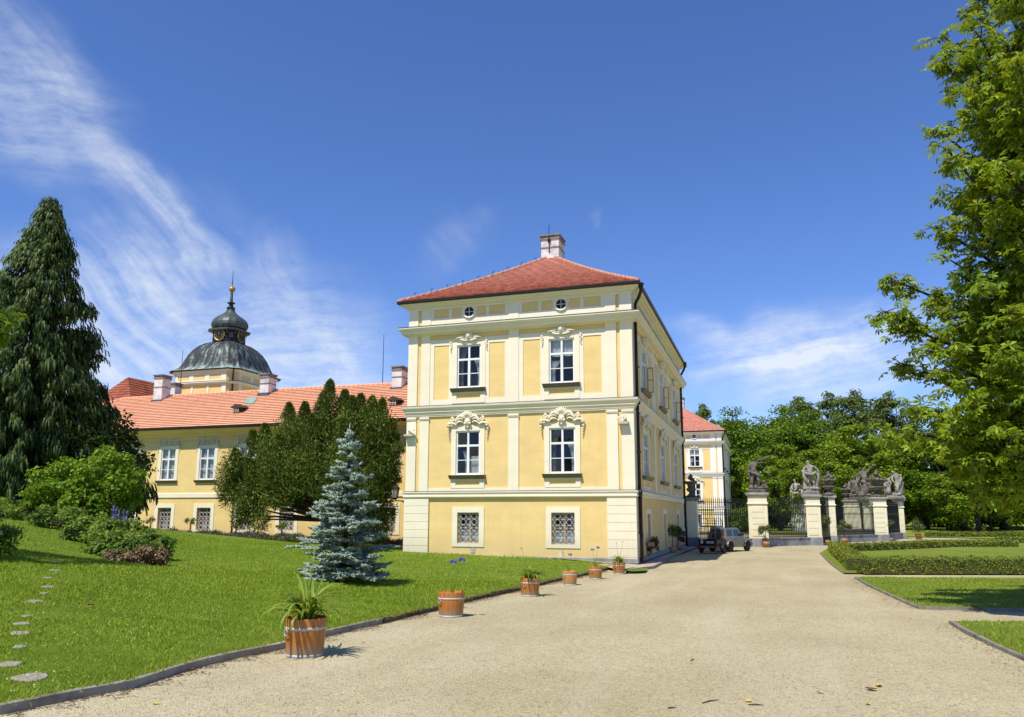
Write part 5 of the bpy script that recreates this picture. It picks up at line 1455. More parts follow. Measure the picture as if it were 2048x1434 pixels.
# ------------------------------------------------------------------ off-road car and trailer
def car():
    c = ground(1460, 1102.5); k = mperpx(c)
    fwd = ground(1489, 1098.5)-ground(1452, 1105); th = R(62)
    T = thing('car', 'beige two-door off-road car parked before the iron railing', 'car', (c[0], c[1], c[2]), th, None, .93)
    L, Wd = 3.45, 1.5; hw = Wd/2
    b = MB()                                          # lower body: lofted sections front to back, x forward
    secs = [(-1.72, .42, .98, .70), (-1.66, .38, 1.02, .745), (-.9, .34, 1.03, .75), (.45, .34, 1.02, .75), (.62, .34, .98, .75), (1.45, .36, .90, .74), (1.66, .40, .84, .71), (1.72, .46, .76, .66)]
    o = 0
    for x, z0, z1, w in secs:
        zs = [(w*.93, z0), (w, z0+.14), (w, z1-.13), (w*.95, z1)]
        b.v += [(x, -y, z) for y, z in zs]+[(x, y, z) for y, z in zs[::-1]]
    for i in range(len(secs)-1):
        for j in range(8): b.f.append((i*8+j, i*8+(j+1) % 8, (i+1)*8+(j+1) % 8, (i+1)*8+j))
    b.f.append(tuple(range(8))); b.f.append(tuple(range((len(secs)-1)*8, len(secs)*8)))
    body = b.build('body', M['car'], T, False, .02)
    g = MB()                                          # cabin
    def ringv(z, x0, x1, w): return [(x0, -w, z), (x1, -w, z), (x1, w, z), (x0, w, z)]
    g.v = ringv(1.0, -1.64, .72, .70)+ringv(1.60, -1.50, .12, .585)+ringv(1.645, -1.40, .02, .54)
    g.f = [(0, 1, 5, 4), (1, 2, 6, 5), (2, 3, 7, 6), (3, 0, 4, 7), (4, 5, 9, 8), (5, 6, 10, 9), (6, 7, 11, 10), (7, 4, 8, 11), (8, 9, 10, 11)]
    cab = g.build('cabin', M['car'], T, False, .02)
    def side(x0, x1, z0, z1, sg, cut0=0, cut1=0):
        y = lambda z: (.70-(z-1.0)/.6*.115)+.006
        return [(x0, sg*y(z0), z0), (x1, sg*y(z0), z0), (x1-cut1, sg*y(z1), z1), (x0+cut0, sg*y(z1), z1)]
    for sg in (-1, 1):
        for q in ((-1.45, -.72, 1.08, 1.50, .08, .03), (-.58, .42, 1.06, 1.50, .02, .36)):
            m = MB(); m.add(side(q[0], q[1], q[2], q[3], sg, q[4], q[5]), [(0, 1, 2, 3)]); m.build('side_window', M['carglass'], T)
        m = MB(); m.hexa([(.30, sg*.70, 1.08), (.42, sg*.70, 1.08), (.42, sg*.88, 1.08), (.30, sg*.88, 1.08), (.30, sg*.70, 1.24), (.40, sg*.70, 1.24), (.40, sg*.88, 1.24), (.30, sg*.88, 1.24)]); m.build('mirror', M['black'], T)
        m = MB(); m.box(-1.735, -1.67, sg*.56-.085, sg*.56+.085, .74, 1.02); m.build('tail_light', M['redlens'], T)
        m = MB(); m.tube([(-1.45, sg*.54, 1.66), (-.05, sg*.54, 1.68)], .022, 6); m.build('roof_rail', M['black'], T)
        m = MB(); m.box(-.62, .5, sg*.752-.004, sg*.752+.004, .45, .97); d = m.build('door', M['car'], T)
        m = MB(); m.box(-.52, -.38, sg*.765-.012, sg*.765+.012, .84, .88); m.build('door_handle', M['black'], d)
    m = MB(); m.add([(-1.655, -.55, 1.08), (-1.655, .55, 1.08), (-1.53, .5, 1.52), (-1.53, -.5, 1.52)], [(0, 1, 2, 3)]); m.build('rear_window', M['carglass'], T)
    m = MB(); m.add([(.70, -.6, 1.05), (.70, .6, 1.05), (.18, .52, 1.54), (.18, -.52, 1.54)], [(0, 1, 2, 3)]); m.build('windscreen', M['carglass'], T)
    m = MB(); m.lathe([(.05, 0), (.3, 0), (.33, .06), (.33, .16), (.28, .2), (.05, .2)], (-1.93, .0, .85), 20, 'x'); m.build('spare_wheel', M['tyre'], T, True)
    m = MB(); m.box(-1.86, -1.70, -.74, .74, .40, .58); m.build('rear_bumper', M['black'], T)
    m = MB(); m.box(1.70, 1.84, -.72, .72, .40, .60); m.build('front_bumper', M['black'], T)
    for x in (-1.13, 1.12):
        for sg in (-1, 1):
            m = MB(); m.lathe([(.2, -.1), (.31, -.1), (.335, -.06), (.335, .06), (.31, .1), (.2, .1)], (x, sg*.68, .335), 24, 'y'); w = m.build('wheel', M['tyre'], T, True)
            m = MB(); m.lathe([(.03, .085), (.12, .075), (.19, .09), (.205, .1), (.205, .06)] if sg > 0 else [(.205, -.06), (.205, -.1), (.19, -.09), (.12, -.075), (.03, -.085)], (x, sg*.68, .335), 20, 'y'); m.build('rim', M['alloy'], w, True)
            m = MB(); pts = [(x+.43*math.cos(a), sg*.765, .36+.43*math.sin(a)) for a in [PI*i/12 for i in range(13)]]
            m.tube(pts, .055, 6); m.build('wheel_arch', M['car'], T, True)
            m = MB(); m.add([(x+.40*math.cos(a), sg*.757, .36+.40*math.sin(a)) for a in [PI*i/12 for i in range(13)]], [tuple(range(13))]); m.build('arch_shade', M['black'], T)  # flat black half disc, painted shade in place of an open wheel arch
    return T
M['car'] = plain('car_paint', (.25, .23, .18), .3, .5, .04, 3)
M['carglass'] = plain('car_glass', (.03, .038, .045), .06, 0, .1, 2, 0, .6)
M['tyre'] = plain('tyre', (.02, .02, .02), .8)
M['alloy'] = plain('alloy', (.42, .42, .42), .35, .8, .1)
M['redlens'] = plain('red_lens', (.42, .02, .015), .25, 0, .1, 5, 0, .5)
M['plate'] = plain('white_plate', (.72, .72, .72), .4)
M['steel'] = plain('dull_steel', (.20, .20, .20), .5, .6, .2)
CAR = car()
def trailer():
    c = ground(1426, 1107); th = R(72)
    T = thing('trailer', 'small dark box trailer with a tall tubular rack, hitched behind the car', 'trailer', c, th, None, .93)
    b = MB(); b.box(-.85, .8, -.62, .62, .5, .56); b.box(-.85, -.81, -.62, .62, .56, .92); b.box(.76, .8, -.62, .62, .56, .92); b.box(-.81, .76, -.62, -.58, .56, .92); b.box(-.81, .76, .58, .62, .56, .92); b.build('box', M['black'], T)
    b = MB(); b.box(-.93, -.86, -.70, .70, .40, .50); b.build('rear_beam', M['steel'], T)
    for sg in (-1, 1):
        m = MB(); m.lathe([(.12, -.07), (.25, -.07), (.27, -.04), (.27, .04), (.25, .07), (.12, .07)], (-.05, sg*.76, .27), 20, 'y'); w = m.build('wheel', M['tyre'], T, True)
        m = MB(); m.lathe([(.02, -.05), (.13, -.055), (.13, .055), (.02, .05)], (-.05, sg*.76, .27), 14, 'y'); m.build('rim', M['alloy'], w, True)
        m = MB(); pts = [(-.05+.34*math.cos(a), .27+.34*math.sin(a)) for a in [PI*i/10 for i in range(11)]]
        for i in range(10): m.hexa([(pts[i][0], sg*.76-.11, pts[i][1]), (pts[i+1][0], sg*.76-.11, pts[i+1][1]), (pts[i+1][0], sg*.76+.11, pts[i+1][1]), (pts[i][0], sg*.76+.11, pts[i][1]), (pts[i][0]*1.0, sg*.76-.11, pts[i][1]+.015), (pts[i+1][0], sg*.76-.11, pts[i+1][1]+.015), (pts[i+1][0], sg*.76+.11, pts[i+1][1]+.015), (pts[i][0], sg*.76+.11, pts[i][1]+.015)])
        m.build('mudguard', M['black'], T)
        m = MB(); m.box(-.97, -.93, sg*.58-.13, sg*.58+.13, .40, .52); m.build('tail_light', M['redlens'], T)
        m = MB(); m.add([(-.975, sg*.58-.07, .53), (-.975, sg*.58+.07, .53), (-.975, sg*.58, .65)], [(0, 1, 2)]); m.build('reflector', M['redlens'], T)
    m = MB(); m.box(-.868, -.856, -.42, .08, .68, .80); p = m.build('number_plate', M['plate'], T)
    m = MB(); rg = random.Random(3)
    for i in range(7): m.box(-.872, -.869, -.37+i*.065, -.335+i*.065+rg.uniform(-.005, .005), .705, .775)
    m.build('plate_marks', M['black'], p)
    m = MB(); m.box(-.868, -.856, .30, .46, .66, .84); p = m.build('sticker', M['plate'], T)
    m = MB(); m.ball((-.862, .38, .89), (.01, .06, .03)); m.build('badge', M['plate'], T)
    m = MB()
    for y in (-.5, .5):
        m.tube([(-.7, y, .56), (-.7, y, 2.25), (.3, y, 2.25), (.5, y, 2.1), (.5, y, .56)], .022, 6)
    for z in (1.0, 1.35, 1.72, 1.95, 2.25): m.tube([(-.7, -.5, z), (-.7, .5, z)], .02, 6); m.tube([(.5, -.5, min(z, 2.1)), (.5, .5, min(z, 2.1))], .02, 6)
    for z in (1.72, 1.95): m.tube([(-.7, -.5, z), (.5, -.5, z)], .018, 5); m.tube([(-.7, .5, z), (.5, .5, z)], .018, 5)
    for y in (-.2, .2): m.tube([(-.7, y, .92), (-.7, y, 1.72)], .016, 5)
    m.build('rack', M['steel'], T)
    m = MB(); m.box(-.72, .52, -.5, .5, 1.73, 1.80); m.build('rack_shelf', M['woodframe'], T)
    m = MB(); m.tube([(.8, -.4, .53), (1.7, 0, .5)], .035, 6); m.tube([(.8, .4, .53), (1.7, 0, .5)], .035, 6); m.build('drawbar', M['steel'], T)
    return T
TRAILER = trailer()

# ------------------------------------------------------------------ things fixed to the walls
def seccam(F, s, z, label, loc0, sgn=1, shelf=True):
    o = F.P(s, 0, z); T = thing('security_camera', label, 'camera', (o[0]+loc0[0], o[1]+loc0[1], o[2]), math.atan2(F.u[1], F.u[0]), 'security cameras on the walls', .8)
    m = MB()
    if shelf: m.hexa([(-.3, -.36, .0), (.3, -.36, .0), (.3, -.01, -.06), (-.3, -.01, -.06), (-.28, -.36, .12), (.28, -.36, .12), (.28, -.01, .16), (-.28, -.01, .16)]); m.build('junction_box', M['cambox'], T)
    m = MB(); m.tube([(.1*sgn, -.02, .2), (.05*sgn, -.22, .24), (.0, -.25, .38)], .022, 6); m.build('bracket', M['tin'], T)
    m = MB(); m.hexa([(-.36*sgn, -.36, .30), (.12*sgn, -.20, .42), (.12*sgn, -.08, .42), (-.36*sgn, -.24, .30), (-.36*sgn, -.36, .42), (.12*sgn, -.20, .54), (.12*sgn, -.08, .54), (-.36*sgn, -.24, .42)]); m.build('housing', M['whitepaint'], T)
    return T
FRw = Fc((0, 0), (1, 0), (0, -1)); SIw = Fc((W, 0), (0, 1), (1, 0))
seccam(FRw, 11.05, 6.28, 'white security camera on a cream bracket near the right corner of the pavilion', (0, 0))
seccam(FRw, .22, 6.02, 'white security camera on a bracket at the left edge of the pavilion', (0, 0), -1)
seccam(SIw, .75, 6.5, 'small camera on the shaded side wall behind the downpipe', (.05, 0), 1, False)
def wall_lantern():
    c = at(785, 968, depth_of((-.6, .3, 4))); 
    T = thing('wall_lantern', 'old glazed wall lantern on a scrolled iron bracket at the left edge of the pavilion', 'lantern', (-.72, .35, 3.3))
    m = MB(); m.lathe([(.13, -.32), (.20, .12), (.22, .14)], (0, 0, 0), 6); m.build('glass', M['lampglass'], T)
    m = MB(); m.lathe([(.24, .13), (.25, .16), (.12, .3), (.05, .34), (.03, .44)], (0, 0, 0), 6); m.lathe([(.05, -.42), (.14, -.34), (.14, -.31)], (0, 0, 0), 6)
    for i in range(6):
        a = 2*PI*(i+.5)/6; m.tube([(.135*math.cos(a), .135*math.sin(a), -.32), (.205*math.cos(a), .205*math.sin(a), .13)], .013, 4)
    m.build('frame', M['iron'], T)
    m = MB(); m.tube([(.72, 0, -.5), (0, 0, -.46), (0, 0, -.38)], .028, 6)
    m.tube([(.70-.3*t, 0, -.52-.5*(1-t)**2) for t in [i/8 for i in range(9)]], .022, 6)
    m.tube([(.62+.09*math.cos(t)*(1-t/9), 0, -.72+.09*math.sin(t)*(1-t/9)) for t in [i*.5 for i in range(15)]], .016, 5); m.box(.70, .73, -.05, .05, -1.05, -.4)
    m.build('bracket', M['iron'], T)
M['lampglass'] = plain('lamp_glass', (.34, .32, .22), .15, 0, .2, 4, 0, .6)
wall_lantern()
def notch(x, z, w, h, label, mat):
    T = thing('wall_box', label, 'vent', (x, -.0, z)); m = MB(); m.box(-w/2, w/2, .03, .10, -h/2, h/2); m.build('cover', M[mat], T)
    m = MB(); m.box(-w/2-.02, w/2+.02, .045, .1, h/2-.015, h/2+.02); m.build('rim', M['tin'], T)
notch(3.62, .45, .22, .2, 'small worn metal plate low on the yellow wall under the left barred window', 'tin'); notch(7.95, .33, .16, .24, 'small square box low on the yellow wall under the right barred window', 'pier')

# ------------------------------------------------------------------ stepping stones in the lawn
rgS = random.Random(11)
STN = [(115, 1114, 20), (111, 1125, 19), (109, 1141, 24), (97, 1156, 17), (96, 1174, 25), (87, 1187, 18), (70, 1203, 32), (52, 1233, 18), (44, 1248, 31), (40, 1267, 36), (41, 1294, 26), (20, 1329, 46), (62, 1356, 70)]
for i, (px, py, w) in enumerate(STN):
    c = ground(px, py, 0, hlz); k = mperpx(c); r = w*k/2
    n = 11; pts = []
    for j in range(n):
        a = 2*PI*j/n; q = r*rgS.uniform(.8, 1.12); pts.append((q*math.cos(a)*1.05, q*.95*math.sin(a)))
    m = MB(); m.prism(pts, -.06, .014)
    o = m.build('stepping_stone', M['flag'], None, False, .008); 
    e = .4; nx = -(hlz(c[0]+e, c[1])-hlz(c[0]-e, c[1]))/(2*e); ny = -(hlz(c[0], c[1]+e)-hlz(c[0], c[1]-e))/(2*e)
    o.rotation_euler = Vector((nx, ny, 1)).to_track_quat('Z', 'Y').to_euler(); o.location = c
    where = ['farthest small stepping stone, nearest the leafy shadow on the lawn', 'second farthest stepping stone in the lawn', 'third farthest stepping stone, wider than its two neighbours', 'fourth farthest stepping stone, a narrow half-hidden one', 'fifth stepping stone from the far end, a wide flat one', 'sixth stepping stone from the far end, small and pale',
             'middle stepping stone of the row, broad and brownish', 'small half-sunk stepping stone just nearer than the middle one', 'fifth nearest stepping stone, wide and rounded', 'fourth nearest stepping stone, long and thin with grass across it', 'third nearest stepping stone, small and oval', 'second nearest stepping stone, cut by the left picture edge', 'largest nearest stepping stone close to the kerb'][i]
    tag(o, where, 'stepping stone', 'stepping stones in the lawn')
# ------------------------------------------------------------------ trees and plants
def limb(mb, p, q, r0, r1, rng, n=6, wob=.06, sag=0.0):
    p, q = np.array(p, float), np.array(q, float); L = np.linalg.norm(q-p); pts = []; rs = []
    off = np.zeros(3)
    for i in range(n+1):
        t = i/n; off = off+rng.normal(0, wob*L/n, 3)*(0 if i in (0,) else 1)
        pts.append(p+(q-p)*t+off*(1-t*.5)+np.array([0, 0, -sag*math.sin(PI*t)*L])); rs.append(r0+(r1-r0)*t)
    mb.tube(pts, rs, 6); return pts
def lobes_crown(rng, R_, Hc, zc, nl, rl, squash=.8, low=-.75):
    """lobe centres spread through an egg-shaped crown, biased to its skin"""
    out = []
    while len(out) < nl:
        d = rng.normal(size=3); d /= np.linalg.norm(d)
        if d[2] < low: continue
        f = rng.uniform(.35, 1)**.5
        w = 1-.25*max(0, d[2])**2
        out.append((np.array([d[0]*R_*f*w, d[1]*R_*f*w, zc+d[2]*Hc*f]), rl*rng.uniform(.65, 1.25)))
    return out
def lobe_leaves(rng, lobes, per, size, up=.35, squash=.75, aspect=.62):
    P, A, N, S = [], [], [], []
    for c, r in lobes:
        n = int(per*rng.uniform(.75, 1.25))
        d = rdir(rng, n); d[:, 2] = np.where(rng.random(n) < .55, np.abs(d[:, 2]), d[:, 2])
        q = rng.uniform(.45, 1.05, (n, 1))
        # sub-clumps make the lobe edge uneven
        sub = rdir(rng, 9); best = (d@sub.T).max(1)[:, None]
        p = d*q*(.55+.5*best**2)*np.array([1, 1, squash])*r
        P.append(c+p); nn = unit(d*.8+np.array([0, 0, up])+rng.normal(0, .42, (n, 3))); N.append(nn)
        A.append(np.cross(nn, rdir(rng, n))+d*.35+np.array([0, 0, -.25])); S.append(rng.uniform(.65, 1.3, n)*size)
    P = np.concatenate(P); A = np.concatenate(A); N = np.concatenate(N); S = np.concatenate(S)
    return cards(P, A, N, S, S*aspect)
def broadleaf(name, label, loc, H, R_, mat, seed, nl=70, per=150, size=.34, rl=1.5, zc=.6, hc=.42, cat='tree', group=None, trunk=None, squash=.75, low=-.75):
    rng = np.random.default_rng(seed)
    T = thing(name, label, cat, loc, 0, group)
    lob = lobes_crown(rng, R_, H*hc, H*zc, nl, rl, low=low)
    m = MB(); tr = trunk or H*.022
    top = (rng.normal(0, .3), rng.normal(0, .3), H*.62)
    limb(m, (0, 0, -.2), top, tr*1.25, tr*.45, rng, 7, .03)
    for c, r in lob[::max(1, nl//14)]:
        z0 = min(c[2]*.75, H*.55)*rng.uniform(.55, .9); limb(m, (top[0]*z0/top[2], top[1]*z0/top[2], z0), c, tr*.45, tr*.1, rng, 5, .08)
    m.build('trunk', M['bark'], T, True)
    V, F = lobe_leaves(rng, lob, per, size, .35, squash)
    fastmesh('crown', V, F, M[mat], T)
    return T

# --- the park trees behind the gate
def park():
    A = broadleaf('park_tree', 'round dense park tree just right of the far white pavilion', (0, 0, 0), 19, 7.2, 'park', 1, 95, 190, .42, 1.75, .56, .46, group='park trees behind the gate', low=-.95)
    B = broadleaf('park_tree', 'b', (0, 0, 0), 17, 6.2, 'park_b', 2, 80, 190, .42, 1.6, .56, .45, group='park trees behind the gate', low=-.95)
    C_ = broadleaf('park_tree', 'c', (0, 0, 0), 22, 6.0, 'park_d', 3, 60, 170, .44, 1.45, .62, .40, group='park trees behind the gate', low=-.85)
    proto = {'A': A, 'B': B, 'C': C_}; used = set()
    #       kind px  top  depth spread rot label
    spec = [('A', 1475, 828, 104, 1.0, 0, 'round dense park tree just right of the far white pavilion'),
            ('A', 1560, 822, 112, 1.0, 2.1, 'dark round park tree above the near statue with outflung arm'),
            ('C', 1408, 815, 125, .7, 1.0, 'treetop showing over the red roof of the far pavilion'),
            ('C', 1600, 802, 128, 1.0, .4, 'tall open-topped park tree left of the highest treetops'),
            ('C', 1680, 792, 132, 1.0, 2.2, 'highest park tree with feathery open top'),
            ('C', 1738, 790, 130, 1.0, 3.6, 'tall feathery park tree second from the right of the treetops'),
            ('C', 1790, 795, 126, 1.0, 5.0, 'tall grey-green park tree touching the chestnut leaves'),
            ('B', 1560, 892, 88, .74, .6, 'low bright green tree behind the two nearest statues'),
            ('B', 1712, 852, 96, 1.0, 1.9, 'bright yellow-green park tree above the large vase'),
            ('B', 1640, 900, 92, .75, 3.1, 'bright green tree behind the bald-headed statue'),
            ('A', 1640, 828, 108, .92, 4.2, 'mid-green park tree above the bald-headed statue'),
            ('B', 1770, 872, 98, .9, 4.4, 'yellow-green tree behind the rightmost statue group'),
            ('A', 1850, 850, 100, 1.0, 1.2, 'dark park tree behind the wide potted bush'),
            ('A', 1925, 845, 92, 1.0, 3.3, 'dark park tree under the chestnut boughs, left of the thin sapling'),
            ('A', 2005, 840, 98, 1.05, 5.2, 'dark park tree behind the thin sapling'),
            ('A', 2080, 830, 95, 1.1, .9, 'dark park tree at the right picture edge'),
            ('B', 1955, 905, 84, .8, 2.6, 'low leafy tree overhanging the far hedges'),
            ('A', 1880, 860, 118, 1.1, 2.6, 'shaded background tree between the potted bush and the hedges'),
            ('A', 1990, 855, 122, 1.1, .2, 'shaded background tree behind the far hedges'),
            ('A', 2130, 850, 120, 1.2, 4.0, 'shaded background tree beyond the right picture edge'),
            ('A', 1500, 850, 130, 1.0, 5.5, 'background tree filling the gap behind the railing')]
    for kd, px, top, dep, w, rot, lab in spec:
        dep *= 1.3; w *= 1.3; g = at(px, 1031, dep); g[2] = zr(g[0], g[1]); z = zat(g, top)-g[2]
        o = proto[kd] if kd not in used else copy_tree(proto[kd]); used.add(kd)
        H0 = {'A': 19.4, 'B': 17.2, 'C': 22.0}[kd]
        o.location = g; s = z/H0; o.scale = (w*(.8+.2*s) if kd != 'C' else w*.8*s, w*(.8+.2*s) if kd != 'C' else w*.8*s, s); o.rotation_euler = (0, 0, rot); tag(o, lab, 'tree', 'park trees behind the gate')
    # understorey: bushy dark mass closing the view between the trunks
    D_ = broadleaf('understorey_bush', 'x', (0, 0, 0), 5.0, 3.6, 'park', 5, 34, 150, .4, 1.15, .5, .5, 'bush', 'bushes under the park trees', .05, .8, -1)
    labs = ['dark bush low behind the railing by the car', 'dark bush seen through the railing left of the statue pillar', 'dark bush seen through the railing right of the statue pillar', 'dark bush right of the rightmost pillar', 'deep shaded bush behind the potted bush', 'deep shaded bush left of the thin sapling', 'deep shaded bush right of the thin sapling', 'deep shaded bush at the right picture edge', 'bush between the forecourt pillars', 'clipped dark green bush behind the railing beside the car']
    for i, (px, dep, s) in enumerate(((1478, 112, 1.0), (1560, 116, 1.05), (1640, 118, 1.0), (1830, 118, 1.0), (1890, 116, 1.1), (1950, 120, 1.15), (2020, 118, 1.1), (2100, 116, 1.2), (1725, 120, 1.0), (1482, 84, .62))):
        o = D_ if i == 0 else copy_tree(D_)
        dep = dep*1.3 if i < 9 else 100; g = at(px, 1031, dep); g[2] = zr(g[0], g[1])-.2; o.location = g; o.scale = (s*1.5 if i < 9 else s*.75,)*2+(s*1.5 if i < 9 else s*1.2,); o.rotation_euler = (0, 0, i*1.7); tag(o, labs[i], 'bush', 'bushes under the park trees')
park()
# thin young tree standing among the hedges
g = ground(1983, 1062); broadleaf('young_tree', 'thin young tree with dark slender crown standing among the far hedges', g, (zat(g, 958)-g[2]), 1.15, 'park', 21, 26, 90, .22, .42, .55, .45, low=-1.0)

# --- hedges
def hedge(label, base_px, h, w, seed, name='box_hedge', mat='box', leaf=.045, dens=620, closed=False):
    pts = [np.array(ground(a, b, .05)) if not isinstance(a, float) else np.array([a, b, zr(a, b)+.05]) for a, b in base_px]
    rng = np.random.default_rng(seed)
    T = thing(name, label, 'hedge', pts[0], 0, 'low clipped hedges of the parterre')
    o = pts[0]; core = MB(); P, A, N = [], [], []
    nor = []
    for i in range(len(pts)):
        d = np.zeros(2)
        if i > 0: e = (pts[i]-pts[i-1])[:2]; d += e/np.linalg.norm(e)
        if i < len(pts)-1: e = (pts[i+1]-pts[i])[:2]; d += e/np.linalg.norm(e)
        d /= np.linalg.norm(d); nor.append(np.array([-d[1], d[0], 0]))
    for i in range(len(pts)-1):
        p, q = pts[i]-o, pts[i+1]-o; L = np.linalg.norm(q-p)
        a0, a1, b0, b1 = p-nor[i]*w/2, q-nor[i+1]*w/2, p+nor[i]*w/2, q+nor[i+1]*w/2; up = np.array([0, 0, h]); s = .93
        m = lambda x, y, t: x+(y-x)*t
        core.hexa([a0, a1, b1, b0, m(a0, b0, .06)+up*s, m(a1, b1, .06)+up*s, m(b1, a1, .06)+up*s, m(b0, a0, .06)+up*s])
        u = (q-p)/L
        for (c0, c1, d0, d1, nn, area) in ((a0, a1, a0+up, a1+up, -nor[i], L*h), (b0, b1, b0+up, b1+up, nor[i], L*h), (a0+up, a1+up, b0+up, b1+up, np.array([0, 0, 1.]), L*w), (a0, b0, a0+up, b0+up, -u, w*h), (a1, b1, a1+up, b1+up, u, w*h)):
            dd = depth_of((c0+c1)/2+o); n = int(area*dens*min(2.0, (26/max(dd, 8))**1.2))
            s_, t_ = rng.random((n, 1)), rng.random((n, 1))
            X = (c0*(1-s_)+c1*s_)*(1-t_)+(d0*(1-s_)+d1*s_)*t_
            bump = .035*np.sin(X[:, :1]*5.1+X[:, 1:2]*3.3)+.03*np.sin(X[:, :1]*11+X[:, 2:3]*9)+rng.normal(0, .018, (n, 1))
            P.append(X+nn*bump); nv = unit(nn+np.array([0, 0, .35])+rng.normal(0, .55, (n, 3))); N.append(nv); A.append(np.cross(nv, rdir(rng, n))+nn*.4+np.array([0, 0, .35]))
    core.build('core', M['hedgecore'], T)
    P = np.concatenate(P); A = np.concatenate(A); N = np.concatenate(N)
    dd = np.clip(((P+o-CAM)@_F)/26, .9, 3)
    S = leaf*rng.uniform(.7, 1.3, len(P))*dd
    V, F = cards(P, A, N, S, S*.7); fastmesh('leaves', V, F, M[mat], T)
    return T
M['hedgecore'] = plain('hedge_core', (.05, .062, .012), .95)
hedge('nearest box hedge running along the narrow path, sunlit with brown twiggy base', [(1722, 1146), (2300, 1147)], .58, .75, 1, dens=800)
hedge('hedge arm running away from the near corner towards the gate pots', [(1716, 1141), (1671, 1101)], .50, .8, 2, dens=700)
hedge('second box hedge in front of the low wall, stepping round a corner', [(1690, 1103), (1878, 1095), (1890, 1094)], .42, .7, 3)
hedge('third box hedge behind the oval lawn, right of the step', [(1893, 1093.5), (2030, 1093.5)], .42, .8, 4)
hedge('short hedge at the right edge beyond the oval lawn', [(1998, 1085.5), (2250, 1085)], .40, .9, 5)
hedge('long far hedge beyond the light gravel path', [(1855, 1073.5), (2002, 1073.5)], .42, 1.0, 6)
hedge('continuation of the far hedge right of the thin sapling', [(2004, 1074), (2300, 1073)], .42, 1.0, 7)
hedge('farthest hedge strip under the dark trees', [(1897, 1061), (1985, 1061)], .42, 1.1, 8)
hedge('farthest hedge strip at the right edge under the trees', [(2014, 1060.5), (2250, 1060.5)], .42, 1.1, 9)

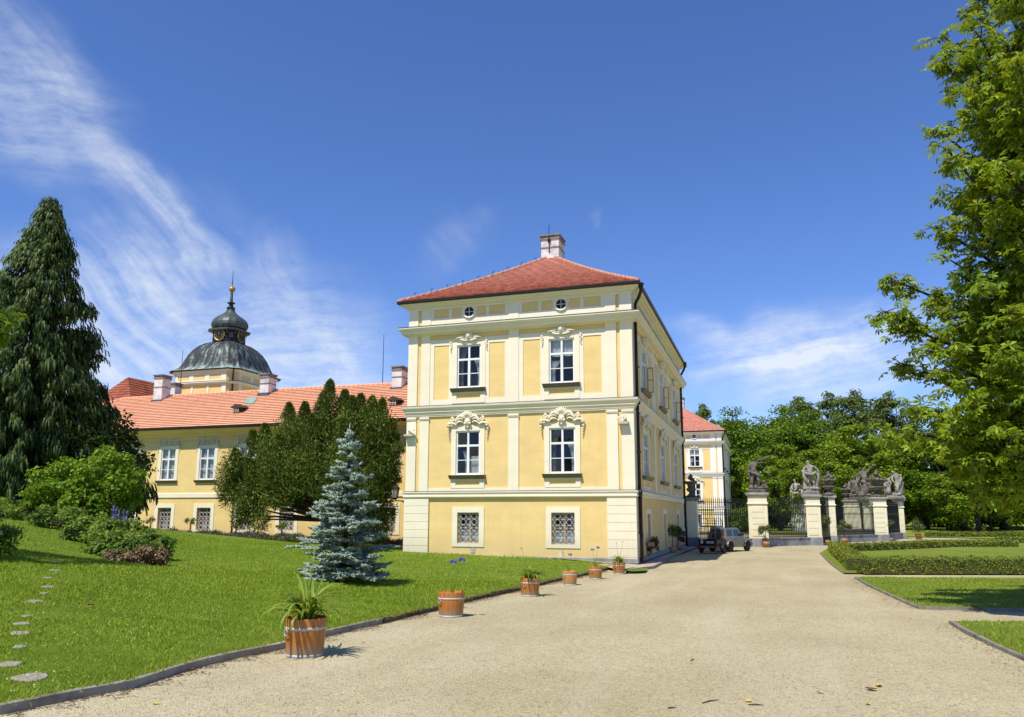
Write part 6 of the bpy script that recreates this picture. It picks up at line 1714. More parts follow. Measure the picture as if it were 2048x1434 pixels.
# --- great chestnut at the right
def chestnut():
    rng = np.random.default_rng(77)
    base = at(2290, 1031, 20.5); base[2] = zr(base[0], base[1])
    T = thing('chestnut_tree', 'huge horse chestnut reaching in from the right with big palmate leaves', 'tree', base)
    o = base
    m = MB(); trunk = limb(m, (0, 0, -.2), (.2, .1, 8.5), .52, .30, rng, 8, .015); limb(m, trunk[-1], (.1, 0, 15.5), .30, .08, rng, 7, .03)
    boughs = []
    #       tip px, py, depth, start height
    tips = [(1872, 128, 19, 10.5), (1868, 270, 18.5, 9.5), (1890, 70, 20, 12), (1885, 395, 19.5, 8.0), (1858, 452, 20, 7.4), (1770, 560, 20.5, 6.4), (1752, 612, 19.5, 6.0), (1785, 655, 19.5, 5.6), (1790, 745, 20, 5.0), (1778, 860, 19, 4.4), (1800, 810, 18.5, 4.6), (1850, 905, 18.2, 4.0), (1905, 930, 17.5, 3.6), (1960, 985, 17, 3.4), (2010, 960, 16.6, 3.6),
            (1940, 180, 18, 10), (1950, 330, 17.8, 8.8), (1900, 520, 18.4, 7.0), (1930, 640, 17.8, 6.0), (1900, 730, 18, 5.2), (1960, 800, 17, 4.6), (1990, 430, 16.8, 7.8), (2020, 610, 16.4, 6.2), (2000, 700, 16.2, 5.2), (2030, 870, 16, 4.2), (2040, 250, 17, 9.5), (1990, 60, 18, 11.5), (2050, 20, 18.5, 12), (1975, 560, 17.2, 6.8), (2060, 500, 16.5, 7.0), (2060, 760, 16.2, 5.0), (2090, 350, 17, 8.4), (2100, 640, 17, 6), (2100, 140, 18, 10.5), (1840, 700, 19, 5.6), (1850, 590, 19.4, 6.3), (1860, 820, 18.6, 4.7), (1945, 880, 17.4, 4.1), (2085, 930, 17, 3.6), (1945, 455, 18.3, 7.6)]
    for _ in range(48):
        px, py = rng.uniform(1890, 2110), rng.uniform(60, 930)
        lim = np.interp(py, [0, 130, 270, 380, 560, 650, 750, 860, 930], [1930, 1890, 1880, 1895, 1800, 1800, 1810, 1800, 1860])
        if px < lim: px = lim+rng.uniform(10, 120)
        dep = rng.uniform(16, 19.5); tips.append((px, py, dep, max(3.4, (at(px, py, dep)[2])*rng.uniform(.72, .9))))
    tips = [(px+14 if px < 1880 else px, py, dep, z0) for px, py, dep, z0 in tips]+[(1985, -20, 18.5, 11.5), (2030, -60, 18, 12), (1960, 20, 19, 11.5), (2070, -100, 18, 12.5), (2010, -30, 17, 11)]
    P, A, N, S = [], [], [], []
    for px, py, dep, z0 in tips:
        tip = at(px, py, dep)-o; z0 = min(z0, max(2.6, tip[2]-.3))
        st = np.array([.2*z0/8.5, .1*z0/8.5, z0])
        mid = limb(m, st, tip, .13, .018, rng, 9, .035, .04 if tip[2] > 4 else .0)
        L = np.linalg.norm(tip-st)
        n_sh = int(L*5.2)
        for k in range(n_sh):
            t = 1-(rng.random()**1.25)*.85
            i = min(int(t*9), 8); f = t*9-i; b = np.array(mid[i])*(1-f)+np.array(mid[i+1])*f
            sz = (.45+.75*(1-t))
            d = unit(rng.normal(size=3)*np.array([1, 1, .55])+unit(tip-st)*.75)
            e = b+d*sz*rng.uniform(.5, 1.1)*np.array([1, 1, .75])
            m.tube([b, (b+e)/2+np.array([0, 0, .05]), e], [.016, .011, .006], 4, False)
            nl = rng.integers(6, 10)
            for _ in range(nl):
                u = rng.uniform(.35, 1.08); q = b+(e-b)*u+rng.normal(0, .10, 3)
                ax = unit(rng.normal(size=3)*np.array([1, 1, .35])+d*.6+np.array([0, 0, -.12])); nn = np.array([0, 0, 1.])+rng.normal(0, .42, 3)+np.array([-.15, -.25, 0])
                P.append(q+ax*.06); A.append(ax); N.append(nn); S.append(rng.uniform(.12, .21))
    # crown beyond the frame: coarser leaf clumps so that the tree is whole from other sides and casts its real shade
    far = [c for c in lobes_crown(rng, 6.0, 6.2, 9.0, 60, 1.2, low=-.6)]
    m.build('trunk', M['bark'], T, True)
    V, F = cards(np.array(P), np.array(A), np.array(N), np.array(S), np.array(S), PALM)
    fastmesh('leaves', V, F, M['chestnut'], T)
    keep = []
    for c, r in far:
        w = c+o-CAM; d = w@_F
        if d > 1 and 1024+FPX*(w@_R)/d < 2048+FPX*1.35/d: continue
        keep.append((c, r))
    V, F = lobe_leaves(rng, keep, 160, .30)
    fastmesh('crown', V, F, M['chestnut'], T)
    return T
chestnut()

# --- weeping cypress at the left
def cypress():
    rng = np.random.default_rng(5)
    base = at(34, 1031, 38); base[2] = hlz(base[0], base[1])-.3
    k = 38/FPX
    T = thing('weeping_cypress', 'tall dark conical conifer with drooping branch tips at the left', 'conifer', base)
    H = zat(base, 391)-base[2]
    m = MB(); m.tube([(0, 0, 0), (.05, 0, H*.5), (.1, 0, H*.97)], [.42, .26, .03], 8)
    P, A, N, S, Wd = [], [], [], [], []
    prof = lambda t: 4.7*(1-t)**.93+.06
    nb = 1000
    for i in range(nb):
        t = (rng.random()**1.15)*.985; th = rng.uniform(0, 2*PI)
        z = H*(.04+.955*t); r = prof(t)*rng.uniform(.78, 1.06)*(1+.15*math.sin(3*th+9*t)+.14*math.sin(23*t+th))
        d = np.array([math.cos(th), math.sin(th), 0]); cx = np.array([.1, 0, 0])
        p0 = cx*t+np.array([0, 0, z-.05*r]); p1 = cx*t+d*r+np.array([0, 0, z+.22*r*.3]); p2 = p1+d*.28+np.array([0, 0, -.25])
        if i % 3 == 0: m.tube([p0, p1, p2], [.03, .018, .008], 4, False)
        n = int(34+26*r/3)
        u = np.where(rng.random(n) < .66, rng.uniform(.82, 1.07, n), rng.uniform(.25, .85, n))
        b = np.where(u[:, None] < 1, p0+(p1-p0)*np.minimum(u, 1)[:, None], p1+(p2-p1)*(u[:, None]-1)*12)
        b = b+rng.normal(0, .10, (n, 3))+np.array([0, 0, .06])
        side = np.array([-d[1], d[0], 0])
        ax = np.array([0, 0, -1.])+d*rng.uniform(.05, .55, (n, 1))+side*rng.normal(0, .18, (n, 1))
        P.append(b); A.append(ax); N.append(np.repeat(d[None], n, 0)+rng.normal(0, .35, (n, 3))); s = rng.uniform(.35, .95, n)*(.40+.60*(1-t)); S.append(s); Wd.append(rng.uniform(.05, .10, n))
    P = np.concatenate(P); A = np.concatenate(A); N = np.concatenate(N); S = np.concatenate(S); Wd = np.concatenate(Wd)
    tpl = (np.array([[0, .12, 0], [.3, .5, .16], [.75, .33, .12], [1, 0, 0], [.75, -.33, .12], [.3, -.5, .16], [0, -.12, 0], [.3, 0, .24], [.75, 0, .2]]), np.array([[0, 1, 7, 6], [6, 7, 5, 6], [1, 2, 8, 7], [7, 8, 4, 5], [2, 3, 8, 8], [8, 3, 4, 8]]))
    tpl = (tpl[0], np.array([[0, 1, 7, 6], [1, 2, 8, 7], [7, 8, 4, 5], [2, 3, 4, 8]]))
    m.build('trunk', M['bark'], T, True)
    V, F = cards(P, A, N, S, Wd, tpl); fastmesh('drooping_sprays', V, F, M['cypress'], T)
    return T
cypress()
# dark evergreen filling between the cypress and the wing, and another at the left edge
def evergreen(name, label, base, H, R_, seed, mat, n, size, low=-1.0, lobes=40, rl=.9):
    return broadleaf(name, label, base, H, R_, mat, seed, lobes, n, size, rl, .5, .5, 'shrub', None, .12, .85, low)
for px, dep, top, Rr, lab, sd in ((198, 41, 842, 1.9, 'dark evergreen bush between the tall conifer and the wing', 61), (125, 39, 800, 2.6, 'very dark evergreen bulk under the tall conifer', 62), (30, 40, 800, 3.0, 'very dark evergreen bulk at the foot of the conifer, left side', 63)):
    g = at(px, 1031, dep); g[2] = hlz(g[0], g[1])-.3; evergreen('evergreen_bush', lab, g, zat(g, top)-g[2], Rr, sd, 'yew', 260, .26)
g = at(-228, 1031, 17); g[2] = hlz(g[0], g[1]); broadleaf('garden_tree', 'leafy tree at the left picture edge, shading the upper lawn', g, zat(g, 470)-g[2], 1.75, 'shrub', 64, 44, 190, .15, .55, .72, .30, low=-.9, trunk=.11)
g = at(-42, 1031, 17.5); g[2] = hlz(g[0], g[1])-.1; broadleaf('garden_bush', 'round bush cut by the left picture edge at the side of the lawn', g, zat(g, 1012)-g[2], .78, 'perennial_b', 65, 26, 150, .085, .3, .5, .5, 'bush', None, .04, .8, -1)

# --- broad yew in front of the wing
def yew():
    rng = np.random.default_rng(9)
    base = np.array([-5.4, 2.0, hlz(-5.4, 2.0)-.1])
    T = thing('yew_tree', 'broad dark yew with many upright spires, standing before the wing', 'conifer', base)
    def pt(px, py, y):
        v = ray(px, py); t = (y-CAM[1])/v[1]; return CAM+v*t-base
    m = MB(); tk = limb(m, (.2, -.6, -.1), (.0, -.4, 3.6), .34, .22, rng, 5, .02)
    spires = [(470, 900, 1.2, .75), (505, 862, 1.5, .8), (530, 850, 2.5, .8), (578, 808, 2.0, .85), (610, 806, 2.8, .8), (645, 790, 2.2, .85), (660, 762, 2.0, .9), (690, 782, 2.6, .85), (705, 795, 1.0, .9), (722, 790, 2.2, .85), (745, 795, 1.4, .85), (765, 800, 2.2, .8), (785, 840, 1.6, .75), (792, 870, 2.4, .7), (625, 830, .4, .9), (560, 870, .3, .9), (690, 840, -.2, .9), (740, 850, -.1, .9), (775, 900, .6, .8), (500, 920, .4, .85), (460, 955, .9, .7), (640, 890, -.6, .95), (590, 920, -.5, .95), (700, 900, -.8, .95), (745, 930, -.6, .9), (540, 950, -.2, .9)]
    P, A, N, S = [], [], [], []
    for px, py, y, r in spires:
        tip = pt(px, py, y); zb = 2.3+rng.uniform(-.2, .4); bot = np.array([tip[0]*.78, tip[1]*.78, max(zb, tip[2]*.38)])
        limb(m, tk[3], bot, .14, .07, rng, 5, .05); m.tube([bot, (bot+tip)/2, tip], [.07, .045, .01], 5)
        L = np.linalg.norm(tip-bot); n = int(L*1500)
        t = rng.random(n)**.85; th = rng.uniform(0, 2*PI, n)
        rr = r*1.25*np.clip((1-t)**.6, .03, 1)*np.clip(t*3+.55, 0, 1)*rng.uniform(.45, 1.05, n)*(1+.28*np.sin(th*3+t*9)+.22*np.sin(t*27+th))
        d = np.stack([np.cos(th), np.sin(th), np.zeros(n)], 1)
        p = bot+(tip-bot)*t[:, None]+d*rr[:, None]
        P.append(p); A.append(d*rng.uniform(.5, 1.1, (n, 1))+np.array([0, 0, .55])+rng.normal(0, .45, (n, 3))); N.append(d+rng.normal(0, .6, (n, 3))); S.append(rng.uniform(.09, .22, n))
    # hanging lower skirts, left low bough and the dark right shoulder reaching the ground
    fills = [(rng.uniform(500, 790), rng.uniform(815, 960), rng.uniform(-.7, 1.8), rng.uniform(.6, 1.05), rng.uniform(.7, 1.2), 900) for _ in range(26)]
    fills = [f for f in fills if f[1] > np.interp(f[0], [480, 530, 580, 660, 760, 800], [930, 885, 840, 815, 830, 890])+12]
    for px, py, y, R_, zz, n in fills:
        c = pt(px, py, y); d = rdir(rng, n); q = rng.uniform(.3, 1.1, (n, 1))*(1+.3*np.sin(d[:, :1]*7+d[:, 2:3]*5))
        P.append(c+d*q*np.array([R_, R_, zz])); A.append(d*.5+np.array([0, 0, .6])+rng.normal(0, .5, (n, 3))); N.append(d+rng.normal(0, .6, (n, 3))); S.append(rng.uniform(.09, .24, n))
    for px, py, y, R_, zz, n in ((455, 960, .8, .7, 1.1, 1200), (485, 1030, .3, .6, .7, 900), (512, 985, .6, 1.0, 1.0, 1700), (555, 1000, -.3, .9, .5, 900), (470, 930, .8, .8, 1.0, 1200), (560, 940, .2, 1.2, 1.1, 2000), (620, 930, -.2, 1.2, 1.1, 2000), (680, 940, -.6, 1.2, 1.2, 2000), (765, 930, .4, .9, 1.2, 1500), (720, 1030, .8, 1.1, 1.2, 1800), (760, 1050, 1.2, .7, .9, 1200), (465, 985, 1.0, .85, .9, 1500), (500, 1010, .4, .8, .8, 1500), (520, 1040, .2, .55, .75, 900), (545, 985, 1.6, .8, .7, 1200), (590, 985, .4, .7, .55, 1000), (620, 960, 1.4, .8, .6, 1000), (655, 975, .2, .9, .7, 1500), (700, 990, .5, 1.0, 1.0, 1900), (735, 1010, .8, .9, 1.1, 1900), (760, 980, 1.2, .8, 1.0, 1500), (778, 940, 1.0, .6, .8, 1000), (740, 1060, 1.0, .8, .8, 1200), (700, 1060, 1.2, .9, .8, 1300), (800, 895, .5, .35, .3, 350), (775, 1020, .9, .5, .6, 600)):
        n = int(n*1.5); c = pt(px, py, y); d = rdir(rng, n); q = rng.uniform(.35, 1.05, (n, 1))
        P.append(c+d*q*np.array([R_, R_, zz])); A.append(d*.8+np.array([0, 0, -.35])+rng.normal(0, .5, (n, 3))); N.append(d+rng.normal(0, .6, (n, 3))); S.append(rng.uniform(.09, .22, n))
        limb(m, tk[2], c, .09, .03, rng, 5, .06)
    m.build('trunk', M['bark'], T, True)
    P = np.concatenate(P); A = np.concatenate(A); N = np.concatenate(N); S = np.concatenate(S)
    V, F = cards(P, A+np.array([0, 0, .25]), N, S, S*.26); fastmesh('foliage', V, F, M['yew'], T)
yew()

# --- blue spruce
def spruce():
    rng = np.random.default_rng(12)
    base = ground(688, 1163, 0, hlz)
    T = thing('blue_spruce', 'young silvery blue spruce with layered branches on the lawn', 'conifer', base)
    H = zat(base, 848)-base[2]
    m = MB(); m.tube([(0, 0, 0), (.02, 0, H*.5), (-.02, .02, H*.93), (0.03, .0, H)], [.075, .045, .02, .014], 7)
    P, A, L, Wd = [], [], [], []
    def twigs(p, q, n, ln, sag=0.0):
        t = rng.uniform(.12, 1, n); d = unit(np.array(q)-np.array(p)); b = np.array(p)+(np.array(q)-np.array(p))*t[:, None]
        sd = unit(np.cross(d, [0, 0, 1.0])); s = np.where(rng.random(n) < .5, -1, 1)[:, None]
        ax = d*rng.uniform(.5, 1.1, (n, 1))+sd*s*rng.uniform(.25, .9, (n, 1))+np.array([0, 0, .22])+rng.normal(0, .2, (n, 3))
        P.append(b); A.append(ax); L.append(ln*rng.uniform(.65, 1.25, n)*(1.15-.45*t)); Wd.append(rng.uniform(.038, .055, n))
    lev = np.concatenate([np.concatenate([[.015, .03, .055, .08], np.linspace(.11, .70, 13)]), np.linspace(.74, .90, 4)])
    for i, t0 in enumerate(lev):
        t = t0; R_ = (1.45*(1-t)**1.12+.05)*(.92+.2*math.sin(i*2.4)) if t > .14 else 1.0+.15*t
        nb = 13 if t < .2 else 10 if t < .55 else (7 if t < .78 else 5)
        for j in range(nb):
            th = 2*PI*(j+rng.uniform(-.4, .4))/nb+i*.8; r = R_*rng.uniform(.5, 1.18); t = min(.965, max(.03, t0+rng.normal(0, .026))); z = H*t
            if t > .9: r *= .7
            d = np.array([math.cos(th), math.sin(th), 0]); rise = (.06+.35*t)*r
            p = np.array([0, 0, z]); q = p+d*r+np.array([0, 0, rise-.10*r]); mid = (p+q)/2+np.array([0, 0, -.05*r])
            m.tube([p, mid, q], [.018*(1-t)+.008, .010, .004], 4, False)
            twigs(p*.75+mid*.25, q, int(15+34*r), .17)
            for k in range(int(3+r*5)):
                u = rng.uniform(.3, .92); b = mid+(q-mid)*max(0, (u-.5)*2) if u > .5 else p+(mid-p)*u*2
                sd = np.array([-d[1], d[0], 0])*(1 if k % 2 else -1); e = b+(sd*.85+d*.65)*r*.42*(1.15-u*.6)+np.array([0, 0, .03+rng.normal(0, .03)])
                m.tube([b, e], [.006, .003], 3, False); twigs(b, e, int(8+18*r), .15)
    twigs((0, 0, H*.82), (0, 0, H*.95), 16, .12)
    P.append(np.array([[0, 0, H*.91], [0.0, .0, H*.95]])); A.append(np.array([[.04, 0, 1], [.05, 0, 1.]])); L.append(np.array([.30, .28])); Wd.append(np.array([.05, .045]))
    P = np.concatenate(P); A = np.concatenate(A); L = np.concatenate(L); Wd = np.concatenate(Wd)
    m.build('trunk', M['bark'], T, True)
    tpl = (np.array([[0, 0, 0], [.35, .5, 0], [.35, -.25, .45], [.35, -.25, -.45], [1, 0, 0]]), None)
    n = len(P); Ax = unit(A); B = unit(np.cross(rdir(rng, n), Ax)); Nn = np.cross(Ax, B)
    tv = tpl[0]
    V = (P[:, None]+Ax[:, None]*tv[None, :, :1]*L[:, None, None]+B[:, None]*tv[None, :, 1:2]*Wd[:, None, None]+Nn[:, None]*tv[None, :, 2:3]*Wd[:, None, None])
    f = np.array([[0, 1, 2], [0, 2, 3], [0, 3, 1], [4, 2, 1], [4, 3, 2], [4, 1, 3]]); F = (f[None]+(np.arange(n)*5)[:, None, None])
    fastmesh('needles', V.reshape(-1, 3), F.reshape(-1, 3), M['spruce'], T)
spruce()

# --- magnolia-like shrub and the flower bed along the bank
def shrub(label, px, py_top, dep, R_, mat, seed, name='leafy_shrub', n=34, per=110, size=.17, rl=.55, base_h=None, low=-1.0, cat='shrub', group=None):
    g = at(px, 1031, dep); g[2] = hlz(g[0], g[1])-.05
    H = zat(g, py_top)-g[2]
    return broadleaf(name, label, g, H, R_, mat, seed, n, per, size, rl, .5, .5, cat, group, .05, .8, low)
shrub('bright green rounded shrub, left one of the two in front of the conifer', 112, 915, 31, 1.0, 'shrub', 31, n=26, per=120, size=.16, rl=.48)
shrub('largest bright green shrub overlapping the left end of the wing', 208, 893, 31, 1.25, 'shrub', 32, n=40, per=130, size=.17, rl=.52)
shrub('low bright green shrub between the two rounded shrubs', 160, 962, 30.5, .95, 'shrub', 33, n=22, per=120, size=.16, rl=.45)
BED = [(-40, 995, 31, 1.0, 'perennial'), (20, 1003, 30.5, .8, 'perennial_b'), (60, 1008, 30, .8, 'perennial'), (105, 1018, 29, .75, 'perennial_b'), (150, 1022, 28.5, .7, 'perennial'), (195, 1030, 28, .7, 'perennial'), (160, 1055, 26.5, .5, 'perennial_b'),
       (215, 1045, 25.5, .7, 'perennial'), (255, 1042, 26, .75, 'perennial_b'), (235, 1068, 24.3, .6, 'perennial'), (280, 1062, 24.5, .65, 'perennial'), (308, 1068, 25.5, .6, 'perennial_b'), (262, 1082, 23.4, .55, 'perennial_b'), (215, 1078, 24.2, .4, 'perennial_b')]
wh = ['at the far left edge of the bank', 'second clump from the left under the conifer', 'under the left end of the conifer', 'below the left rounded shrub', 'below the gap between the shrubs', 'below the right rounded shrub', 'low on the lawn side by the shadow', 'in the middle of the bed', 'under the blue spires', 'at the lawn corner of the bed, upper', 'right part of the bed, in front', 'at the right end of the bed', 'just above the russet plants', 'leaning out over the lawn on the left']
for i, (px, top, dep, Rr, mt) in enumerate(BED):
    shrub(('light green' if mt == 'perennial' else 'dark green')+' perennial clump '+wh[i], px, top, dep, Rr, mt, 70+i, 'perennial_clump', 18, 110, .115, .30, cat='plant', group='perennials of the flower bed')
for i, (px, top, dep, Rr, lab) in enumerate(((245, 1098, 22.6, .42, 'dark russet leafy clump at the tip of the bed, left'), (285, 1096, 22.8, .42, 'pinkish russet clump at the tip of the bed, right'), (318, 1098, 23.6, .3, 'small pale russet clump at the right end of the bed'))):
    shrub(lab, px, top, dep, Rr, 'russet', 90+i, 'russet_clump', 14, 110, .085, .2, cat='plant', group='russet plants of the bed')
def delphinium(px, dep, tops, label, seed):
    rng = np.random.default_rng(seed); g = at(px, 1031, dep); g[2] = hlz(g[0], g[1])
    T = thing('delphinium', label, 'flower', g, 0, 'blue flower spires')
    m = MB(); P = []
    for x, top in tops:
        q = at(x, 1031, dep); q[2] = g[2]; z = zat(q, top)-g[2]; q = q-g
        m.tube([(q[0]*.5, q[1]*.5, 0), (q[0], q[1], z)], [.012, .006], 5)
        n = 55; t = rng.random(n); P.append(np.stack([q[0]+rng.normal(0, .03, n)*(1.2-t), q[1]+rng.normal(0, .045, n)*(1.2-t), z-.75+t*.75], 1))
    m.build('stem', M['stalk'], T, True); P = np.concatenate(P); n = len(P)
    V, F = cards(P, rdir(rng, n), rdir(rng, n), .06, .045); fastmesh('flower_spike', V, F, M['blue'], T)
delphinium(232, 26.5, [(226, 1010), (232, 1014), (238, 1020)], 'cluster of blue flower spires left of the wing windows', 1)
delphinium(250, 26.5, [(247, 1018), (254, 1022)], 'smaller pair of blue flower spires nearer the wing', 2)
# --- lavender row and standard roses along the wing
def lavender():
    rng = np.random.default_rng(3)
    T = thing('lavender_row', 'low row of greyish lavender along the foot of the wing', 'lavender', (-12, 7.0, 0))
    n = 26000; x = rng.uniform(-24, -1.5, n); y = 7.0+rng.normal(0, .28, n)-.15*np.sin(x*1.3); z = hl(x, y)
    hgt = .42*(1+.25*np.sin(x*2.1)+.2*np.sin(x*5.3+1))*np.exp(-((y-7.0)/.55)**2)
    P = np.stack([x+12, y-7.0, z+hgt*rng.uniform(0, .8, n)], 1); A = rng.normal(0, .5, (n, 3))+np.array([0, -.1, .9])
    V, F = cards(P, A, rdir(rng, n), rng.uniform(.12, .24, n), .035); fastmesh('leaves', V, F, M['lav'], T)
    k = rng.random(n) < .16; P2 = P[k]+np.array([0, 0, .12]); V, F = cards(P2, A[k], rdir(rng, k.sum()), rng.uniform(.10, .2, k.sum()), .04); fastmesh('flowers', V, F, M['lavfl'], T)
lavender()
for i, (px, top, lab) in enumerate(((298, 1031, 'standard rose with dark round head left of the first barred window'), (378, 1033, 'standard rose between the first two barred windows of the wing'), (470, 1040, 'standard rose half hidden under the yew, by the downpipe'), (561, 1040, 'standard rose just left of the fourth barred window'))):
    v = ray(px, 1075); t = (7.1-CAM[1])/v[1]; g = CAM+v*t; g[2] = hlz(g[0], g[1]); H = zat(g, top)-g[2]
    T = thing('standard_rose', lab, 'rose', g, 0, 'standard roses along the wing')
    m = MB(); m.tube([(0, 0, 0), (.03, 0, H*.5), (0, 0, H*.75)], [.03, .025, .02], 5); m.tube([(.09, 0, 0), (.09, 0, H*.7)], .02, 5); m.build('stem', M['bark'], T)
    leafball('crown', T, (0, 0, H*.80), .42, 260, .12, M['perennial_b'] if i % 2 else M['russet'], 20+i, (1, 1, .7))

# --- grass blades, clover flowers, litter
XN = np.array([(p[0], p[1]) for p in KERB])
def hlv(x, y): return hl(x, y)
grass('grass', LAWN, hlv, 330000, 6.5, 25, M['grass'], 1, 1.0)
grass('grass', LAWN, hlv, 45000, 15, 40, M['grass'], 11, 1.5, (-60, 0))
grass('grass', [(p[0], p[1]) for p in PB], lambda x, y: np.interp(y, [-36, -25, -12, -3, 6, 40], [.24, .05, -.08, -.14, -.15, -.13])+.05, 60000, 14, 34, M['grass'], 2, 1.0, (0, 35))
grass('grass', [(p[0], p[1]) for p in PC], lambda x, y: np.interp(y, [-36, -25, -12, -3, 6, 40], [.24, .05, -.08, -.14, -.15, -.13])+.05, 60000, 8, 24, M['grass'], 3, 1.1, (5, 48))
def edge_tufts():
    rng = np.random.default_rng(8); P = []
    for i in range(len(KERB)-1):
        a, b = KERB[i], KERB[i+1]; L = np.linalg.norm(b-a); n = int(L*(130 if i < 10 else 420)); t = rng.random((n, 1)); d = (b-a)/L; nx = np.array([-d[1], d[0], 0])
        P.append(a+(b-a)*t+nx*np.abs(rng.normal(.07 if i < 10 else .02, .05, (n, 1))))
    P = np.concatenate(P); n = len(P)
    h = rng.uniform(.04, .12, n); tpl = (np.array([[0, .5, 0], [1, 0, -.3], [0, -.5, 0]]), np.array([[0, 2, 1]]))
    V, F = cards(P, rng.normal(0, .5, (n, 3))+np.array([.25, -.1, .8]), rdir(rng, n)*np.array([1, 1, .1]), h, .014, tpl)
    o = fastmesh('edge_grass', V, F, M['grass']); tag(o, kind='stuff')
    k = rng.random(n) < .4; V, F = cards(P[k]+np.array([.02, -.02, 0]), rng.normal(0, .6, (k.sum(), 3))+np.array([.35, -.15, .5]), rdir(rng, k.sum()), h[k], .012, tpl)
    o = fastmesh('dry_edge_grass', V, F, M['straw']); tag(o, kind='stuff')
edge_tufts()
def clover():
    rng = np.random.default_rng(4); n = 15000; r = rng.uniform(7, 32, n); a = np.radians(rng.uniform(-60, 2, n)); x = CAM[0]+r*np.sin(a); y = CAM[1]+r*np.cos(a)
    f = np.sin(x*.9+1.3)*np.sin(y*.7+.4)+.6*np.sin(x*2.3-y*1.7); k = inpoly(x, y, LAWN) & (f > .15) & (rng.random(n) < .22); x, y = x[k], y[k]; n = len(x)
    P = np.stack([x, y, hl(x, y)+.04], 1); s = rng.uniform(.012, .022, n)
    V, F = cards(P-np.array([0, 0, 0]), rdir(rng, n)*np.array([1, 1, .2]), np.repeat([[0, -.5, 1.]], n, 0), s, s); o = fastmesh('clover_flowers', V, F, M['clover']); tag(o, kind='stuff')
clover()
M['litter'] = foliage('leaf_litter', (.07, .04, .02), (.14, .085, .04), (.24, .16, .08), .05, 3)
M['pebble'] = foliage('pebbles', (.15, .125, .085), (.32, .27, .18), (.52, .455, .33), 0.0, 6, .9, .1)
def zrv(x, y): return np.interp(y, [-70, -36, -25, -12, -3, 6, 40, 60, 500], [.75, .24, .05, -.08, -.14, -.15, -.13, -.05, 0])
def litter():
    rng = np.random.default_rng(6); P = []
    for i in range(len(KERB)-1):
        a, b = KERB[i], KERB[i+1]; L = np.linalg.norm(b-a); n = int(L*420); t = rng.random((n, 1))**1.0; d = (b-a)/L; nx = np.array([d[1], -d[0], 0])
        P.append(a+(b-a)*t+nx*(.03+np.abs(rng.normal(0, .12, (n, 1)))*(1+.8*np.sin(t*9+i))))
    for Q, r0 in ((PC, range(0, 4)), (PB, range(0, 4))):
        for i in r0:
            a, b = Q[i], Q[i+1]; L = np.linalg.norm(b-a); n = int(L*120); t = rng.random((n, 1)); d = (b-a)/L; nx = np.array([d[1], -d[0], 0])
            P.append(a+(b-a)*t+nx*np.abs(rng.normal(0, .3, (n, 1))))
    n = 7000; x = CAM[0]+rng.uniform(-9, 12, n); y = CAM[1]+rng.uniform(5, 28, n); f = np.sin(x*.8)*np.sin(y*.55+2)+.5*np.sin(x*1.9+y); k = f > .55
    P.append(np.stack([x[k], y[k], zrv(x[k], y[k])], 1))
    P = np.concatenate(P); P = P[~inpoly(P[:, 0], P[:, 1], LAWN)]; P[:, 2] = zrv(P[:, 0], P[:, 1])+.006; n = len(P)
    N = np.array([0, 0, 1.])+rng.normal(0, .25, (n, 3)); s = rng.uniform(.02, .06, n)
    V, F = cards(P, rdir(rng, n)*np.array([1, 1, .1]), N, s, s*rng.uniform(.15, .5, n)); o = fastmesh('leaf_litter', V, F, M['litter']); tag(o, kind='stuff')
    # loose pebbles
    n = 70000; r = 6.2+rng.random(n)**1.3*16; a = np.radians(rng.uniform(-58, 36, n)); x = CAM[0]+r*np.sin(a); y = CAM[1]+r*np.cos(a)
    k = ~(inpoly(x, y, LAWN) | inpoly(x, y, PB) | inpoly(x, y, PC)); x, y, r = x[k], y[k], r[k]; n = len(x)
    s = rng.uniform(.004, .010, n)*(1+.02*r); c = np.stack([x, y, zrv(x, y)+s*.15], 1)
    tv = np.array([[1, 0, 0], [-.5, .87, 0], [-.5, -.87, 0], [0, 0, .8], [.2, .1, .75]])[:4]; th = rng.uniform(0, 6.28, n)
    R3 = np.stack([np.stack([np.cos(th), -np.sin(th)*.7], 1), np.stack([np.sin(th), np.cos(th)*.7], 1)], 1)
    V = np.zeros((n, 4, 3)); V[:, :, :2] = np.einsum('nij,kj->nki', R3, tv[:, :2]); V[:, :, 2] = tv[None, :, 2]; V = V*s[:, None, None]+c[:, None, :]
    f = np.array([[0, 1, 3], [1, 2, 3], [2, 0, 3]]); F = (f[None]+(np.arange(n)*4)[:, None, None]).reshape(-1, 3)
    o = fastmesh('pebbles', V.reshape(-1, 3), F, M['pebble']); tag(o, kind='stuff')
litter()
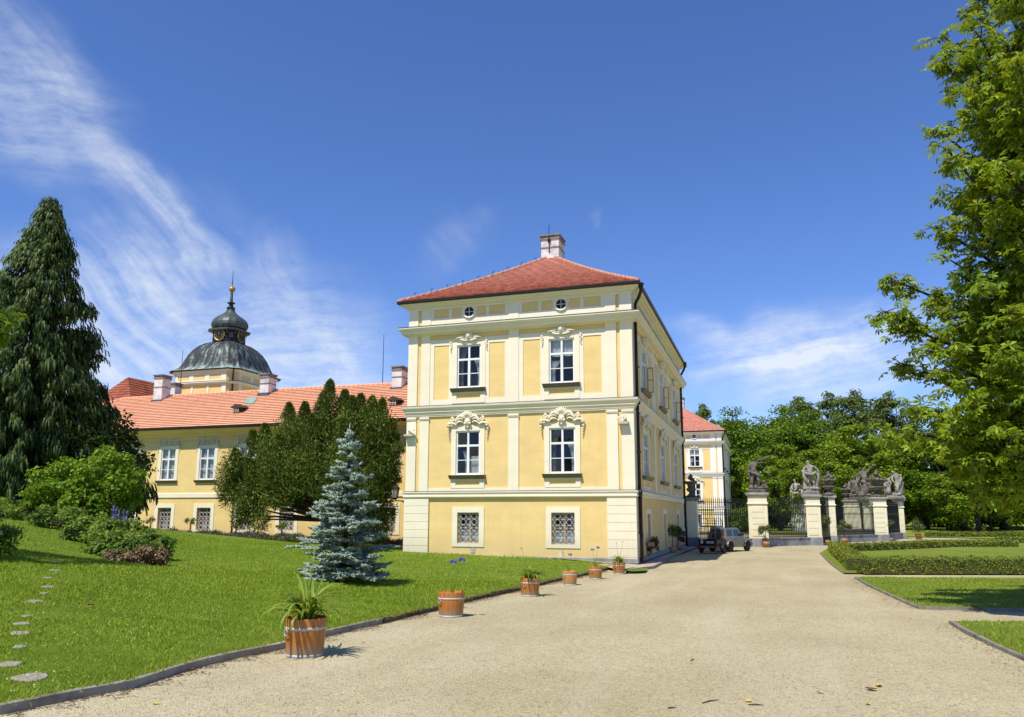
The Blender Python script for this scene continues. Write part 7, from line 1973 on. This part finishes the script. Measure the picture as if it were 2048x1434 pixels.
# a few single fallen leaves and sticks
M['leaf_y'] = plain('yellow_leaf', (.55, .38, .05), .7); M['leaf_b'] = plain('brown_leaf', (.16, .075, .035), .8)
for i, (px, py, s, mt, lab) in enumerate(((1741, 1381, .085, 'leaf_b', 'curled dark brown leaf lying alone on the gravel, right foreground'), (1758, 1373, .075, 'leaf_y', 'yellow-green fallen leaf just right of the brown curled leaf'), (1641, 1387, .05, 'leaf_y', 'small yellow leaf left of the brown curled leaf'), (1496, 1404, .05, 'leaf_y', 'small yellow leaf near the bottom centre-right of the gravel'),
                                          (1736, 1410, .05, 'leaf_y', 'olive-yellow leaf nearest the bottom edge, below the brown leaf'), (310, 1409, .04, 'leaf_y', 'tiny yellow leaf near the bottom left of the drive'), (380, 1341, .05, 'leaf_y', 'yellow leaf against the kerb left of the nearest tub'), (178, 1209, .10, 'leaf_b', 'brown leaf lying alone on the lawn'))):
    f = hlz if py < 1220 and px < 300 else zr
    c = ground(px, py, 0, f); rg = random.Random(i); m = MB(); n = 8
    pts = [(s*(1.0*math.cos(2*PI*k/n))*(.6+.5*rg.random()), s*.6*math.sin(2*PI*k/n)*(.7+.4*rg.random()), s*(.12+.35*rg.random())) for k in range(n)]
    m.v = pts+[(0, 0, .02*s)]; m.f = [(k, (k+1) % n, n) for k in range(n)]
    o = m.build('fallen_leaf', M[mt]); o.location = c+np.array([0, 0, -.0 if f is hlz else .006]); o.rotation_euler = (0, 0, i*1.3); tag(o, lab, 'leaf', 'fallen leaves')
for i, (px, py, L, lab) in enumerate(((1512, 1411, .16, 'short dark stick lying flat near the bottom centre-right'), (1343, 1417, .09, 'stubby dark stick near the bottom centre'), (1420, 1404, .28, 'long thin pale twig lying across the gravel'), (1385, 1321, .16, 'thin dark twig in the middle of the gravel'))):
    c = ground(px, py); m = MB(); m.tube([(-L/2, 0, .008), (0, .02*L, .012), (L/2, -.05*L, .008)], [.006, .008, .004], 5)
    o = m.build('twig', M['bark']); o.location = c; o.rotation_euler = (0, 0, .2+i*.4); tag(o, lab, 'twig', 'twigs on the gravel')
# ------------------------------------------------------------------ sun and sky
SUND = Vector((-2.5, -7.6, 13.2)).normalized()
def lighting():
    L = bpy.data.lights.new('sun', 'SUN'); L.energy = 4.8; L.angle = R(.5); L.color = (1, .955, .88)
    o = bpy.data.objects.new('sun', L); COL.objects.link(o)
    o.rotation_euler = SUND.to_track_quat('Z', 'Y').to_euler()
    w = bpy.data.worlds.new('World'); SC.world = w; w.use_nodes = True
    nt = w.node_tree; nt.nodes.clear(); t = NT(nt)
    sky = t.n('ShaderNodeTexSky', sky_type='NISHITA'); sky.sun_disc = False
    sky.sun_elevation = math.asin(SUND.z); sky.sun_rotation = math.atan2(SUND.x, SUND.y)
    sky.altitude = 300; sky.air_density = 1.0; sky.dust_density = 0.0; sky.ozone_density = 3.0
    tc = t.n('ShaderNodeTexCoord'); sp = t.n('ShaderNodeSeparateXYZ'); t.l(tc.outputs['Generated'], sp.inputs[0])
    az = t.math('ARCTAN2', sp.outputs[0], sp.outputs[1]); el = t.math('ARCSINE', sp.outputs[2])
    cv = t.n('ShaderNodeCombineXYZ'); t.l(az, cv.inputs[0]); t.l(el, cv.inputs[1])
    def ae(px, py):
        v = ray(px, py); v = v/np.linalg.norm(v); return math.atan2(v[0], v[1]), math.asin(v[2])
    tot = None
    wob = t.n('ShaderNodeTexNoise'); wob.inputs['Scale'].default_value = 7; wob.inputs['Detail'].default_value = 3
    t.l(cv.outputs[0], wob.inputs['Vector'])
    fine = t.noise(t.scale(cv.outputs[0], (38, 60, 1), (0, 0, R(38))), 1.0, 6, .68)
    streak = {}
    for key, ang in (('a', -42), ('b', 8), ('c', -68)):
        ad_ = t.n('ShaderNodeVectorMath', operation='MULTIPLY_ADD'); t.l(wob.outputs['Color'], ad_.inputs[0]); ad_.inputs[1].default_value = (.05, .05, 0); t.l(cv.outputs[0], ad_.inputs[2])
        mp_ = t.n('ShaderNodeMapping'); mp_.vector_type = 'TEXTURE'; mp_.inputs['Rotation'].default_value = (0, 0, R(ang)); mp_.inputs['Scale'].default_value = (.26, .026, 1)
        t.l(ad_.outputs[0], mp_.inputs['Vector'])
        streak[key] = t.noise(mp_.outputs[0], 1.0, 8, .62)
    #        from, to (sight lines), half width (rad), strength, streak scale
    for i, (p, q, hw, st) in enumerate((((-120, 90), (250, 330), .095, .52), ((150, 250), (425, 445), .04, .58), ((390, 430), (450, 560), .035, .40), ((-60, -40), (180, 200), .05, .25), ((520, 440), (590, 640), .045, .30), ((60, 470), (400, 790), .21, .75), ((280, 700), (860, 810), .16, .85), ((600, 640), (740, 760), .03, .32),
                                   ((820, 520), (980, 410), .04, .15), ((1330, 715), (1880, 640), .055, .8), ((1360, 770), (1900, 740), .06, .72), ((1300, 640), (1480, 660), .025, .35), ((1200, 430), (1240, 440), .02, .12), ((-300, 700), (200, 760), .16, .5))):
        a0, e0 = ae(*p); a1, e1 = ae(*q); cx, cy = (a0+a1)/2, (e0+e1)/2; L_ = math.hypot(a1-a0, e1-e0)/2; th = math.atan2(e1-e0, a1-a0)
        mp = t.n('ShaderNodeMapping'); mp.vector_type = 'TEXTURE'
        mp.inputs['Location'].default_value = (cx, cy, 0); mp.inputs['Rotation'].default_value = (0, 0, th); mp.inputs['Scale'].default_value = (1, 1, 1)
        t.l(cv.outputs[0], mp.inputs['Vector'])
        wv = t.n('ShaderNodeVectorMath', operation='MULTIPLY_ADD'); t.l(wob.outputs['Color'], wv.inputs[0]); wv.inputs[1].default_value = (.16, .10, 0); wv.inputs[2].default_value = (-.08, -.05, 0)
        ad = t.n('ShaderNodeVectorMath', operation='ADD'); t.l(mp.outputs[0], ad.inputs[0]); t.l(wv.outputs[0], ad.inputs[1])
        e = t.scale(ad.outputs[0], (1/(L_*1.15), 1/hw, 0))
        ln = t.n('ShaderNodeVectorMath', operation='LENGTH'); t.l(e, ln.inputs[0])
        mask = t.n('ShaderNodeMapRange', interpolation_type='SMOOTHERSTEP'); t.l(ln.outputs['Value'], mask.inputs[0])
        mask.inputs[1].default_value = 1.15; mask.inputs[2].default_value = .1
        stn = streak['b' if abs(math.degrees(th)) < 22 else ('c' if abs(math.degrees(th)) > 58 else 'a')]
        dens = t.math('MULTIPLY', t.math('MULTIPLY', t.math('SUBTRACT', t.math('ADD', t.math('MULTIPLY', stn, .72), t.math('MULTIPLY', fine, .34)), .34, True), 2.9), t.math('MULTIPLY', mask.outputs[0], st))
        tot = dens if tot is None else t.math('ADD', tot, dens)
    tot = t.math('MINIMUM', tot, .9)
    hs = t.n('ShaderNodeHueSaturation'); hs.inputs['Saturation'].default_value = 1.12; hs.inputs['Value'].default_value = 1.0
    t.l(sky.outputs[0], hs.inputs['Color'])
    sk = t.mix(1.0, hs.outputs[0], (.90, .955, 1.27), 'MULTIPLY')
    col = t.mix(tot, sk, (6.4, 6.9, 7.6))
    bg = t.n('ShaderNodeBackground'); bg.inputs['Strength'].default_value = .11; t.l(col, bg.inputs['Color'])
    w.cycles.sampling_method = 'MANUAL'; w.cycles.sample_map_resolution = 256
    ow = t.n('ShaderNodeOutputWorld'); t.l(bg.outputs[0], ow.inputs['Surface'])
    SC.view_settings.view_transform = 'Standard'; SC.view_settings.look = 'None'
    SC.view_settings.exposure = 0.25; SC.view_settings.gamma = 1
    SC.cycles.max_bounces = 7; SC.cycles.transparent_max_bounces = 12
    SC.cycles.diffuse_bounces = 3; SC.cycles.glossy_bounces = 3
    SC.cycles.use_denoising = True
lighting()
